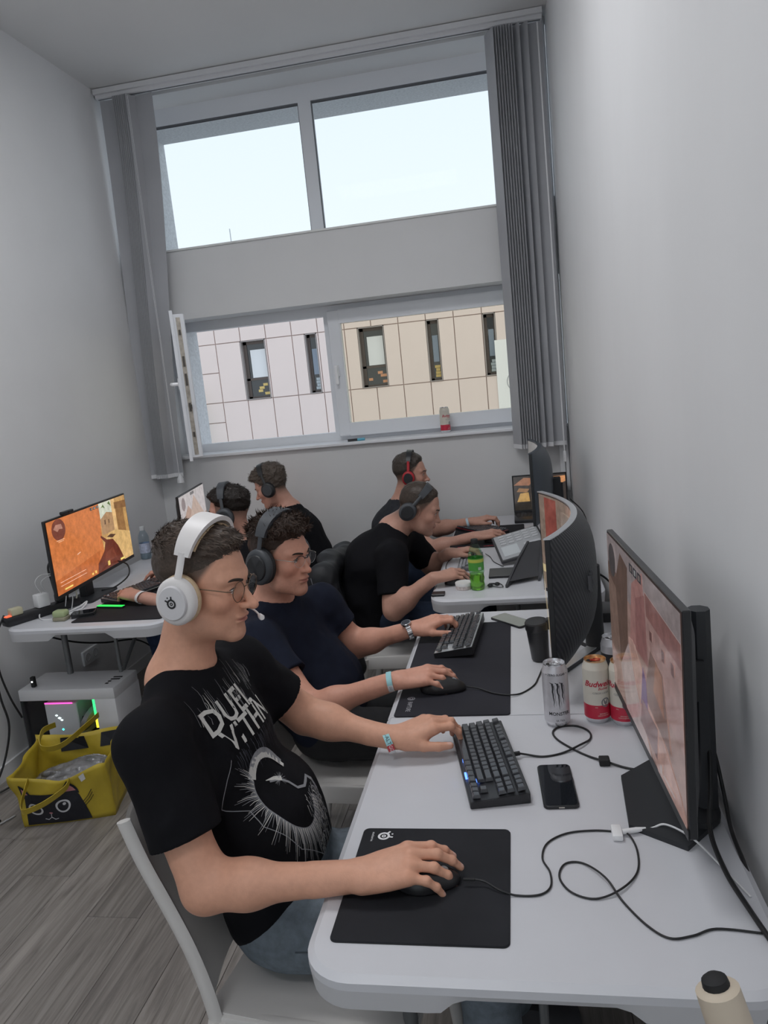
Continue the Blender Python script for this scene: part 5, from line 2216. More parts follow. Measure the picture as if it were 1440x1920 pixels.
# mouse cable of the front man: over the pad, loops, clip, away to the right
c1 = cable('thin black mouse cable looping from the front mouse pad to the right table edge', [
    (-0.148, 1.222, TZ + 0.016), (-0.115, 1.222, TZ + 0.014), (-0.085, 1.205, TZ + 0.009), (-0.055, 1.200, ZT_), (-0.015, 1.203, ZT_), (0.005, 1.225, ZT_), (0.006, 1.265, ZT_), (-0.006, 1.305, ZT_),
    (0.005, 1.352, ZT_), (0.045, 1.385, ZT_), (0.100, 1.395, ZT_), (0.145, 1.390, ZT_), (0.162, 1.375, ZT_ + 0.004), (0.170, 1.330, ZT_), (0.160, 1.268, ZT_), (0.125, 1.218, ZT_ + 0.003), (0.080, 1.196, ZT_),
    (0.040, 1.212, ZT_), (0.022, 1.252, ZT_), (0.035, 1.290, ZT_), (0.068, 1.292, ZT_), (0.102, 1.245, ZT_ + 0.006), (0.125, 1.190, ZT_), (0.155, 1.135, ZT_), (0.185, 1.108, ZT_), (0.222, 1.115, ZT_), (0.262, 1.132, ZT_), (0.33, 1.125, ZT_)], 0.0019)
MB().rbox(-0.150, -0.128, 1.2195, 1.2245, TZ + 0.0135, TZ + 0.0185, 0.001, 1).build('strain_relief', rub, c1, world=True)
# white adapter and cable
c2 = cable('white charging cable with a square adapter by the front monitor foot', [(0.150, 1.383, TZ + 0.008), (0.205, 1.395, TZ + 0.008), (0.235, 1.395, TZ + 0.016), (0.275, 1.345, TZ + 0.018), (0.315, 1.265, ZT_ + 0.002), (0.335, 1.21, ZT_)], 0.0021, cab_w)
MB().rbox(0.130, 0.150, 1.362, 1.402, TZ + 0.0005, TZ + 0.013, 0.003, 2).build('adapter', mat('adapter_white', (0.86, 0.86, 0.87), 0.3), c2, world=True, smooth=40)
MB().tube([(0.150, 1.383, TZ + 0.008), (0.178, 1.390, TZ + 0.008), (0.196, 1.394, TZ + 0.008)], [0.0052, 0.0052, 0.003], 10).build('plug', MATS['adapter_white'], c2, world=True, smooth=40)
# keyboard cable with loop and tie
c3 = cable('black keyboard cable with a loop and a fabric tie by the silver can', [
    (-0.048, 1.690, TZ + 0.012), (-0.03, 1.695, TZ + 0.006), (0.01, 1.690, ZT_), (0.055, 1.705, ZT_), (0.100, 1.735, ZT_ + 0.005), (0.128, 1.775, ZT_), (0.128, 1.815, ZT_), (0.100, 1.845, ZT_),
    (0.060, 1.842, ZT_), (0.040, 1.815, ZT_), (0.048, 1.775, ZT_), (0.080, 1.728, ZT_), (0.115, 1.690, ZT_), (0.150, 1.660, ZT_ + 0.003), (0.20, 1.632, ZT_), (0.27, 1.615, ZT_), (0.32, 1.60, ZT_)], 0.0026)
MB().rbox(0.136, 0.160, 1.644, 1.668, TZ + 0.0002, TZ + 0.017, 0.003, 2).build('cable_tie', rub, c3, world=True)
MB().tube([(-0.056, 1.686, TZ + 0.012), (-0.044, 1.690, TZ + 0.012)], 0.0055, 8).build('strain_relief', rub, c3, world=True)
# second man's mouse cable
cable('black mouse cable running from the second man\'s mouse behind the cans', [(-0.194, 2.085, TZ + 0.014), (-0.16, 2.080, TZ + 0.010), (-0.115, 2.050, TZ + 0.007), (-0.07, 2.035, TZ + 0.007), (-0.035, 2.055, ZT_), (0.0, 2.105, ZT_), (0.015, 2.16, ZT_), (0.03, 2.235, ZT_)], 0.0023)
# thick power leads behind the front monitor
cable('thick black power lead hanging behind the front monitor stand', [(0.262, 1.52, 0.94), (0.305, 1.49, 0.945), (0.325, 1.44, 0.915), (0.318, 1.395, 0.84), (0.305, 1.35, 0.775), (0.31, 1.27, TZ + 0.008), (0.322, 1.18, TZ + 0.006), (0.335, 1.10, TZ + 0.006)], 0.0045)
cable('black video lead along the right wall behind the front monitor', [(0.262, 1.535, 0.925), (0.318, 1.52, 0.93), (0.345, 1.49, 0.87), (0.352, 1.44, 0.80), (0.350, 1.38, 0.755), (0.352, 1.30, 0.735), (0.356, 1.2, 0.70)], 0.004)
cable('grey lead running down along the right wall behind the front monitor', [(0.30, 1.66, 0.92), (0.335, 1.60, 0.88), (0.352, 1.50, 0.80), (0.356, 1.40, 0.75), (0.356, 1.3, 0.70)], 0.0025, mat('cable_grey', (0.35, 0.35, 0.36), 0.5))

# ================================================================ monitors
bez = mat('monitor_bezel', (0.015, 0.016, 0.018), 0.35)
mback = mat('monitor_back', (0.020, 0.021, 0.024), 0.55)


def poly_screen(t, fmap, items, name='screen', base=(0.2, 0.2, 0.2), k=1.0, nu=1):
    """picture on a screen: base rectangle and flat shapes in 0..1 picture coordinates"""
    b = MB()
    ms = []

    def m_of(c):
        key = 'px_%02x%02x%02x_%d' % (int(c[0] * 255), int(c[1] * 255), int(c[2] * 255), int(k * 100))
        m = emat(key, c, k)
        if m not in ms:
            ms.append(m)
        return ms.index(m)
    b.cur = m_of(base)
    for i in range(nu):
        u0, u1 = i / nu, (i + 1) / nu
        b.add([fmap(u0, 0, 0), fmap(u1, 0, 0), fmap(u1, 1, 0), fmap(u0, 1, 0)], [(0, 1, 2, 3)])
    for q, (pts, c) in enumerate(items):
        b.cur = m_of(c)
        b.add([fmap(u, v, 0.00012 * (q + 1)) for u, v in pts], [tuple(range(len(pts)))])
    me = b.mesh(name)
    return link(me, name, ms, t)


def R_(u0, u1, v0, v1):
    return [(u0, v0), (u1, v0), (u1, v1), (u0, v1)]


def disc(cu, cv, r, asp, n=20):
    return [(cu + r * math.cos(2 * PI * k / n), cv + r * asp * math.sin(2 * PI * k / n)) for k in range(n)]


def monitor_frame(far, near, z0, z1, tilt=0.0):
    """frame whose x runs from the viewer's left (far) to his right (near), y up, z to the viewer"""
    f, n = Vector((far[0], far[1], 0)), Vector((near[0], near[1], 0))
    u = (n - f)
    W = u.length
    u.normalize()
    v = Vector((0, 0, 1))
    w = u.cross(v)
    v2 = (v - w * math.tan(math.radians(tilt))).normalized()
    w2 = u.cross(v2)
    o = (f + n) / 2 + Vector((0, 0, (z0 + z1) / 2))
    return frame_m(o, u, v2, w2), W, (z1 - z0)


def flat_monitor(label, far, near, z0, z1, base_fn, items, basec, k=1.0, tilt=0, bezel=0.006, chin=0.018):
    M, W, H = monitor_frame(far, near, z0, z1, tilt)
    t = thing('monitor', label, 'monitor')
    t.matrix_world = M
    ROOTM[t.name] = M
    b = MB()
    b.rbox(-W / 2, W / 2, -H / 2, H / 2, -0.016, -0.001, 0.002, 1)
    b.build('bezel', bez, t)
    b = MB()
    b.prism(rrect(-W / 2 + 0.008, W / 2 - 0.008, -H / 2 + 0.006, H / 2 - 0.006, 0.01), -0.016, -0.034, top=rrect(-W / 2 + 0.05, W / 2 - 0.05, -H / 2 + 0.05, H / 2 - 0.045, 0.02))
    b.prism(rrect(-W / 4, W / 4, -H / 3, H / 4, 0.02), -0.034, -0.046, top=rrect(-W / 4 + 0.02, W / 4 - 0.02, -H / 3 + 0.02, H / 4 - 0.02, 0.02))
    b.build('back_cover', mback, t, smooth=30)
    MB().box(-W / 2, W / 2, -H / 2, -H / 2 + chin, -0.001, 0.0012).build('chin', bez, t)

    def fm(u, v, d):
        return (-W / 2 + bezel + u * (W - 2 * bezel), -H / 2 + chin + v * (H - chin - bezel), 0.0002 + d)
    poly_screen(t, fm, items, base=basec, k=k)
    base_fn(t, M)
    return t


# --- front man's monitor
SANDY = (0.42, 0.27, 0.235)
scr1 = [
    (R_(0.0, 1.0, 0.72, 1.0), (0.36, 0.30, 0.30)),
    ([(0.0, 0.28), (0.30, 0.22), (0.33, 0.60), (0.36, 0.92), (0.24, 0.96), (0.16, 0.80), (0.0, 0.82)], (0.17, 0.105, 0.082)),
    ([(0.0, 0.28), (0.18, 0.24), (0.14, 0.70), (0.0, 0.74)], (0.27, 0.175, 0.14)),
    ([(0.36, 0.50), (0.42, 0.86), (0.58, 0.99), (0.62, 0.55)], (0.46, 0.24, 0.22)),
    ([(0.45, 0.50), (0.47, 0.80), (0.60, 0.88), (0.63, 0.50)], (0.36, 0.17, 0.16)),
    ([(0.62, 0.45), (0.60, 0.90), (1.0, 0.86), (1.0, 0.35)], (0.46, 0.285, 0.26)),
    ([(0.62, 0.78), (0.61, 0.90), (1.0, 0.86), (1.0, 0.74)], (0.34, 0.165, 0.15)),
    ([(0.33, 0.50), (0.40, 0.52), (0.95, 0.10), (1.0, 0.0), (0.70, 0.0), (0.42, 0.30)], (0.58, 0.36, 0.31)),
    ([(0.18, 0.24), (0.33, 0.46), (0.42, 0.28), (0.62, 0.0), (0.25, 0.0)], (0.52, 0.41, 0.40)),
    ([(0.55, 0.30), (0.66, 0.62), (0.80, 0.58), (0.86, 0.22)], (0.25, 0.145, 0.12)),
    ([(0.68, 0.42), (0.72, 0.60), (0.79, 0.57), (0.80, 0.36)], (0.40, 0.19, 0.12)),
    ([(0.50, 0.22), (0.545, 0.46), (0.585, 0.40), (0.60, 0.20)], (0.17, 0.09, 0.22)),
    ([(0.48, 0.10), (0.52, 0.26), (0.72, 0.24), (0.70, 0.06)], (0.28, 0.18, 0.18)),
    (R_(0.66, 0.69, 0.68, 0.73), (0.20, 0.10, 0.09)), (R_(0.80, 0.83, 0.66, 0.72), (0.20, 0.10, 0.09)), (R_(0.90, 0.93, 0.66, 0.72), (0.20, 0.10, 0.09)),
    (disc(0.10, 0.86, 0.062, 1.7), (0.10, 0.085, 0.085)),
    (R_(0.41, 0.46, 0.925, 0.975), (0.06, 0.06, 0.07)), (R_(0.47, 0.52, 0.925, 0.975), (0.06, 0.06, 0.07)), (R_(0.53, 0.58, 0.925, 0.975), (0.06, 0.06, 0.07)),
    (R_(0.425, 0.445, 0.935, 0.965), (0.30, 0.24, 0.22)), (R_(0.485, 0.505, 0.935, 0.965), (0.4, 0.4, 0.4)), (R_(0.545, 0.565, 0.935, 0.965), (0.30, 0.24, 0.22)),
    (R_(0.78, 0.90, 0.045, 0.055), (0.6, 0.5, 0.48)), (R_(0.74, 0.76, 0.03, 0.08), (0.6, 0.5, 0.48)),
]


def base1(t, M):
    Mi = M.inverted()
    hexa = [(0.176, 1.590), (0.166, 1.405), (0.262, 1.335), (0.340, 1.425), (0.338, 1.585), (0.255, 1.665)]
    b = MB()
    b.prism(hexa, TZ, TZ + 0.010, Mi)
    b.build('stand_base', mat('stand_dark', (0.022, 0.024, 0.028), 0.5), t)
    b = MB()
    o8 = [(0.318 + 0.026 * math.cos(PI / 8 + k * PI / 4), 1.445 + 0.026 * math.sin(PI / 8 + k * PI / 4)) for k in range(8)]
    o8t = [(0.316 + 0.021 * math.cos(PI / 8 + k * PI / 4), 1.445 + 0.021 * math.sin(PI / 8 + k * PI / 4)) for k in range(8)]
    b.prism(o8, TZ + 0.01, 1.175, Mi, top=o8t)
    b.build('stand_column', MATS['stand_dark'], t)
    MB().lathe([(0.056, TZ + 0.010), (0.056, TZ + 0.022), (0.044, TZ + 0.030), (0.028, TZ + 0.034)], 20, Mi @ Matrix.Translation((0.306, 1.445, 0)) @ Matrix.Diagonal((0.7, 1, 1, 1))).build('swivel_collar', mback, t, smooth=40)
    MB().box(0.262, 0.318, 1.415, 1.475, 1.00, 1.08, Mi).build('mount_arm', mback, t)


flat_monitor('flat monitor showing a pinkish desert game, nearest on the right table', (0.200, 1.862), (0.240, 1.215), 0.842, 1.248, base1, scr1, SANDY, k=0.42, tilt=0)


# --- curved ultrawide monitors
def curved_monitor(label, far, near, z0, z1, sag, items, basec, k, rimm, backm, base_fn, logo=None, nseg=28):
    M, W, H = monitor_frame(far, near, z0, z1)
    t = thing('curved_monitor', label, 'monitor')
    t.matrix_world = M
    ROOTM[t.name] = M

    def zc(x):
        return -sag * (1 - (2 * x / W) ** 2)
    xs = [-W / 2 + W * i / nseg for i in range(nseg + 1)]

    def sheet(b, y0, y1, off0, off1, thick=None):
        vs, fs = [], []
        for x in xs:
            for (y, d) in ((y0, off0), (y1, off0), (y1, off1), (y0, off1)):
                vs.append((x, y, zc(x) + d))
        for i in range(nseg):
            for q in range(4):
                a, c = i * 4 + q, i * 4 + (q + 1) % 4
                fs.append((a, c, c + 4, a + 4))
        fs += [(0, 1, 2, 3), tuple(nseg * 4 + q for q in (3, 2, 1, 0))]
        b.add(vs, fs)
    b = MB()
    sheet(b, -H / 2, H / 2 - 0.004, -0.002, -0.016)
    b.build('panel', bez, t)
    b = MB()
    sheet(b, H / 2 - 0.004, H / 2, 0.001, -0.018)
    b.build('top_rim', rimm, t)
    # bulged back shell
    n = 14
    vs, fs = [], []
    for x in xs:
        ex = 1 - abs(2 * x / W) ** 2.2
        for j in range(n + 1):
            y = -H / 2 + H * j / n
            ey = 1 - abs(2 * y / H) ** 3
            vs.append((x, y * 0.995, zc(x) - 0.017 - 0.052 * max(ex, 0) ** 0.8 * max(ey, 0) ** 0.7))
    for i in range(nseg):
        for j in range(n):
            a = i * (n + 1) + j
            fs.append((a, a + n + 1, a + n + 2, a + 1))
    MB().add(vs, fs).build('back_shell', backm, t, smooth='all')
    if logo:
        logo(t, zc, W, H)

    def fm(u, v, d):
        x = -W / 2 + 0.008 + u * (W - 0.016)
        return (x, -H / 2 + 0.014 + v * (H - 0.022), zc(x) + d)
    poly_screen(t, fm, items, base=basec, k=k, nu=nseg)
    base_fn(t, M)
    return t


def ribbed(name, col):
    m = mat(name, col, 0.42)
    nt = m.node_tree
    p = nt.nodes['Principled BSDF']
    tc = nt.nodes.new('ShaderNodeTexCoord')
    mp = nt.nodes.new('ShaderNodeMapping')
    mp.inputs['Rotation'].default_value = (0, 0, math.radians(28))
    wv = nt.nodes.new('ShaderNodeTexWave')
    wv.inputs['Scale'].default_value = 26
    wv.inputs['Distortion'].default_value = 1.2
    wv.inputs['Detail'].default_value = 0
    wv.inputs['Detail Scale'].default_value = 0.4
    bp = nt.nodes.new('ShaderNodeBump')
    bp.inputs['Strength'].default_value = 0.5
    bp.inputs['Distance'].default_value = 0.004
    nt.links.new(tc.outputs['Object'], mp.inputs[0])
    nt.links.new(mp.outputs[0], wv.inputs['Vector'])
    nt.links.new(wv.outputs[0], bp.inputs['Height'])
    nt.links.new(bp.outputs[0], p.inputs['Normal'])
    return m


rim_s = mat('rim_silver', (0.72, 0.73, 0.75), 0.3, 0.6)


def base2(t, M):
    Mi = M.inverted()
    cx, cy = 0.185, 2.39
    MB().lathe([(0.030, TZ + 0.01), (0.026, 1.02)], 16, Mi @ Matrix.Translation((cx + 0.02, cy, 0))).build('stand_column', mback, t, smooth=40)
    for s in (-1, 1):
        d = Vector((-0.16, s * 0.26, 0))
        nrm_ = Vector((-d.y, d.x, 0)).normalized() * 0.017
        a = Vector((cx + 0.02, cy, 0))
        e = a + d
        o = [(a + nrm_)[:2], (e + nrm_ * 0.7)[:2], (e - nrm_ * 0.7)[:2], (a - nrm_)[:2]]
        MB().prism([tuple(p) for p in o], TZ, TZ + 0.014, Mi).build('stand_foot', bez, t)
        MB().prism([tuple(p) for p in o], TZ + 0.014, TZ + 0.0165, Mi).build('foot_trim', rim_s, t)
    MB().box(cx - 0.04, cx + 0.03, cy - 0.03, cy + 0.03, 0.95, 1.06, Mi).build('mount_arm', mback, t)


def logo2(t, zc, W, H):
    b = MB()
    x = 0.20
    for k in range(3):
        xx = x + k * 0.012
        b.box(xx, xx + 0.004, -0.01 - 0.010 * (k == 1), 0.045 - 0.006 * k, zc(xx) - 0.0645, zc(xx) - 0.05)
    b.build('back_emblem', mat('emblem_grey', (0.12, 0.12, 0.13), 0.4, 0.4), t)


scr2 = [(R_(0.05, 0.18, 0.55, 0.98), (0.33, 0.09, 0.07)), (R_(0.0, 1.0, 0.0, 0.28), (0.35, 0.28, 0.17)), (R_(0.24, 0.42, 0.30, 0.90), (0.30, 0.24, 0.20)), (R_(0.0, 0.14, 0.18, 0.26), (0.75, 0.62, 0.35)), (R_(0.3, 0.5, 0.3, 0.36), (0.6, 0.5, 0.3))]
curved_monitor('curved ultrawide monitor with ribbed black back, between the cans and the green bottle', (0.062, 2.79), (0.052, 1.99), 0.828, 1.205, 0.095, scr2, (0.30, 0.225, 0.18), 0.55, rim_s, ribbed('ribbed_black', (0.020, 0.022, 0.027)), base2, logo2)


def base3(t, M):
    Mi = M.inverted()
    cx, cy = 0.20, 3.98
    MB().lathe([(0.026, TZ + 0.01), (0.022, 1.05)], 14, Mi @ Matrix.Translation((cx, cy, 0))).build('stand_column', mback, t, smooth=40)
    MB().prism(rrect(cx - 0.14, cx + 0.06, cy - 0.13, cy + 0.13, 0.02), TZ, TZ + 0.012, Mi).build('stand_base', bez, t)
    MB().box(cx - 0.05, cx + 0.01, cy - 0.03, cy + 0.03, 0.98, 1.08, Mi).build('mount_arm', mback, t)


bluegrey = mat('monitor_bluegrey', (0.055, 0.068, 0.085), 0.4)
curved_monitor('curved monitor with blue-grey back near the laptop on the far right table', (0.060, 4.36), (0.050, 3.62), 0.90, 1.255, 0.050, [(R_(0, 1, 0, 0.4), (0.4, 0.36, 0.33))], (0.40, 0.38, 0.37), 0.35, bluegrey, bluegrey, base3)


# --- left table monitors
ORG = (0.56, 0.165, 0.045)
scr3 = [
    ([(0.0, 0.0), (0.62, 0.0), (0.62, 1.0), (0.0, 1.0)], (0.60, 0.185, 0.055)),
    ([(0.0, 0.0), (0.50, 0.0), (0.55, 0.32), (0.0, 0.2)], (0.50, 0.135, 0.035)),
    ([(0.62, 0.0), (0.60, 0.45), (0.63, 1.0), (1.0, 1.0), (1.0, 0.0)], (0.52, 0.30, 0.11)),
    ([(0.62, 0.62), (0.62, 1.0), (0.79, 1.0), (0.79, 0.58)], (0.62, 0.64, 0.52)),
    ([(0.62, 0.52), (0.62, 0.76), (0.71, 0.84), (0.79, 0.80), (0.79, 0.50)], (0.42, 0.25, 0.13)),
    (R_(0.665, 0.685, 0.66, 0.73), (0.16, 0.09, 0.05)), (R_(0.72, 0.735, 0.66, 0.72), (0.16, 0.09, 0.05)),
    ([(0.645, 0.92), (0.68, 0.97), (0.70, 0.90), (0.67, 0.93)], (0.12, 0.18, 0.06)), ([(0.74, 0.96), (0.77, 0.99), (0.785, 0.90), (0.76, 0.94)], (0.12, 0.18, 0.06)),
    ([(0.79, 0.45), (0.79, 1.0), (0.84, 1.0), (0.83, 0.45)], (0.75, 0.48, 0.22)),
    ([(0.84, 0.45), (0.84, 0.84), (0.95, 0.82), (0.95, 0.42)], (0.30, 0.155, 0.06)),
    ([(0.83, 0.84), (0.83, 0.94), (1.0, 0.92), (1.0, 0.80)], (0.24, 0.12, 0.05)),
    ([(0.62, 0.0), (0.60, 0.36), (0.70, 0.52), (0.80, 0.52), (1.0, 0.40), (1.0, 0.0)], (0.66, 0.42, 0.17)),
    ([(0.66, 0.47), (0.72, 0.49), (0.79, 0.45), (0.74, 0.42)], (0.10, 0.05, 0.03)),
    ([(0.48, 0.0), (0.50, 0.14), (0.60, 0.28), (0.63, 0.40), (0.58, 0.50), (0.585, 0.53), (0.66, 0.43), (0.74, 0.40), (0.80, 0.26), (0.84, 0.10), (0.86, 0.0)], (0.135, 0.032, 0.018)),
    ([(0.58, 0.10), (0.62, 0.24), (0.72, 0.28), (0.76, 0.10)], (0.19, 0.05, 0.028)),
    (disc(0.115, 0.855, 0.075, 1.95), (0.185, 0.055, 0.035)),
    ([(0.06, 0.88), (0.09, 0.93), (0.15, 0.92), (0.16, 0.85), (0.12, 0.86), (0.10, 0.83)], (0.45, 0.22, 0.16)),
    (R_(0.075, 0.16, 0.708, 0.716), (0.9, 0.55, 0.35)), (R_(0.09, 0.15, 0.688, 0.694), (0.9, 0.55, 0.35)),
    ([(0.27, 0.415), (0.31, 0.43), (0.31, 0.437), (0.27, 0.422)], (0.95, 0.75, 0.6)),
    (R_(0.04, 0.34, 0.155, 0.162), (0.95, 0.55, 0.40)), (R_(0.04, 0.34, 0.105, 0.112), (0.95, 0.55, 0.40)),
    (R_(0.075, 0.165, 0.035, 0.055), (0.95, 0.70, 0.18)),
    (R_(0.40, 0.42, 0.03, 0.06), (0.95, 0.62, 0.15)), (R_(0.44, 0.46, 0.03, 0.07), (0.95, 0.62, 0.15)), (R_(0.62, 0.65, 0.04, 0.11), (0.8, 0.55, 0.15)), (R_(0.80, 0.86, 0.02, 0.05), (0.95, 0.75, 0.2)),
    (R_(0.50, 0.53, 0.945, 0.985), (0.06, 0.05, 0.05)), (R_(0.54, 0.57, 0.945, 0.985), (0.06, 0.05, 0.05)), (R_(0.58, 0.61, 0.945, 0.985), (0.06, 0.05, 0.05)),
    (R_(0.515, 0.522, 0.955, 0.975), (0.5, 0.45, 0.4)), (R_(0.552, 0.56, 0.955, 0.975), (0.6, 0.6, 0.6)), (R_(0.59, 0.60, 0.955, 0.975), (0.5, 0.45, 0.4)),
]


def base4(t, M):
    Mi = M.inverted()
    cx, cy = -2.185, 3.36
    MB().prism(rrect(cx - 0.06, cx + 0.10, cy - 0.13, cy + 0.13, 0.02), TZ, TZ + 0.010, Mi).build('stand_base', MATS['stand_dark'], t)
    MB().prism(rrect(cx - 0.022, cx + 0.022, cy - 0.035, cy + 0.035, 0.008), TZ + 0.01, 1.0, Mi).build('stand_column', MATS['stand_dark'], t)


# viewer sits to the right of this one, so the near edge is on his left
flat_monitor('monitor with an orange game scene on the left table', (-2.090, 2.985), (-2.160, 3.825), 0.832, 1.196, base4, scr3, ORG, k=1.0, bezel=0.008, chin=0.016)
wc = thing('webcam', 'small dark webcam bar on top of the orange monitor', 'webcam', (-2.105, 3.17, 1.196))
MB().rbox(-2.115, -2.095, 3.14, 3.23, 1.197, 1.212, 0.004, 2).build('body', bez, wc, world=True)
MB().lathe([(0.005, 0), (0.005, 0.004)], 10, Matrix.Translation((-2.095, 3.185, 1.2045)) @ Matrix.Rotation(PI / 2, 4, 'Y')).build('camera_lens', mat('lens_black', (0.01, 0.01, 0.012), 0.08), wc, world=True)
scr4 = [(R_(0, 1, 0, 0.4), (0.38, 0.22, 0.16)), ([(0, 0.4), (0.3, 0.75), (0.6, 0.4)], (0.42, 0.28, 0.22)), ([(0.3, 0.4), (0.55, 0.9), (0.9, 0.4)], (0.48, 0.36, 0.30)), (disc(0.14, 0.82, 0.07, 1.9), (0.25, 0.2, 0.2)), (R_(0.42, 0.58, 0.92, 0.98), (0.15, 0.14, 0.14))]


def base5(t, M):
    Mi = M.inverted()
    cx, cy = -2.09, 4.36
    MB().prism(rrect(cx - 0.09, cx + 0.07, cy - 0.13, cy + 0.13, 0.02), TZ, TZ + 0.010, Mi).build('stand_base', MATS['stand_dark'], t)
    MB().prism(rrect(cx - 0.02, cx + 0.02, cy - 0.03, cy + 0.03, 0.008), TZ + 0.01, 0.98, Mi).build('stand_column', MATS['stand_dark'], t)


flat_monitor('monitor with a washed-out game picture behind the left table\'s two players', (-1.945, 4.03), (-2.06, 4.66), 0.80, 1.122, base5, scr4, (0.50, 0.46, 0.46), k=0.9)

# laptop at the end of the far right table
lt = thing('laptop', 'dark gaming laptop with a dusky landscape on screen by the back wall', 'laptop', (0.13, 4.72, TZ))
lx0, lx1, ly = -0.045, 0.290, 4.755
MB().rbox(lx0, lx1, 4.50, ly, TZ + 0.002, TZ + 0.022, 0.004, 2).build('deck', case_m, lt, world=True, smooth=40)
kk = MB()
for i in range(14):
    for j in range(5):
        kk.box(lx0 + 0.02 + i * 0.0212, lx0 + 0.038 + i * 0.0212, 4.61 + j * 0.0215, 4.628 + j * 0.0215, TZ + 0.0205, TZ + 0.024)
o = kk.build('keys', key_m, lt, world=True)
o['kind'] = 'stuff'
MB().rbox(0.06, 0.17, 4.52, 4.59, TZ + 0.0205, TZ + 0.0225, 0.0006, 1).build('touchpad', plate_k, lt, world=True)
Mlt = frame_m(((lx0 + lx1) / 2, ly, TZ + 0.020), (1, 0, 0), (0, 0.10, 0.995), (0, -0.995, 0.10))
MB().rbox(-0.168, 0.168, 0.0, 0.235, -0.008, 0.0, 0.002, 1, Mlt).build('lid', case_m, lt, world=True)
lsc = [
    (R_(0, 1, 0.0, 1.0), (0.045, 0.035, 0.03)),
    ([(0.45, 0.70), (0.55, 0.92), (1.0, 0.95), (1.0, 0.78), (0.8, 0.66)], (0.62, 0.28, 0.12)), ([(0.0, 0.75), (0.2, 0.96), (0.42, 0.93), (0.3, 0.72)], (0.30, 0.14, 0.08)),
    ([(0.05, 0.25), (0.12, 0.5), (0.28, 0.52), (0.3, 0.25)], (0.50, 0.30, 0.10)), ([(0.05, 0.55), (0.1, 0.66), (0.3, 0.62), (0.25, 0.52)], (0.28, 0.15, 0.07)), ([(0.34, 0.35), (0.4, 0.6), (0.52, 0.5), (0.48, 0.3)], (0.16, 0.10, 0.05)),
    ([(0.55, 0.2), (0.62, 0.82), (0.7, 0.70), (0.78, 0.86), (0.86, 0.7), (0.95, 0.2)], (0.018, 0.016, 0.014)), ([(0.0, 0.0), (0.0, 0.2), (0.5, 0.28), (1.0, 0.2), (1.0, 0.0)], (0.03, 0.025, 0.02))]


def lfm(u, v, d):
    return tuple(Mlt @ Vector((-0.160 + 0.320 * u, 0.014 + 0.212 * v, 0.0003 + d)))


ls = poly_screen(lt, lfm, lsc, base=(0.05, 0.04, 0.035), k=0.9)
ls.matrix_parent_inverse = ROOTM[lt.name].inverted()

# ================================================================ far right table
ZF_ = TZ
pd4 = pad('desk_pad', 'black desk pad with red print on the far right table', -0.395, 0.01, 3.92, 4.47, pad_m, cat='desk pad')
b = MB()
red = mat('print_red', (0.55, 0.03, 0.05), 0.6)
rr = random.Random(4)
for k in range(26):
    x, y = -0.10 + rr.random() * 0.10, 3.95 + rr.random() * 0.14
    w, h = 0.006 + 0.02 * rr.random(), 0.004 + 0.006 * rr.random()
    b.box(x, x + w, y, y + h, TZ + 0.0040, TZ + 0.0043)
for k in range(8):
    x, y = -0.36 + rr.random() * 0.22, 3.935 + rr.random() * 0.02
    b.box(x, x + 0.03, y, y + 0.006, TZ + 0.0040, TZ + 0.0043)
b.build('red_print', red, pd4, world=True)
keyboard('keyboard', 'black keyboard with red trim under the farthest right man\'s hand', M2(-0.235, 4.31, TZ + 0.004, -90 + 38), keys=False, tag_='f1', plate=mat('plate_red', (0.25, 0.02, 0.03), 0.4))
mouse('black mouse under the right hand of the farthest right man', M2(-0.145, 4.03, TZ + 0.004, 0), mouse_k, mouse_w)
kg = mat('keycap_grey', (0.30, 0.31, 0.33), 0.4)
keyboard('keyboard', 'small grey keyboard left of the tilted phone console', M2(-0.262, 3.60, TZ, -90) @ Matrix.Diagonal((0.85, 0.85, 0.9, 1)), keys=False, tag_='f2', km=kg, cm=mat('case_grey', (0.10, 0.10, 0.11), 0.4), plate=mat('plate_grey_k', (0.16, 0.16, 0.17), 0.4))
mouse('black mouse under the hand of the man leaning forward', M2(-0.298, 3.255, TZ, 22), mouse_k, mouse_w)
# tilted grey console on a black folding stand
dv = thing('desk_phone', 'grey button console tilted on a black folding stand behind the green bottle', 'console', (-0.03, 3.55, TZ))
Md = Matrix.Translation((-0.012, 3.64, TZ + 0.072)) @ Matrix.Rotation(math.radians(12), 4, 'Z') @ Matrix.Rotation(math.radians(16), 4, 'X') @ Matrix.Rotation(math.radians(-12), 4, 'Y')
MB().rbox(-0.125, 0.115, -0.12, 0.13, -0.008, 0.008, 0.005, 2, Md).build('body', mat('console_dark', (0.05, 0.05, 0.055), 0.5), dv, world=True)
MB().rbox(-0.115, 0.105, -0.11, 0.12, 0.007, 0.010, 0.001, 1, Md).build('face_plate', mat('console_grey', (0.42, 0.43, 0.45), 0.45), dv, world=True)
MB().box(-0.10, -0.02, -0.085, 0.005, 0.010, 0.0106, Md).build('display', mat('console_display', (0.62, 0.66, 0.68), 0.2), dv, world=True)
bt = MB()
for i in range(5):
    for j in range(4):
        bt.rbox(-0.095 + i * 0.040, -0.066 + i * 0.040, 0.022 + j * 0.024, 0.038 + j * 0.024, 0.0098, 0.013, 0.001, 1, Md)
for j in range(3):
    bt.rbox(0.01, 0.09, -0.085 + j * 0.028, -0.067 + j * 0.028, 0.0098, 0.012, 0.001, 1, Md)
o = bt.build('buttons', mat('button_grey', (0.55, 0.56, 0.58), 0.4), dv, world=True)
o['kind'] = 'stuff'
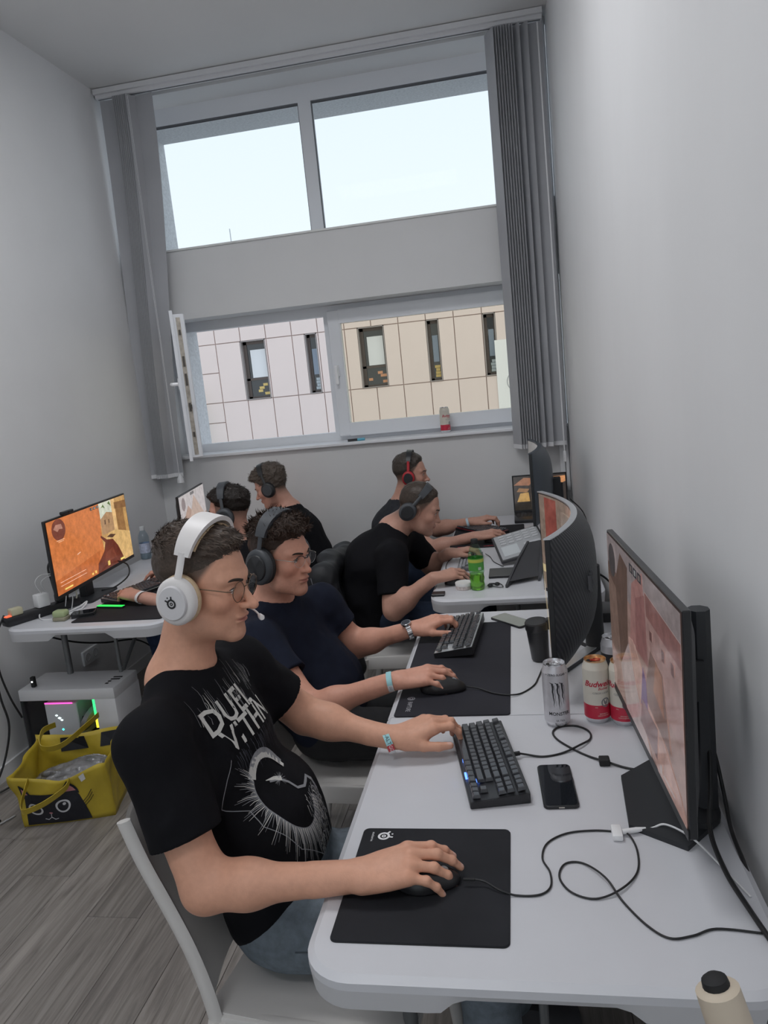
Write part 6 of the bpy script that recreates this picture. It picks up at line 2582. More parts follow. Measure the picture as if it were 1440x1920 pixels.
for s, (a, c) in enumerate((((-0.085, 3.14), (0.02, 3.47)), ((0.055, 3.22), (0.09, 3.52)))):
    b = MB()
    d = (Vector(c) - Vector(a))
    nn = Vector((-d.y, d.x)).normalized() * 0.005
    A, C_ = Vector(a), Vector(c)
    mid = A + d * 0.55
    b.add([(*(A + nn), TZ), (*(C_ + nn), TZ), (*(C_ + nn), TZ + 0.125), (*(mid + nn), TZ + 0.085), (*(A + nn), TZ + 0.012),
           (*(A - nn), TZ), (*(C_ - nn), TZ), (*(C_ - nn), TZ + 0.125), (*(mid - nn), TZ + 0.085), (*(A - nn), TZ + 0.012)],
          [(0, 1, 2, 3, 4), (9, 8, 7, 6, 5)] + [(i, (i + 1) % 5, 5 + (i + 1) % 5, 5 + i) for i in range(5)])
    b.build('stand_plate', MATS['console_dark'], dv, world=True)
MB().add([(-0.07, 3.17, TZ + 0.02), (0.06, 3.24, TZ + 0.02), (0.085, 3.5, TZ + 0.12), (0.015, 3.46, TZ + 0.12)], [(0, 1, 2, 3)]).build('stand_panel', MATS['console_dark'], dv, world=True)
bk_ = thing('notebook', 'thin dark flat box under the tilted console', 'box', (-0.06, 3.40, TZ))
MB().rbox(-0.165, -0.02, 3.30, 3.44, TZ, TZ + 0.012, 0.002, 1).build('cover', case_m, bk_, world=True)
# tin, bottle, earphones
jr = thing('tin', 'round white tin beside the green bottle', 'tin', (-0.268, 3.165, TZ))
tinw = mat('tin_white', (0.78, 0.77, 0.76), 0.35)
MB().lathe([(0.034, 0.0), (0.036, 0.002), (0.036, 0.018)], 32).build('body', mat('tin_pink', (0.62, 0.55, 0.53), 0.4, noise=0.3, scale=120), jr, smooth=40)
MB().lathe([(0.037, 0.017), (0.0375, 0.028), (0.036, 0.030), (0.033, 0.029), (0.0, 0.029)], 32, cap=False).build('lid', tinw, jr, smooth=40)
bo = thing('soda_bottle', 'green plastic soda bottle with black cap, one third full', 'bottle', (-0.207, 3.145, TZ))
plas = glassmat('bottle_plastic', (0.72, 0.92, 0.76))
MB().lathe([(0.024, 0.0), (0.030, 0.006), (0.0315, 0.02), (0.030, 0.035), (0.0325, 0.05), (0.030, 0.066), (0.0325, 0.08), (0.0325, 0.145), (0.030, 0.160), (0.020, 0.190), (0.0130, 0.205), (0.0130, 0.215)], 32, cap=False).build('bottle_wall', plas, bo, smooth=50)
MB().lathe([(0.023, 0.002), (0.0290, 0.008), (0.0303, 0.02), (0.0288, 0.035), (0.0312, 0.05), (0.029, 0.066), (0.0300, 0.072)], 28).build('soda', mat('soda_green', (0.50, 0.85, 0.12), 0.15, trans=0.85), bo, smooth=50)
lb_ = MB().lathe([(0.0332, 0.088), (0.0332, 0.142)], 32, cap=False).build('label_wrap', mat('label_green', (0.09, 0.36, 0.06), 0.4), bo, smooth=50)
MB().lathe([(0.0336, 0.124), (0.0336, 0.138)], 32, cap=False).build('label_band', mat('label_yellow', (0.55, 0.60, 0.10), 0.4), lb_, smooth=50)
b = MB()
for i in range(5):
    a = math.radians(-72 + i * 5)
    b.add([(0.0338 * math.cos(a + q), 0.0338 * math.sin(a + q), z) for q, z in ((0, 0.092), (0.05, 0.092), (0.05, 0.104 + 0.002 * (i % 2)), (0, 0.104))], [(0, 1, 2, 3)])
b.build('label_panel', print_w, lb_)
MB().lathe([(0.0145, 0.203), (0.0150, 0.205), (0.0150, 0.220), (0.0135, 0.222)], 24).build('cap', rub, bo, smooth=40)
ep = thing('earphones', 'black earphones lying beside the green bottle', 'earphones', (-0.14, 3.17, TZ))
for q, (x, y) in enumerate(((-0.155, 3.165), (-0.125, 3.185))):
    MB().ball((x, y, TZ + 0.008), (0.012, 0.010, 0.008)).build('earbud', hs_blk, ep, world=True, smooth='all')
MB().tube(crom([(-0.155, 3.165, TZ + 0.006), (-0.12, 3.145, TZ + 0.004), (-0.10, 3.15, TZ + 0.004), (-0.115, 3.20, TZ + 0.004), (-0.16, 3.21, TZ + 0.004), (-0.125, 3.185, TZ + 0.006)], 5), 0.002, 6).build('cord', cab_k, ep, world=True)
sb = thing('flat_box', 'small dark flat box by the mouse of the man leaning forward', 'box', (-0.37, 3.085, TZ))
MB().rbox(-0.40, -0.345, 3.06, 3.11, TZ, TZ + 0.010, 0.002, 1).build('shell', case_m, sb, world=True)
cable('thin black cable between the grey keyboard and the curved monitor', [(-0.33, 3.82, ZT_), (-0.36, 3.74, ZT_), (-0.38, 3.62, ZT_), (-0.375, 3.50, ZT_), (-0.35, 3.42, ZT_)], 0.0018)
cable('black cable from the grey keyboard towards the tilted console', [(-0.195, 3.75, TZ + 0.008), (-0.17, 3.70, ZT_), (-0.15, 3.60, ZT_), (-0.115, 3.52, ZT_), (-0.10, 3.45, TZ + 0.015)], 0.002)
# cables and hub behind the curved monitor
hb = thing('usb_hub', 'small black hub box on the table behind the curved monitor', 'hub', (0.10, 2.62, TZ))
MB().rbox(0.075, 0.135, 2.59, 2.64, TZ, TZ + 0.014, 0.003, 1).build('shell', case_m, hb, world=True)
cable('thin grey cable curl behind the curved monitor', [(0.10, 2.64, TZ + 0.01), (0.085, 2.70, TZ + 0.03), (0.11, 2.76, TZ + 0.035), (0.15, 2.74, TZ + 0.02), (0.18, 2.66, ZT_), (0.24, 2.60, ZT_)], 0.0018, MATS['cable_grey'])
cable('black lead from the curved monitor to the right wall', [(0.19, 2.45, 1.0), (0.26, 2.40, 0.96), (0.30, 2.30, 0.88), (0.31, 2.24, 0.80), (0.325, 2.2, TZ + 0.008), (0.33, 2.12, TZ + 0.006)], 0.0035)
cable('black lead behind the far curved monitor down the right wall', [(0.24, 3.75, 1.0), (0.29, 3.6, 0.95), (0.30, 3.4, 0.85), (0.295, 3.2, 0.78), (0.29, 3.05, TZ + 0.006)], 0.003)
pb = thing('power_brick', 'black power brick between the two right-hand tables', 'power supply', (0.28, 2.72, TZ))
MB().rbox(0.235, 0.30, 2.64, 2.78, TZ, TZ + 0.036, 0.006, 2).build('body', case_m, pb, world=True, smooth=40)

# out-of-focus grip in the near corner: a black rod with a pale collar on a clamp
gp = thing('tripod_handle', 'black rod end with a pale beige collar in the near right corner', 'handle', (0.236, 0.755, 0.0))
A0, A1 = Vector((0.212, 0.775, 0.825)), Vector((0.179, 0.80, 0.95))
ax = (A1 - A0)
MB().tube([(0.236, 0.755, 0.10), (0.236, 0.755, 0.62), (0.232, 0.757, 0.70), A0 - ax * 0.2], 0.0165, 16).build('pole', rub, gp, world=True, smooth=40)
MB().tube([A0 - ax * 0.25, A0 - ax * 0.2, A0 + ax * 0.88, A0 + ax * 0.91], [0.022, 0.028, 0.025, 0.019], 20).build('collar', mat('collar_beige', (0.62, 0.53, 0.42), 0.55), gp, world=True, smooth=40)
MB().tube([A0 + ax * 0.4, A0 + ax * 0.85, A0 + ax * 0.97, A1], [0.0165, 0.0165, 0.0145, 0.009], 16).build('tip', rub, gp, world=True, smooth=40)
for k in range(3):
    a = 2 * PI * k / 3 + 0.4
    p0 = Vector((0.236, 0.755, 0.30))
    MB().tube([p0, (p0.x + 0.11 * math.cos(a), p0.y + 0.11 * math.sin(a), 0.012)], 0.009, 8).build('leg', rub, gp, world=True, smooth=40)
cable('black cable at the near right corner of the frame', [(0.345, 1.08, TZ + 0.010), (0.318, 1.0, 0.775), (0.272, 0.90, 0.80), (0.232, 0.82, 0.80), (0.195, 0.74, 0.775), (0.17, 0.68, 0.70), (0.16, 0.64, 0.50), (0.16, 0.62, 0.25), (0.17, 0.62, 0.006)], 0.0045)

# ================================================================ left table and the floor below it
ps = thing('power_strip', 'black power strip with red switch at the near end of the left table', 'power strip', (-2.28, 3.1, TZ))
Mp = Matrix.Translation((-2.245, 3.06, TZ)) @ Matrix.Rotation(math.radians(62), 4, 'Z')
MB().rbox(-0.17, 0.19, -0.030, 0.030, 0, 0.042, 0.008, 2, Mp).build('body', case_m, ps, world=True, smooth=40)
MB().rbox(-0.163, -0.135, -0.014, 0.014, 0.040, 0.046, 0.003, 1, Mp).build('switch', mat('switch_red', (0.6, 0.05, 0.02), 0.3, emit=(1, 0.12, 0.05), estr=1.5), ps, world=True)
MB().lathe([(0.019, 0.0425), (0.021, 0.0435), (0.019, 0.044)], 16, Mp @ Matrix.Translation((0.15, 0, 0))).build('socket', mback, ps, world=True)
ad = thing('charger', 'white charger block with two thin cables on the power strip', 'charger', (-2.235, 3.10, TZ + 0.042))
MB().rbox(-0.045, 0.015, -0.024, 0.024, 0.043, 0.105, 0.006, 2, Mp @ Matrix.Translation((0.03, 0, 0))).build('body', MATS['adapter_white'], ad, world=True, smooth=40)
for (p) in ([(-2.235, 3.08, 0.84), (-2.245, 3.06, 0.90), (-2.225, 3.09, 0.93), (-2.175, 3.14, 0.91), (-2.155, 3.15, 0.84), (-2.16, 3.13, 0.76)],
            [(-2.235, 3.11, 0.845), (-2.235, 3.09, 0.895), (-2.205, 3.13, 0.915), (-2.165, 3.19, 0.88), (-2.14, 3.17, 0.80), (-2.13, 3.13, 0.745)]):
    MB().tube(crom(p, 6), 0.0022, 6).build('cord', cab_w, ad, world=True, smooth='all')
pg = thing('plug', 'cream mains plug at the end of the power strip', 'plug', (-2.325, 2.93, TZ))
MB().rbox(-0.19, -0.135, -0.021, 0.021, 0.0415, 0.075, 0.006, 2, Mp @ Matrix.Translation((0.05, 0, 0))).build('body', mat('plug_cream', (0.55, 0.52, 0.36), 0.45), pg, world=True, smooth=40)
pk = thing('plug', 'black plug with white cable coil on the far end of the power strip', 'plug', (-2.18, 3.2, TZ))
MB().rbox(0.085, 0.14, -0.022, 0.022, 0.0425, 0.080, 0.007, 2, Mp).build('body', rub, pk, world=True, smooth=40)
MB().tube([(-2.165 + 0.028 * math.cos(a * PI / 10), 3.20, 0.80 + 0.035 * math.sin(a * PI / 10)) for a in range(20)], 0.004, 6, closed=True).build('cord', mat('cable_beige', (0.6, 0.58, 0.5), 0.5), pk, world=True)
cable('thick black cable arching up behind the orange monitor', [(-2.19, 3.12, 0.80), (-2.215, 3.14, 0.88), (-2.235, 3.16, 0.95), (-2.21, 3.18, 0.985), (-2.175, 3.19, 0.96), (-2.175, 3.18, 0.88), (-2.165, 3.17, 0.80)], 0.005)
cable('white cable sagging over the left table from the charger', [(-2.235, 3.06, 0.785), (-2.225, 3.02, 0.75), (-2.19, 2.99, ZT_), (-2.15, 2.99, ZT_), (-2.11, 3.01, ZT_)], 0.003, cab_w)
cable('white cable under the orange monitor beside its foot', [(-2.13, 3.08, ZT_), (-2.11, 3.16, ZT_ + 0.004), (-2.09, 3.20, TZ + 0.02), (-2.085, 3.14, ZT_), (-2.105, 3.06, ZT_)], 0.004, cab_w)
cable('black lead at the foot of the orange monitor', [(-2.15, 3.62, 0.86), (-2.08, 3.60, 0.84), (-2.06, 3.56, 0.79), (-2.10, 3.48, TZ + 0.012), (-2.14, 3.42, TZ + 0.014)], 0.004)
ec = thing('earbud_case', 'pale green earbud case at the edge of the left table', 'case', (-2.085, 2.985, TZ))
MB().rbox(-2.118, -2.055, 2.955, 3.005, TZ + 0.016, TZ + 0.048, 0.012, 3).build('lid', mat('case_green', (0.38, 0.45, 0.24), 0.4), ec, world=True, smooth=60)
MB().rbox(-2.118, -2.055, 2.955, 3.005, TZ, TZ + 0.020, 0.006, 2).build('base', mat('case_olive', (0.30, 0.28, 0.20), 0.45), ec, world=True, smooth=60)
ph3 = phone('black smartphone propped at the edge of the left table', M2(-2.005, 3.03, TZ + 0.012, -70), 0.074, 0.105)
MB().rbox(-0.03, 0.03, -0.05, 0.05, -0.012, 0.0, 0.002, 1).build('stack_case', MATS['phone_case'], ph3)
pdl = pad('desk_pad', 'black desk pad under the orange monitor\'s keyboard', -2.01, -1.575, 2.925, 3.62, pad_m, cat='desk pad')
keyboard('keyboard', 'black keyboard under the left player\'s hand below the orange monitor', M2(-1.905, 3.36, TZ + 0.004, 90 - 20), keys=False, tag_='f3', plate=mat('plate_pale', (0.30, 0.31, 0.30), 0.4))
keyboard('keyboard', 'white keyboard between the two monitors on the left table', M2(-1.955, 3.83, TZ, 90 + 18), keys=False, tag_='f4', km=mat('keycap_white', (0.62, 0.62, 0.63), 0.4), cm=mat('case_darkgrey', (0.07, 0.07, 0.075), 0.4))
gl = thing('light_strip', 'green glowing strip lying beside the left keyboard', 'light strip', (-1.93, 3.12, TZ))
Mg = Matrix.Translation((-1.925, 3.13, TZ + 0.005)) @ Matrix.Rotation(math.radians(-10), 4, 'Z')
MB().rbox(-0.075, 0.075, -0.012, 0.012, 0.0, 0.008, 0.002, 1, Mg).build('bar', rub, gl, world=True)
MB().rbox(-0.073, 0.073, -0.0125, 0.010, 0.007, 0.0095, 0.001, 1, Mg).build('glow', mat('glow_green', (0.02, 0.5, 0.05), 0.3, emit=(0.02, 1.0, 0.12), estr=1.0), gl, world=True)
# water bottle and cup on the far part of the left table
wb = thing('water_bottle', 'clear water bottle with grey cap standing on the left table', 'bottle', (-2.37, 4.25, TZ))
wb.location = (-2.275, 4.17, TZ)
clr = glassmat('clear_plastic', (0.80, 0.86, 0.90))
MB().lathe([(0.028, 0), (0.032, 0.006), (0.032, 0.13), (0.028, 0.15), (0.015, 0.175), (0.013, 0.19)], 28, cap=False).build('bottle_wall', clr, wb, smooth=50)
MB().lathe([(0.030, 0.003), (0.031, 0.06)], 24).build('water', mat('water_pale', (0.55, 0.63, 0.68), 0.1, trans=0.6), wb, smooth=50)
MB().lathe([(0.0325, 0.04), (0.0325, 0.10)], 28, cap=False).build('label_wrap', mat('label_white_blue', (0.55, 0.60, 0.75), 0.4, noise=0.4, scale=50), wb, smooth=50)
MB().lathe([(0.0155, 0.178), (0.0155, 0.20), (0.014, 0.202)], 20).build('cap', mat('cap_grey', (0.6, 0.62, 0.63), 0.4), wb, smooth=40)
cu = thing('drinking_cup', 'paper cup with purple and red print on the left table', 'cup', (-2.115, 4.04, TZ))
MB().lathe([(0.030, 0.0), (0.040, 0.105), (0.0415, 0.108), (0.0395, 0.108), (0.029, 0.005)], 32, cap=False).build('wall', mat('cup_print', (0.62, 0.58, 0.66), 0.5, noise=0.5, scale=35), cu, smooth=40)
MB().lathe([(0.0321, 0.018), (0.0347, 0.045)], 32, cap=False).build('print_band', mat('cup_red', (0.55, 0.12, 0.15), 0.5), cu, smooth=40)
MB().lathe([(0.0, 0.03), (0.0325, 0.03)], 24, cap=False).build('drink', mat('coffee', (0.35, 0.25, 0.17), 0.3), cu)

# wall sockets and hanging leads on the left wall
for q, (y, z, lb) in enumerate(((3.72, 0.30, 'double wall socket low on the left wall under the table'), (4.06, 0.48, 'round wall socket on the left wall under the table'))):
    so = thing('wall_socket', lb, 'socket', (XL, y, z), group='wall sockets')
    MB().rbox(XL, XL + 0.012, y - 0.08, y + 0.08, z - 0.042, z + 0.042, 0.004, 1).build('plate', pvc_trim, so, world=True)
    for s in (-1, 1):
        MB().lathe([(0.024, 0.0), (0.024, 0.004), (0.020, 0.004), (0.019, -0.004), (0.0, -0.004)], 20, Matrix.Translation((XL + 0.011, y + s * 0.038, z)) @ Matrix.Rotation(PI / 2, 4, 'Y'), cap=False).build('socket_well', mat('socket_grey', (0.5, 0.5, 0.51), 0.5), so, world=True)
cable('black lead hanging from the left table end down to the floor', [(-2.36, 2.93, 0.80), (-2.395, 2.89, 0.72), (-2.40, 2.88, 0.6), (-2.385, 2.87, 0.42), (-2.37, 2.87, 0.28), (-2.40, 2.83, 0.12), (-2.43, 2.76, 0.02), (-2.42, 2.66, 0.006), (-2.36, 2.56, 0.006)], 0.005)
cable('second black lead hanging beside the white tower case', [(-2.335, 2.93, 0.79), (-2.355, 2.88, 0.70), (-2.365, 2.87, 0.56), (-2.345, 2.88, 0.42), (-2.335, 2.92, 0.30)], 0.0045)
cable('black lead looping under the left table towards the wall socket', [(-2.24, 2.98, 0.685), (-2.20, 3.2, 0.56), (-2.16, 3.4, 0.48), (-2.10, 3.6, 0.42), (-2.08, 3.75, 0.30), (-2.10, 3.85, 0.15)], 0.0045)
cable('black lead lying on the floor left of the yellow bag', [(-2.44, 3.1, 0.05), (-2.40, 2.98, 0.02), (-2.36, 2.85, 0.02), (-2.42, 2.70, 0.007), (-2.38, 2.55, 0.007), (-2.30, 2.48, 0.007), (-2.24, 2.56, 0.007)], 0.005)
cable('grey lead crossing the floor at the left frame edge', [(-2.46, 2.35, 0.005), (-2.35, 2.42, 0.005), (-2.25, 2.50, 0.005), (-2.20, 2.60, 0.005)], 0.004, MATS['cable_grey'])

# ---------------------------------------------------------------- white tower case, glass side towards the camera
pcw = mat('case_white', (0.70, 0.70, 0.72), 0.4)
pc = thing('computer_tower', 'white computer tower with glass side and coloured lights under the left table', 'computer', (-2.1, 3.03, 0))
X0, X1, Y0, Y1, Z1 = -2.345, -1.862, 2.935, 3.155, 0.425
MB().rbox(X0, X1, Y0, Y1, Z1 - 0.055, Z1, 0.006, 2).build('top_cover', pcw, pc, world=True, smooth=40)
MB().rbox(X1 - 0.105, X1, Y0, Y1, 0.015, Z1 - 0.050, 0.006, 2).build('front_panel', pcw, pc, world=True, smooth=40)
MB().box(X0, X1, Y1 - 0.006, Y1, 0.015, Z1 - 0.05).build('rear_side', pcw, pc, world=True)
MB().box(X0, X0 + 0.004, Y0 + 0.004, Y1, 0.015, Z1 - 0.05).build('end_mesh', mat('mesh_dark', (0.06, 0.06, 0.065), 0.6, noise=0.6, scale=300), pc, world=True)
MB().box(X0 + 0.004, X1 - 0.1, Y0 + 0.01, Y1 - 0.01, 0.015, 0.105).build('power_shroud', mback, pc, world=True)
MB().box(X0 + 0.01, X1 - 0.105, Y1 - 0.02, Y1 - 0.008, 0.105, Z1 - 0.055).build('motherboard_tray', mat('tray_dark', (0.02, 0.02, 0.024), 0.5), pc, world=True)
MB().box(X0 + 0.004, X1 - 0.105, Y0, Y0 + 0.004, 0.02, Z1 - 0.056).build('glass_side', glassmat('case_glass', (0.93, 0.94, 0.95), 0.04), pc, world=True)
gx0, gx1 = X0 + 0.10, X0 + 0.265
MB().rbox(gx0, gx1, Y0 + 0.03, Y1 - 0.05, 0.165, 0.345, 0.004, 1).build('cooler_block', mat('cooler_white', (0.85, 0.85, 0.86), 0.4), pc, world=True)
MB().box(gx0 + 0.004, gx1 - 0.02, Y0 + 0.0285, Y0 + 0.031, 0.342, 0.348).build('led_bar', emat('led_pink', (1.0, 0.08, 0.45), 2.2), pc, world=True)
MB().box(gx0 + 0.004, gx1 - 0.02, Y0 + 0.0285, Y0 + 0.031, 0.166, 0.170).build('led_bar', emat('led_violet', (0.35, 0.35, 1.0), 2.0), pc, world=True)
b = MB()
for (x, z, s) in ((gx0 + 0.055, 0.285, 0.008), (gx0 + 0.068, 0.272, 0.010), (gx0 + 0.078, 0.262, 0.008)):
    b.add([(x - s, Y0 + 0.029, z), (x, Y0 + 0.029, z - s * 0.6), (x + s, Y0 + 0.029, z), (x, Y0 + 0.029, z + s * 0.6)], [(0, 1, 2, 3)])
b.build('lit_emblem', emat('led_white', (0.8, 1.0, 1.0), 2.5), pc, world=True)
MB().add([(gx0 + 0.070, Y0 + 0.029, 0.215), (gx0 + 0.077, Y0 + 0.029, 0.209), (gx0 + 0.084, Y0 + 0.029, 0.215), (gx0 + 0.077, Y0 + 0.029, 0.222)], [(0, 1, 2, 3)]).build('lit_mark', emat('led_cyan', (0.1, 0.9, 0.8), 2.0), pc, world=True)
fm_ = Matrix.Translation((gx1 + 0.055, Y0 + 0.055, 0.255)) @ Matrix.Rotation(math.radians(-60), 4, 'Y')
MB().lathe([(0.05, 0.0), (0.062, 0.004), (0.062, 0.024), (0.05, 0.028)], 28, fm_).build('fan_housing', mat('fan_grey', (0.22, 0.22, 0.23), 0.5), pc, world=True, smooth=40)
b = MB()
for k in range(7):
    a = 2 * PI * k / 7
    b.add([(0.012 * math.cos(a), 0.012 * math.sin(a), 0.029), (0.047 * math.cos(a), 0.047 * math.sin(a), 0.029), (0.047 * math.cos(a + 0.6), 0.047 * math.sin(a + 0.6), 0.034), (0.012 * math.cos(a + 0.8), 0.012 * math.sin(a + 0.8), 0.033)], [(0, 1, 2, 3)], fm_)
b.build('fan_blades', mback, pc, world=True)
for (z0, z1, c, nm) in ((0.285, 0.365, (0.05, 1.0, 0.25), 'led_green'), (0.225, 0.280, (1.0, 0.75, 0.05), 'led_amber')):
    MB().box(X1 - 0.128, X1 - 0.115, Y0 + 0.02, Y0 + 0.03, z0, z1).build('led_strip', emat(nm, c, 1.8), pc, world=True)
MB().box(X0 + 0.01, X0 + 0.28, Y0 + 0.012, Y0 + 0.06, 0.135, 0.155).build('graphics_card', mback, pc, world=True)
b = MB()
for y in (Y0 + 0.05, Y0 + 0.075, Y0 + 0.10, Y0 + 0.125):
    b.box(X1 - 0.07, X1 - 0.055 + 0.03 * (y > Y0 + 0.09), y, y + 0.012, Z1 - 0.001, Z1 + 0.0012)
b.build('front_ports', rub, pc, world=True)
for x in (X0 + 0.05, X1 - 0.06):
    for y in (Y0 + 0.03, Y1 - 0.03):
        MB().lathe([(0.016, 0.0), (0.018, 0.016)], 12, Matrix.Translation((x, y, 0))).build('foot', rub, pc, world=True)
ud = thing('usb_stick', 'small black usb dongle with a white light on the tower top', 'usb stick', (-2.29, 2.98, Z1))
MB().rbox(-2.295, -2.275, 2.965, 2.985, Z1, Z1 + 0.05, 0.003, 1).build('body', rub, ud, world=True)
MB().box(-2.288, -2.281, 2.9635, 2.965, Z1 + 0.025, Z1 + 0.032).build('light', emat('led_white2', (1, 1, 1), 3.0), ud, world=True)

# ---------------------------------------------------------------- yellow shopping bag with a black cat print
yel = mat('bag_yellow', (0.52, 0.385, 0.035), 0.42, noise=0.10, scale=14, bump=0.15, bscale=30)
yel_in = mat('bag_inside', (0.45, 0.34, 0.05), 0.5)
bag = thing('shopping_bag', 'yellow shopping bag with a black cat face print on the floor', 'bag', (-1.97, 2.70, 0))
BW, BD, BH = 0.37, 0.25, 0.255
Mb = Matrix.Translation((-1.955, 2.69, 0.0)) @ Matrix.Rotation(math.radians(14), 4, 'Z')
rim_z = {}


def bag_pt(s, t):
    """s round the outline 0..4 (front, right, back, left), t up 0..1"""
    k = int(s) % 4
    f = s - int(s)
    fl = 1.0 + 0.06 * t
    hw, hd = BW / 2 * fl, BD / 2 * (1.0 + 0.16 * t)
    if k == 0:
        x, y = -hw + 2 * hw * f, -hd
        x, y = x, y - 0.018 * math.sin(PI * f) * (0.3 + t)
        top = BH * (0.86 + 0.08 * math.cos(2 * PI * f) + 0.06 * f * f)
    elif k == 1:
        x, y = hw, -hd + 2 * hd * f
        x -= 0.02 * math.sin(PI * f) * t
        top = BH * (0.98 + 0.10 * f)
    elif k == 2:
        x, y = hw - 2 * hw * f, hd
        top = BH * (1.08 - 0.06 * math.sin(PI * f) + 0.02 * f)
    else:
        x, y = -hw, hd - 2 * hd * f
        x += 0.02 * math.sin(PI * f) * t
        top = BH * (1.10 - 0.16 * f)
    w = 0.006 * math.sin(s * 7 + t * 5) + 0.004 * math.sin(s * 13 - t * 9)
    return Vector((x + w * (0.2 + t), y + w * (0.2 + t), top * t))


ns, ntt = 64, 12
vs = []
for i in range(ns):
    for j in range(ntt + 1):
        vs.append(bag_pt(4 * i / ns, j / ntt))
fs = []
for i in range(ns):
    for j in range(ntt):
        a, c = i * (ntt + 1) + j, ((i + 1) % ns) * (ntt + 1) + j
        fs.append((a, c, c + 1, a + 1))
fs.append(tuple(i * (ntt + 1) for i in range(ns - 1, -1, -1)))
bo_ = MB().add(vs, fs, Mb).build('bag_wall', yel, bag, world=True, smooth='all')
md = bo_.modifiers.new('thick', 'SOLIDIFY')
md.thickness = 0.0015


def on_front(u, v, d=0.0025):
    p = bag_pt(0.0 + min(max(u, 0.001), 0.999), v)
    return Mb @ (p + Vector((0, -d, 0)))


def sheet_on(fn, poly, n=10, d=0.0025):
    """a polygon laid on the front of the bag, cut to follow it"""
    vs, fs = [], []
    us = [p[0] for p in poly]
    u0, u1 = min(us), max(us)

    def span(u):
        zs = []
        m = len(poly)
        for i in range(m):
            (a, b_), (c, e) = poly[i], poly[(i + 1) % m]
            if (a <= u <= c or c <= u <= a) and a != c:
                zs.append(b_ + (e - b_) * (u - a) / (c - a))
        return (min(zs), max(zs)) if zs else (0, 0)
    for i in range(n + 1):
        u = u0 + (u1 - u0) * (i / n)
        u = min(max(u, u0 + 1e-4), u1 - 1e-4)
        lo_, hi_ = span(u)
        for k in range(7):
            vs.append(fn(u, lo_ + (hi_ - lo_) * k / 6, d))
    for i in range(n):
        for k in range(6):
            a = i * 7 + k
            fs.append((a, a + 7, a + 8, a + 1))
    return vs, fs


catk = mat('cat_black', (0.012, 0.013, 0.02), 0.5)
prt = MB()
for poly in ([(0.05, 0.03), (0.06, 0.52), (0.12, 0.66), (0.30, 0.70), (0.50, 0.74), (0.64, 0.68), (0.70, 0.40), (0.76, 0.03)],
             [(0.06, 0.54), (0.09, 0.86), (0.19, 0.64)], [(0.44, 0.70), (0.58, 0.97), (0.66, 0.62)]):
    prt.add(*sheet_on(on_front, poly, 14))
cat = prt.build('cat_print', catk, bag, world=True)
pink = mat('cat_pink', (0.55, 0.22, 0.24), 0.5)
prt = MB()
prt.add(*sheet_on(on_front, [(0.085, 0.64), (0.100, 0.78), (0.150, 0.66)], 4, 0.004))
prt.add(*sheet_on(on_front, [(0.50, 0.74), (0.57, 0.90), (0.62, 0.70)], 6, 0.004))
prt.build('ear_print', pink, bag, world=True)
eyew = mat('cat_eye_white', (0.62, 0.62, 0.64), 0.5)


def ring_on(cu, cv, r, ru, m, nm, d, fill=False):
    n = 24
    outer = [on_front(cu + r * math.cos(2 * PI * k / n), cv + r * ru * math.sin(2 * PI * k / n), d) for k in range(n)]
    if fill:
        return MB().add(outer, [tuple(range(n))]).build(nm, m, bag, world=True)
    inner = [on_front(cu + r * 0.74 * math.cos(2 * PI * k / n), cv + r * 0.74 * ru * math.sin(2 * PI * k / n), d) for k in range(n)]
    vs = outer + inner
    return MB().add(vs, [(k, (k + 1) % n, n + (k + 1) % n, n + k) for k in range(n)]).build(nm, m, bag, world=True)


for (cu, cv, r) in ((0.19, 0.36, 0.075), (0.49, 0.42, 0.082)):
    ring_on(cu, cv, r, 1.75, eyew, 'eye_ring', 0.0045)
    ring_on(cu + 0.012, cv + 0.05, r * 0.22, 1.75, eyew, 'eye_glint', 0.0045, True)
ring_on(0.335, 0.27, 0.022, 0.8, pink, 'nose_print', 0.0045, True)
b = MB()
for pts in ([(0.335, 0.25), (0.33, 0.17), (0.29, 0.12), (0.25, 0.14)], [(0.33, 0.17), (0.37, 0.12), (0.41, 0.14)]):
    b.tube([on_front(u, v, 0.0045) for u, v in pts], 0.0014, 5)
b.build('mouth_print', eyew, bag, world=True)
b = MB()
for k in range(3):
    b.tube([on_front(0.70 + 0.004 * k, 0.42 - 0.05 * k, 0.003), on_front(0.75 + 0.006 * k, 0.50 - 0.05 * k, 0.003), on_front(0.80, 0.60 - 0.06 * k, 0.003)], 0.0012, 5)
b.build('whisker_print', catk, bag, world=True)
MB().add([on_front(0.70, 0.82), on_front(0.76, 0.84), on_front(0.76, 0.97), on_front(0.70, 0.95)], [(0, 1, 2, 3)]).build('care_label', print_w, bag, world=True)
for nm, pts in (('handle', [on_front(0.20, 0.98, 0.004), on_front(0.15, 0.70, 0.05), on_front(0.13, 0.52, 0.07), on_front(0.22, 0.56, 0.08), on_front(0.40, 0.72, 0.07), on_front(0.56, 0.86, 0.03), on_front(0.62, 0.97, 0.004)]),
                ('handle', [Mb @ Vector(p) for p in ((-0.10, 0.145, 0.315), (-0.12, 0.05, 0.33), (-0.11, -0.01, 0.285), (-0.04, 0.02, 0.27), (0.05, 0.09, 0.315), (0.09, 0.15, 0.335))])):
    MB().ribbon(crom(pts, 6), 0.032, 0.002, (0.25, -0.35, 0.9)).build(nm, yel, bag, world=True, smooth=50)
# white and black rectangles printed inside the far wall
b = MB()
for (u0, u1) in ((0.12, 0.30), (0.45, 0.72)):
    b.add([Mb @ (bag_pt(2 + u, v) + Vector((0, -0.004, 0))) for u, v in ((u0, 0.72), (u1, 0.72), (u1, 0.95), (u0, 0.95))], [(0, 1, 2, 3)])
b.build('inner_print', catk, bag, world=True)
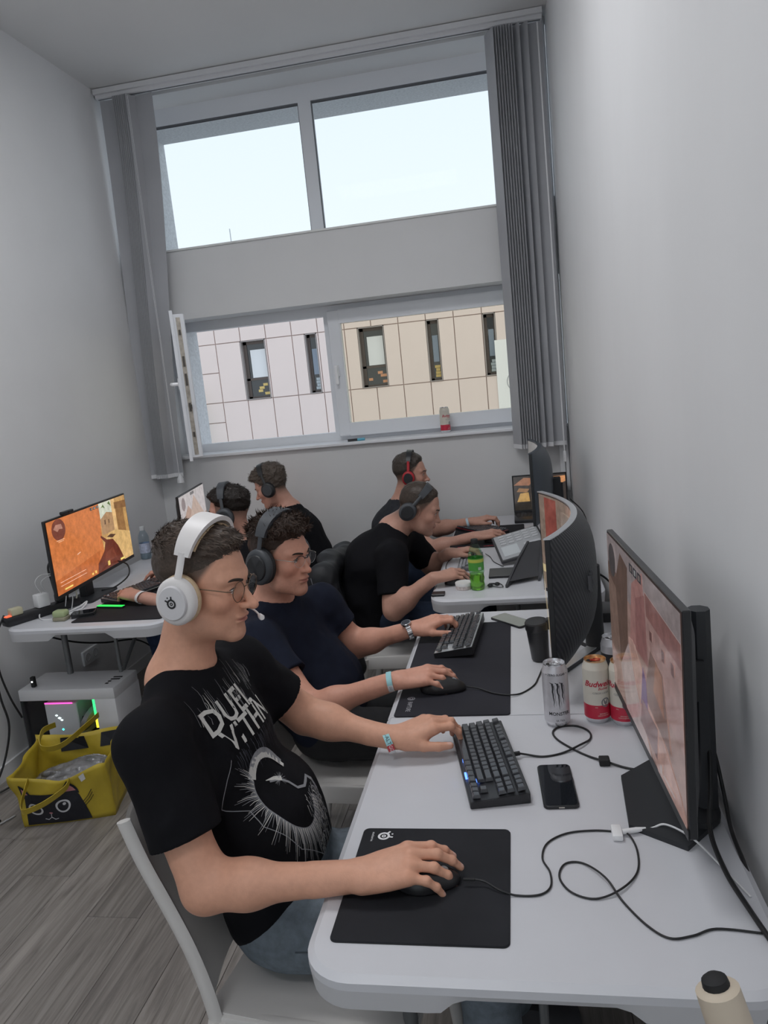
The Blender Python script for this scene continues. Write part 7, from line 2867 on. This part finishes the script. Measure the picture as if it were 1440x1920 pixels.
# crumpled clear plastic bag inside
S = SDF()
S.u(ell((-0.01, 0.0, 0.13), (0.165, 0.105, 0.060)))
S.u(ell((-0.09, -0.05, 0.185), (0.030, 0.022, 0.022)), 0.03)
S.u(ell((0.06, 0.02, 0.155), (0.10, 0.08, 0.05)), 0.03)
S.add(lambda P: 0.014 * np.abs(vnoise(P * np.array((9, 55, 40), F32), 21)) + 0.005 * np.abs(vnoise(P * np.array((40, 90, 70), F32), 22)))
V, Q = polygonize(S, (-0.24, -0.17, 0.05), (0.24, 0.17, 0.3), 0.005)
Mn = np.array(Mb)
pbg = thing('plastic_bag', 'crumpled translucent plastic bag stuffed in the yellow bag', 'plastic bag', (-1.955, 2.69, 0.1))
link(np_mesh('film', V @ Mn[:3, :3].T + Mn[:3, 3], Q), 'film', mat('plastic_film', (0.20, 0.20, 0.21), 0.16, spec=0.9, noise=0.5, scale=18, bump=0.5, bscale=60), pbg, world=True)

# ================================================================ the other four players
P3 = dict(
    head=(-0.478, 3.53, 1.046), hrot=(2, 20, 0), hs=0.94, neck=(-0.618, 3.545, 0.955), neckr=0.064, nose=0.97, jaw=1.1, ears=(1, 1),
    pelvis=(-0.76, 3.52, 0.54), waist=(-0.755, 3.52, 0.66), chest=(-0.715, 3.53, 0.80), w=1.10, dep=1.18,
    armR=dict(sh=(-0.600, 3.335, 0.860), el=(-0.602, 3.235, 0.635), wr=(-0.405, 3.200, 0.785), F=(0.90, 0.42, 0.10), U=(-0.1, -0.2, 1), curls=MOUSEC, g=1.08, res=0.0035),
    armL=dict(sh=(-0.580, 3.725, 0.850), el=(-0.480, 3.80, 0.68), wr=(-0.375, 3.66, 0.785), F=(0.95, -0.05, 0.15), U=(-0.1, 0.1, 1), curls=KEYC, g=1.05, res=0.004),
    hem=((-0.70, 3.52, 0.50), (0.4, 0, -0.9)), sleeve=0.74,
    legR=((-0.68, 3.43, 0.535), (-0.25, 3.36, 0.545), (-0.22, 3.33, 0.10)), legL=((-0.68, 3.62, 0.535), (-0.25, 3.66, 0.545), (-0.22, 3.68, 0.10)), stub=0.35)
ZL3 = ([-0.13, -0.09, -0.05, -0.012, 0.012, 0.030, 0.045, 0.058, 0.072, 0.12], [-0.02, -0.02, -0.005, 0.022, 0.034, 0.044, 0.054, 0.070, 0.078, 0.08])
P3['fade'] = fade_fn(ZL3)
man3 = thing('person', 'heavy man in black t-shirt leaning forward over the far right table', 'person', (-0.7, 3.52, 0))
_, hp3, hR3, hands3 = build_body(man3, P3, base=(0.55, 0.30, 0.225), res=(0.0038, 0.0035))
comb_f = lambda p: np.stack([0.8 + 0 * p[:, 0], 0 * p[:, 0], -0.3 - 3.0 * np.clip(0.05 - p[:, 2], 0, 0.1)], 1)
make_hair(man3, hp3, hR3, 'short_brown', (0.075, 0.055, 0.043), ZL3, lambda q: 0.003 + 0.007 * smoothf(q[:, 2], 0.04, 0.10), comb_f, 0.010, 1800, h=0.004, seed=7, lift=0.3)
eyes_and_brows(man3, hp3, hR3, ('brown', (0.035, 0.022, 0.016)))
build_shirt(man3, P3, blk, h=0.007, seed=12, amp=0.006)
build_legs(man3, P3, djean, h=0.009)
headset('dark grey headset pushed back on the man leaning forward', hp3, hR3, hs_gry, hs_pad, hs_blk, band_w=0.036, cup=(0.042, 0.047), tilt=26, cupx=-0.042, bandr=0.140)

P4 = dict(
    head=(-0.628, 4.37, 1.112), hrot=(0, 4, 0), hs=0.93, neck=(-0.700, 4.385, 0.945), nose=1.0, ears=(0, 1),
    pelvis=(-0.78, 4.37, 0.54), waist=(-0.775, 4.375, 0.66), chest=(-0.75, 4.38, 0.80), w=1.0, dep=1.05,
    armR=dict(sh=(-0.68, 4.195, 0.855), el=(-0.515, 4.06, 0.715), wr=(-0.262, 4.015, 0.785), F=(0.98, 0.08, 0.12), U=(-0.1, -0.2, 1), curls=MOUSEC, res=0.004),
    armL=dict(sh=(-0.66, 4.56, 0.855), el=(-0.52, 4.52, 0.735), wr=(-0.300, 4.40, 0.79), F=(0.95, 0.05, 0.2), U=(-0.1, -0.1, 1), curls=KEYC, res=0.004),
    hem=((-0.72, 4.37, 0.50), (0.4, 0, -0.9)), sleeve=0.62,
    legR=((-0.70, 4.28, 0.535), (-0.27, 4.22, 0.545), (-0.24, 4.20, 0.10)), legL=((-0.70, 4.46, 0.535), (-0.27, 4.50, 0.545), (-0.24, 4.52, 0.10)), stub=0.25)
P4['fade'] = fade_fn(ZL3)
man4 = thing('person', 'man in charcoal t-shirt by the back wall with red-trimmed headset', 'person', (-0.75, 4.37, 0))
_, hp4, hR4, hands4 = build_body(man4, P4, base=(0.57, 0.31, 0.235), res=(0.004, 0.004))
make_hair(man4, hp4, hR4, 'ash', (0.085, 0.070, 0.060), ZL3, lambda q: 0.004 + 0.010 * smoothf(q[:, 2], 0.04, 0.10), comb_f, 0.012, 1600, h=0.004, seed=9, lift=0.4)
eyes_and_brows(man4, hp4, hR4, ('ash', (0.06, 0.045, 0.035)))
build_shirt(man4, P4, chr_, h=0.008, seed=14, amp=0.006)
build_legs(man4, P4, djean, h=0.010)
headset('black headset with red yokes on the man by the back wall', hp4, hR4, mat('headset_red', (0.45, 0.02, 0.03), 0.4), hs_pad, hs_blk, band_w=0.032, cup=(0.040, 0.046), bandr=0.146)
for o in COL.objects:
    if o.parent and o.parent.get('label', '').startswith('black headset with red') and o.name.split('.')[0] in ('headband', 'ear_cup'):
        o.data.materials.clear()
        o.data.materials.append(hs_blk if o.name.startswith('headband') else MATS['headset_red'])

P5 = dict(
    head=(-1.412, 3.455, 1.108), hrot=(186, 4, 0), hs=0.95, neck=(-1.372, 3.495, 0.945), ears=(0, 0),
    pelvis=(-1.27, 3.50, 0.54), waist=(-1.29, 3.50, 0.66), chest=(-1.335, 3.50, 0.80), w=1.0, dep=1.0,
    armL=dict(sh=(-1.375, 3.32, 0.855), el=(-1.585, 3.17, 0.715), wr=(-1.785, 3.150, 0.785), F=(-0.90, 0.42, 0.14), U=(0.1, -0.15, 1), curls=KEYC, spread=(-2, 0, 3, 6), res=0.0035),
    armR=dict(sh=(-1.375, 3.68, 0.855), el=(-1.57, 3.76, 0.71), wr=(-1.79, 3.60, 0.785), F=(-0.97, -0.1, 0.14), U=(0.1, 0.1, 1), curls=MOUSEC, res=0.004),
    hem=((-1.34, 3.50, 0.50), (-0.4, 0, -0.9)), sleeve=0.60,
    legL=((-1.34, 3.40, 0.535), (-1.80, 3.33, 0.545), (-1.78, 3.30, 0.10)), legR=((-1.34, 3.59, 0.535), (-1.80, 3.66, 0.545), (-1.78, 3.70, 0.10)))
ZL5 = ([-0.13, -0.09, -0.05, -0.012, 0.012, 0.030, 0.045, 0.058, 0.072, 0.12], [0.0, -0.005, 0.0, 0.02, 0.03, 0.038, 0.044, 0.060, 0.066, 0.068])
P5['fade'] = lambda q: np.clip(smoothf(q[:, 2], -0.075, 0.02) * (q[:, 0] < 0.05) * 0.72, 0, 1)
man5 = thing('person', 'dark-haired man with shaved sides playing at the orange monitor', 'person', (-1.3, 3.5, 0))
_, hp5, hR5, hands5 = build_body(man5, P5, base=(0.58, 0.31, 0.235), res=(0.0035, 0.0035))
make_hair(man5, hp5, hR5, 'black_brown', (0.026, 0.019, 0.016), ZL5, lambda q: 0.005 + 0.014 * smoothf(q[:, 2], 0.03, 0.09) + 0.008 * smoothf(q[:, 0], 0.02, 0.08), lambda p: np.stack([-0.5 + 0 * p[:, 0], 0.4 + 0 * p[:, 0], 0.1 + 0 * p[:, 0]], 1), 0.016, 2600, h=0.0035, seed=11, lift=0.4, noise=0.004)
eyes_and_brows(man5, hp5, hR5, ('brown', (0.035, 0.022, 0.016)))
build_shirt(man5, P5, blk, h=0.008, seed=16, amp=0.006)
build_legs(man5, P5, mat('blue_denim', (0.022, 0.035, 0.075), 0.85, noise=0.25, scale=45, bump=0.2, bscale=500, spec=0.2), h=0.008)
headset('black headset on the dark-haired man at the orange monitor', hp5, hR5, hs_gry, hs_pad, hs_blk, band_w=0.036, cup=(0.046, 0.052), bandr=0.150, fat=1.5)

P6 = dict(
    head=(-1.497, 4.375, 1.105), hrot=(184, 20, 0), hs=0.96, neck=(-1.408, 4.40, 0.955), ears=(0, 0), nose=1.02,
    pelvis=(-1.28, 4.37, 0.54), waist=(-1.30, 4.375, 0.66), chest=(-1.355, 4.385, 0.80), w=1.0, dep=1.05,
    armL=dict(sh=(-1.375, 4.215, 0.850), el=(-1.58, 4.14, 0.70), wr=(-1.81, 4.20, 0.785), F=(-0.97, 0.1, 0.14), U=(0.1, -0.1, 1), curls=KEYC, res=0.004),
    armR=dict(sh=(-1.40, 4.575, 0.850), el=(-1.60, 4.60, 0.70), wr=(-1.82, 4.50, 0.785), F=(-0.97, -0.05, 0.14), U=(0.1, 0.1, 1), curls=MOUSEC, res=0.004),
    hem=((-1.34, 4.37, 0.50), (-0.4, 0, -0.9)), sleeve=0.64,
    legL=((-1.36, 4.28, 0.535), (-1.80, 4.22, 0.545), (-1.78, 4.20, 0.10)), legR=((-1.36, 4.46, 0.535), (-1.80, 4.48, 0.545), (-1.78, 4.50, 0.10)))
P6['fade'] = fade_fn(ZL2)
man6 = thing('person', 'grey-brown haired man looking down, black t-shirt with white sleeve print', 'person', (-1.32, 4.38, 0))
_, hp6, hR6, hands6 = build_body(man6, P6, base=(0.58, 0.315, 0.24), res=(0.004, 0.004))
ZL6 = ([-0.13, -0.09, -0.05, -0.012, 0.012, 0.030, 0.045, 0.058, 0.072, 0.12], [-0.075, -0.08, -0.06, -0.02, -0.005, 0.014, 0.030, 0.050, 0.058, 0.06])
make_hair(man6, hp6, hR6, 'grey_brown', (0.125, 0.098, 0.080), ZL6, lambda q: 0.008 + 0.014 * smoothf(q[:, 2], 0.02, 0.09) + 0.010 * smoothf(q[:, 0], 0.02, 0.08), lambda p: np.stack([0.7 + 0 * p[:, 0], 0.3 * np.sin(p[:, 1] * 60), 0.1 + 0 * p[:, 0]], 1), 0.020, 2600, h=0.0035, seed=13, lift=0.55, noise=0.006)
eyes_and_brows(man6, hp6, hR6, ('ash', (0.06, 0.045, 0.035)))
sh6, sS6, _, _ = build_shirt(man6, P6, blk, h=0.008, seed=18, amp=0.006)
build_legs(man6, P6, djean, h=0.010)
headset('black headset on the grey-haired man by the back wall', hp6, hR6, hs_blk, hs_pad, hs_gry, band_w=0.032, cup=(0.042, 0.048), bandr=0.150)


# ---------------------------------------------------------------- shirt prints: flat strokes laid on the cloth
def trace(S, O, D, tmax=0.7, off=0.0016):
    """march points O along D to the cloth"""
    O = np.asarray(O, F32)
    D = np.broadcast_to(np.asarray(D, F32), O.shape)
    t = np.zeros(len(O), F32)
    for _ in range(60):
        d = S((O + D * t[:, None]).astype(F32)) - off
        t = t + np.clip(d, -0.02, 0.05) * 0.7
    return O + D * t[:, None]


class Print:
    def __init__(self, S, C0, C1, lat, fwd):
        self.S, self.C0, self.C1 = S, np.array(C0, float), np.array(C1, float)
        self.lat, self.fwd = nrm(lat), nrm(fwd)
        self.q = []
        self.f = []
        self.mi = []
        self.du = 0.0

    def put(self, pts, faces, m):
        b = len(self.q)
        self.q += [(p[0] + self.du, p[1]) for p in pts]
        for f in faces:
            self.f.append(tuple(i + b for i in f))
            self.mi.append(m)

    def stroke(self, pts, w0, w1, m):
        P = [np.array(pts[0], float)]
        for p in pts[1:]:
            p = np.array(p, float)
            k = max(1, int(np.linalg.norm(p - P[-1]) / 0.012))
            a = P[-1]
            P += [a + (p - a) * (j + 1) / k for j in range(k)]
        n = len(P)
        out = []
        for i in range(n):
            d = P[min(i + 1, n - 1)] - P[max(i - 1, 0)]
            d = d / (np.linalg.norm(d) + 1e-9)
            s = np.array((-d[1], d[0]))
            w = w0 + (w1 - w0) * i / max(n - 1, 1)
            out += [P[i] + s * w / 2, P[i] - s * w / 2]
        self.put(out, [(2 * i, 2 * i + 1, 2 * i + 3, 2 * i + 2) for i in range(n - 1)], m)

    def text(self, s, size, u, v, m, sx=1.0, sy=1.0, bold=0.0):
        vs, fs = text_geo(s, size, bold=bold)
        self.put([(u + x * sx, v + y * sy) for x, y, _ in vs], fs, m)

    def build(self, name, mats, parent):
        q = np.array(self.q)
        ax = self.C1 - self.C0
        O = self.C0 + ax * q[:, 1:2] + self.lat * q[:, 0:1] + self.fwd * 0.35
        V = trace(self.S, O, -self.fwd)
        b = MB()
        b.v = [tuple(p) for p in V]
        b.f = self.f
        b.mi = self.mi
        me = b.mesh(name)
        return link(me, name, mats, parent, world=False)


lat1 = nrm(np.array(P1['armL']['sh']) - np.array(P1['armR']['sh']))
ax1 = np.array(P1['chest']) - np.array(P1['waist'])
fw1 = nrm(np.cross(lat1, nrm(ax1)))
if fw1[0] < 0:
    fw1 = -fw1
# v axis: 0 at waist .. in metres along the torso
axn = nrm(ax1)
pr1 = Print(sS1, np.array(P1['waist']), np.array(P1['waist']) + axn, lat1, fw1)
rnd = random.Random(12)
pr1.text('DUEL', 0.074, -0.03, 0.283, 0, 0.92, 1.10, 0.001)
pr1.text('VITHN', 0.070, 0.0, 0.228, 0, 0.92, 1.05, 0.001)
for k in range(46):
    u = -0.12 + 0.25 * rnd.random()
    v = 0.255 + 0.06 * rnd.random()
    l = 0.015 + 0.05 * rnd.random()
    pr1.stroke([(u, v), (u + 0.004, v + l * 0.5), (u + 0.002, v + l)], 0.0014, 0.0004, rnd.choice((0, 1, 1)))
for k in range(60):
    u = -0.10 + 0.25 * rnd.random()
    v = 0.205 - 0.02 * rnd.random()
    l = 0.02 + 0.04 * rnd.random()
    pr1.stroke([(u, v), (u + 0.004 * rnd.random(), v - l * 0.5), (u - 0.002, v - l)], 0.0010, 0.0003, 2)
pr1.du = -0.045
OC, ORu, ORv = (0.010, 0.062), 0.060, 0.092
# glow over the opening
g = []
for k in range(13):
    a = PI * (0.12 + 0.62 * k / 12)
    g.append((OC[0] + (ORu + 0.004) * math.cos(a), OC[1] + (ORv + 0.004) * math.sin(a)))
pr1.stroke(g, 0.010, 0.022, 0)
pr1.stroke([(p[0] * 1.02, p[1] + 0.008) for p in g], 0.018, 0.012, 1)
n = 110
for k in range(n):
    a = PI * (0.72 + 1.12 * k / n)
    c, s = math.cos(a), math.sin(a)
    r1 = 1.55 + 0.25 * math.sin(k * 0.9) + 0.12 * rnd.random()
    p0 = (OC[0] + ORu * c, OC[1] + ORv * s)
    p1_ = (OC[0] + ORu * (1 + r1) / 2 * c + 0.004, OC[1] + ORv * (1 + r1) / 2 * s - 0.003)
    p2_ = (OC[0] + ORu * r1 * c + 0.006, OC[1] + ORv * r1 * s - 0.010)
    pr1.stroke([p0, p1_, p2_], 0.0022, 0.0005, 1 if k % 3 else 0)
rim = [(OC[0] + ORu * math.cos(PI * (0.75 + 1.05 * k / 30)), OC[1] + ORv * math.sin(PI * (0.75 + 1.05 * k / 30))) for k in range(31)]
pr1.stroke(rim, 0.0030, 0.0030, 1)
# thin zigzag outline
out = [(-0.085, 0.170), (-0.115, 0.125), (-0.075, 0.085), (-0.082, 0.045), (-0.060, -0.005), (-0.045, -0.05), (-0.005, -0.085), (0.03, -0.12), (0.055, -0.145), (0.085, -0.125), (0.13, -0.10)]
pr1.stroke(out, 0.0016, 0.0016, 1)
pr1.stroke([(-0.085, 0.170), (-0.06, 0.20)], 0.0016, 0.0016, 1)
# figure rising in the opening
body_ = [(0.000, 0.100), (0.025, 0.088), (0.036, 0.070), (0.042, 0.048), (0.062, 0.038), (0.095, 0.046), (0.105, 0.030), (0.110, 0.0)]
pr1.stroke(body_, 0.004, 0.010, 1)
pr1.stroke([(-0.006, 0.108), (0.016, 0.098), (0.030, 0.086)], 0.001, 0.012, 0)
for k in range(230):
    u = 0.025 + 0.09 * rnd.random()
    v = 0.030 - 0.14 * rnd.random()
    l = 0.008 + 0.02 * rnd.random()
    a = 1.2 + 1.2 * rnd.random()
    pr1.stroke([(u, v), (u + l * 0.4 * math.cos(a), v - l * 0.5 * math.sin(a)), (u + l * 0.5 * math.cos(a), v - l * math.sin(a))], 0.0018, 0.0004, rnd.choice((0, 1, 1, 2)))
for k in range(22):
    a = 2 * PI * rnd.random()
    pr1.stroke([(0.025, 0.088), (0.025 + 0.018 * math.cos(a), 0.088 + 0.016 * math.sin(a))], 0.0012, 0.0003, 1)
for (cu, cv, r) in ((0.085, 0.005, 0.014), (0.100, -0.030, 0.016), (0.072, -0.055, 0.014), (0.104, -0.072, 0.018), (0.055, -0.09, 0.010)):
    ring_ = [(cu + r * math.cos(2 * PI * k / 14), cv + r * 1.1 * math.sin(2 * PI * k / 14)) for k in range(12)]
    pr1.stroke(ring_, 0.004, 0.001, 1)
    pr1.stroke([(cu - r * 0.4, cv + r * 0.6), (cu - r * 0.1, cv + r * 0.1), (cu + r * 0.2, cv - r * 0.5)], 0.004, 0.001, 0)
ink_w = mat('shirt_ink_white', (0.62, 0.61, 0.58), 0.85)
ink_m = mat('shirt_ink_grey', (0.26, 0.265, 0.28), 0.85)
ink_d = mat('shirt_ink_dark', (0.075, 0.08, 0.10), 0.85)
pr1.du = 0.0
for k in range(70):
    u = -0.13 + 0.27 * rnd.random()
    v = 0.20 + 0.12 * rnd.random()
    l = 0.012 + 0.03 * rnd.random()
    a = 1.35 + 0.5 * rnd.random()
    pr1.stroke([(u, v), (u + l * 0.5 * math.cos(a), v - l * 0.5 * math.sin(a)), (u + l * math.cos(a), v - l * math.sin(a))], 0.0006, 0.0030, 3)
pr1.build('shirt_print', [ink_w, ink_m, ink_d, blk], shirt1)

# sleeve print of the grey-haired man
l6 = nrm(np.array(P6['armL']['el']) - np.array(P6['armL']['sh']))
pr6 = Print(sS6, np.array(P6['armL']['sh']), np.array(P6['armL']['sh']) + l6, np.cross(l6, (0.3, -0.95, 0)), (0.45, -0.85, 0.1))
for k in range(3):
    pr6.text('XIIIVX', 0.035, 0.0, 0.02 + 0.032 * k, 0, 1, 1)
pr6.build('sleeve_print', [ink_w], sh6)

# ---------------------------------------------------------------- wristbands and watch
teal = mat('band_teal', (0.33, 0.62, 0.66), 0.6)
white_b = mat('band_white', (0.75, 0.75, 0.76), 0.6)
redb = mat('band_red', (0.55, 0.05, 0.06), 0.6)


def band_text(t, o, F2, L2, U2, rad, s, size, a0, m, flip=1):
    vs, fs = text_geo(s, size)
    b = MB()
    out = []
    for (x, y, _) in vs:
        a = math.radians(a0) + flip * x / ((rad[0] + rad[1]) / 2)
        out.append(o + L2 * ((rad[0] + 0.0011) * math.sin(a)) + U2 * ((rad[1] + 0.0011) * math.cos(a)) + F2 * (y * flip))
    b.add(out, fs)
    b.build('lettering', m, t, world=True)


rw = (0.0345, 0.0275)
w1_ = wristband('teal and red lettered wristband on the front man\'s left wrist', hands1[1], -0.022, 0.016, rw, [(teal, -100, 66, 'strap'), (redb, 66, 100, 'strap'), (white_b, 100, 260, 'strap')])
band_text(w1_[0], w1_[1], w1_[2], w1_[3], w1_[4], rw, 'L-ALT', 0.013, 34, ink, 1)
band_text(w1_[0], w1_[1], w1_[2], w1_[3], w1_[4], rw, 'GG', 0.012, 83, white_b, 1)
rw2 = (0.0340, 0.0270)
w2_ = wristband('pale teal wristband with white end on the right wrist of the man in navy', hands2[0], -0.026, 0.016, rw2, [(teal, -75, 30, 'strap'), (white_b, 30, 285, 'strap')])
band_text(w2_[0], w2_[1], w2_[2], w2_[3], w2_[4], rw2, 'GG', 0.009, -92, ink_g, 1)
wristband('pale blue wristband on the left wrist of the man by the back wall', hands4[1], -0.03, 0.014, (0.034, 0.028), [(mat('band_paleblue', (0.45, 0.58, 0.66), 0.6), 0, 360, 'strap')])
wristband('white and pale blue wristband on the dark-haired man at the orange monitor', hands5[1], -0.028, 0.016, (0.034, 0.028), [(white_b, -180, 60, 'strap'), (MATS['band_paleblue'], 60, 180, 'strap')])
# steel watch: links round the wrist
hd = hands2[1]
wt = thing('wristwatch', 'steel link watch on the left wrist of the man in navy', 'watch', hd.p((-0.02, 0, 0)))
steel = mat('watch_steel', (0.55, 0.55, 0.56), 0.25, 0.95)
F, L, U = [Vector(v) for v in (hd.F, hd.L, hd.U)]
o_ = Vector(hd.p((-0.022, 0, -0.001)))
lk = 22
for k in range(lk):
    a = 2 * PI * k / lk
    n_ = (L * math.sin(a) + U * math.cos(a)).normalized()
    tn = n_.cross(F)
    c = o_ + L * (0.0345 * math.sin(a)) + U * (0.0280 * math.cos(a))
    if abs(math.sin(a)) < 0.5 and math.cos(a) > 0:
        continue
    MB().rbox(-0.0085, 0.0085, -0.0040, 0.0040, -0.0012, 0.0018, 0.0008, 1, frame_m(c, F, tn, n_)).build('link', steel, wt, world=True)
c = o_ + U * 0.030
Mw = frame_m(c, L, F, L.cross(F) if L.cross(F).dot(U) > 0 else -L.cross(F))
MB().lathe([(0.017, -0.003), (0.0185, 0.0), (0.0185, 0.005), (0.0165, 0.007)], 28, Mw).build('watch_case', steel, wt, world=True, smooth=40)
MB().lathe([(0.0, 0.0072), (0.0155, 0.0072)], 28, Mw, cap=False).build('dial', mat('dial_dark', (0.03, 0.03, 0.04), 0.2), wt, world=True)

# ---------------------------------------------------------------- jacket over the third chair
S = SDF()
S.u(rc((-0.905, 3.22, 0.815), (-0.905, 3.70, 0.815), 0.045, 0.045))
S.u(ecap((-0.925, 3.46, 0.78), (-0.815, 3.46, 0.40), (0.245, 0.035), (0.235, 0.045), (0, 1, 0)), 0.04)
S.u(rc((-0.925, 3.235, 0.80), (-0.845, 3.20, 0.58), 0.062, 0.058), 0.04)
S.u(rc((-0.845, 3.20, 0.58), (-0.800, 3.20, 0.38), 0.058, 0.048), 0.03)
S.u(rc((-0.925, 3.69, 0.80), (-0.85, 3.73, 0.45), 0.055, 0.045), 0.04)
S.u(ell((-0.935, 3.44, 0.85), (0.045, 0.11, 0.032)), 0.03)
S.add(cloth_fold(0.008, 31, (12, 12, 6)))
V, Q = polygonize(S, (-1.12, 3.05, 0.27), (-0.70, 3.88, 1.0), 0.006)
jk = thing('jacket', 'black jacket hung over a chair back between the two rows of players', 'jacket', (-0.9, 3.46, 0.4))
link(np_mesh('shell', V, Q), 'shell', mat('jacket_black', (0.010, 0.011, 0.014), 0.6, noise=0.2, scale=30, bump=0.1, bscale=200), jk, world=True)
zp = trace(S, [(-0.955 + 0.09 * k / 12, 3.0, 0.82 - 0.42 * k / 12) for k in range(13)], (0.0, 1.0, 0.0), off=0.001)
MB().tube([tuple(p) for p in zp], 0.0018, 6).build('zip', mat('zip_grey', (0.25, 0.26, 0.28), 0.35, 0.7), jk, world=True)

# jeans seams of the front man
for pts in ([(-0.52 + 0.033 * k, 1.20, 0.520 + 0.0035 * k) for k in range(13)],):
    zp = trace(legS1, pts, (0.0, 1.0, 0.0), off=0.0005)
    MB().tube([tuple(p) for p in zp], 0.0016, 6).build('seam', mat('denim_seam', (0.07, 0.085, 0.10), 0.85), legs1)
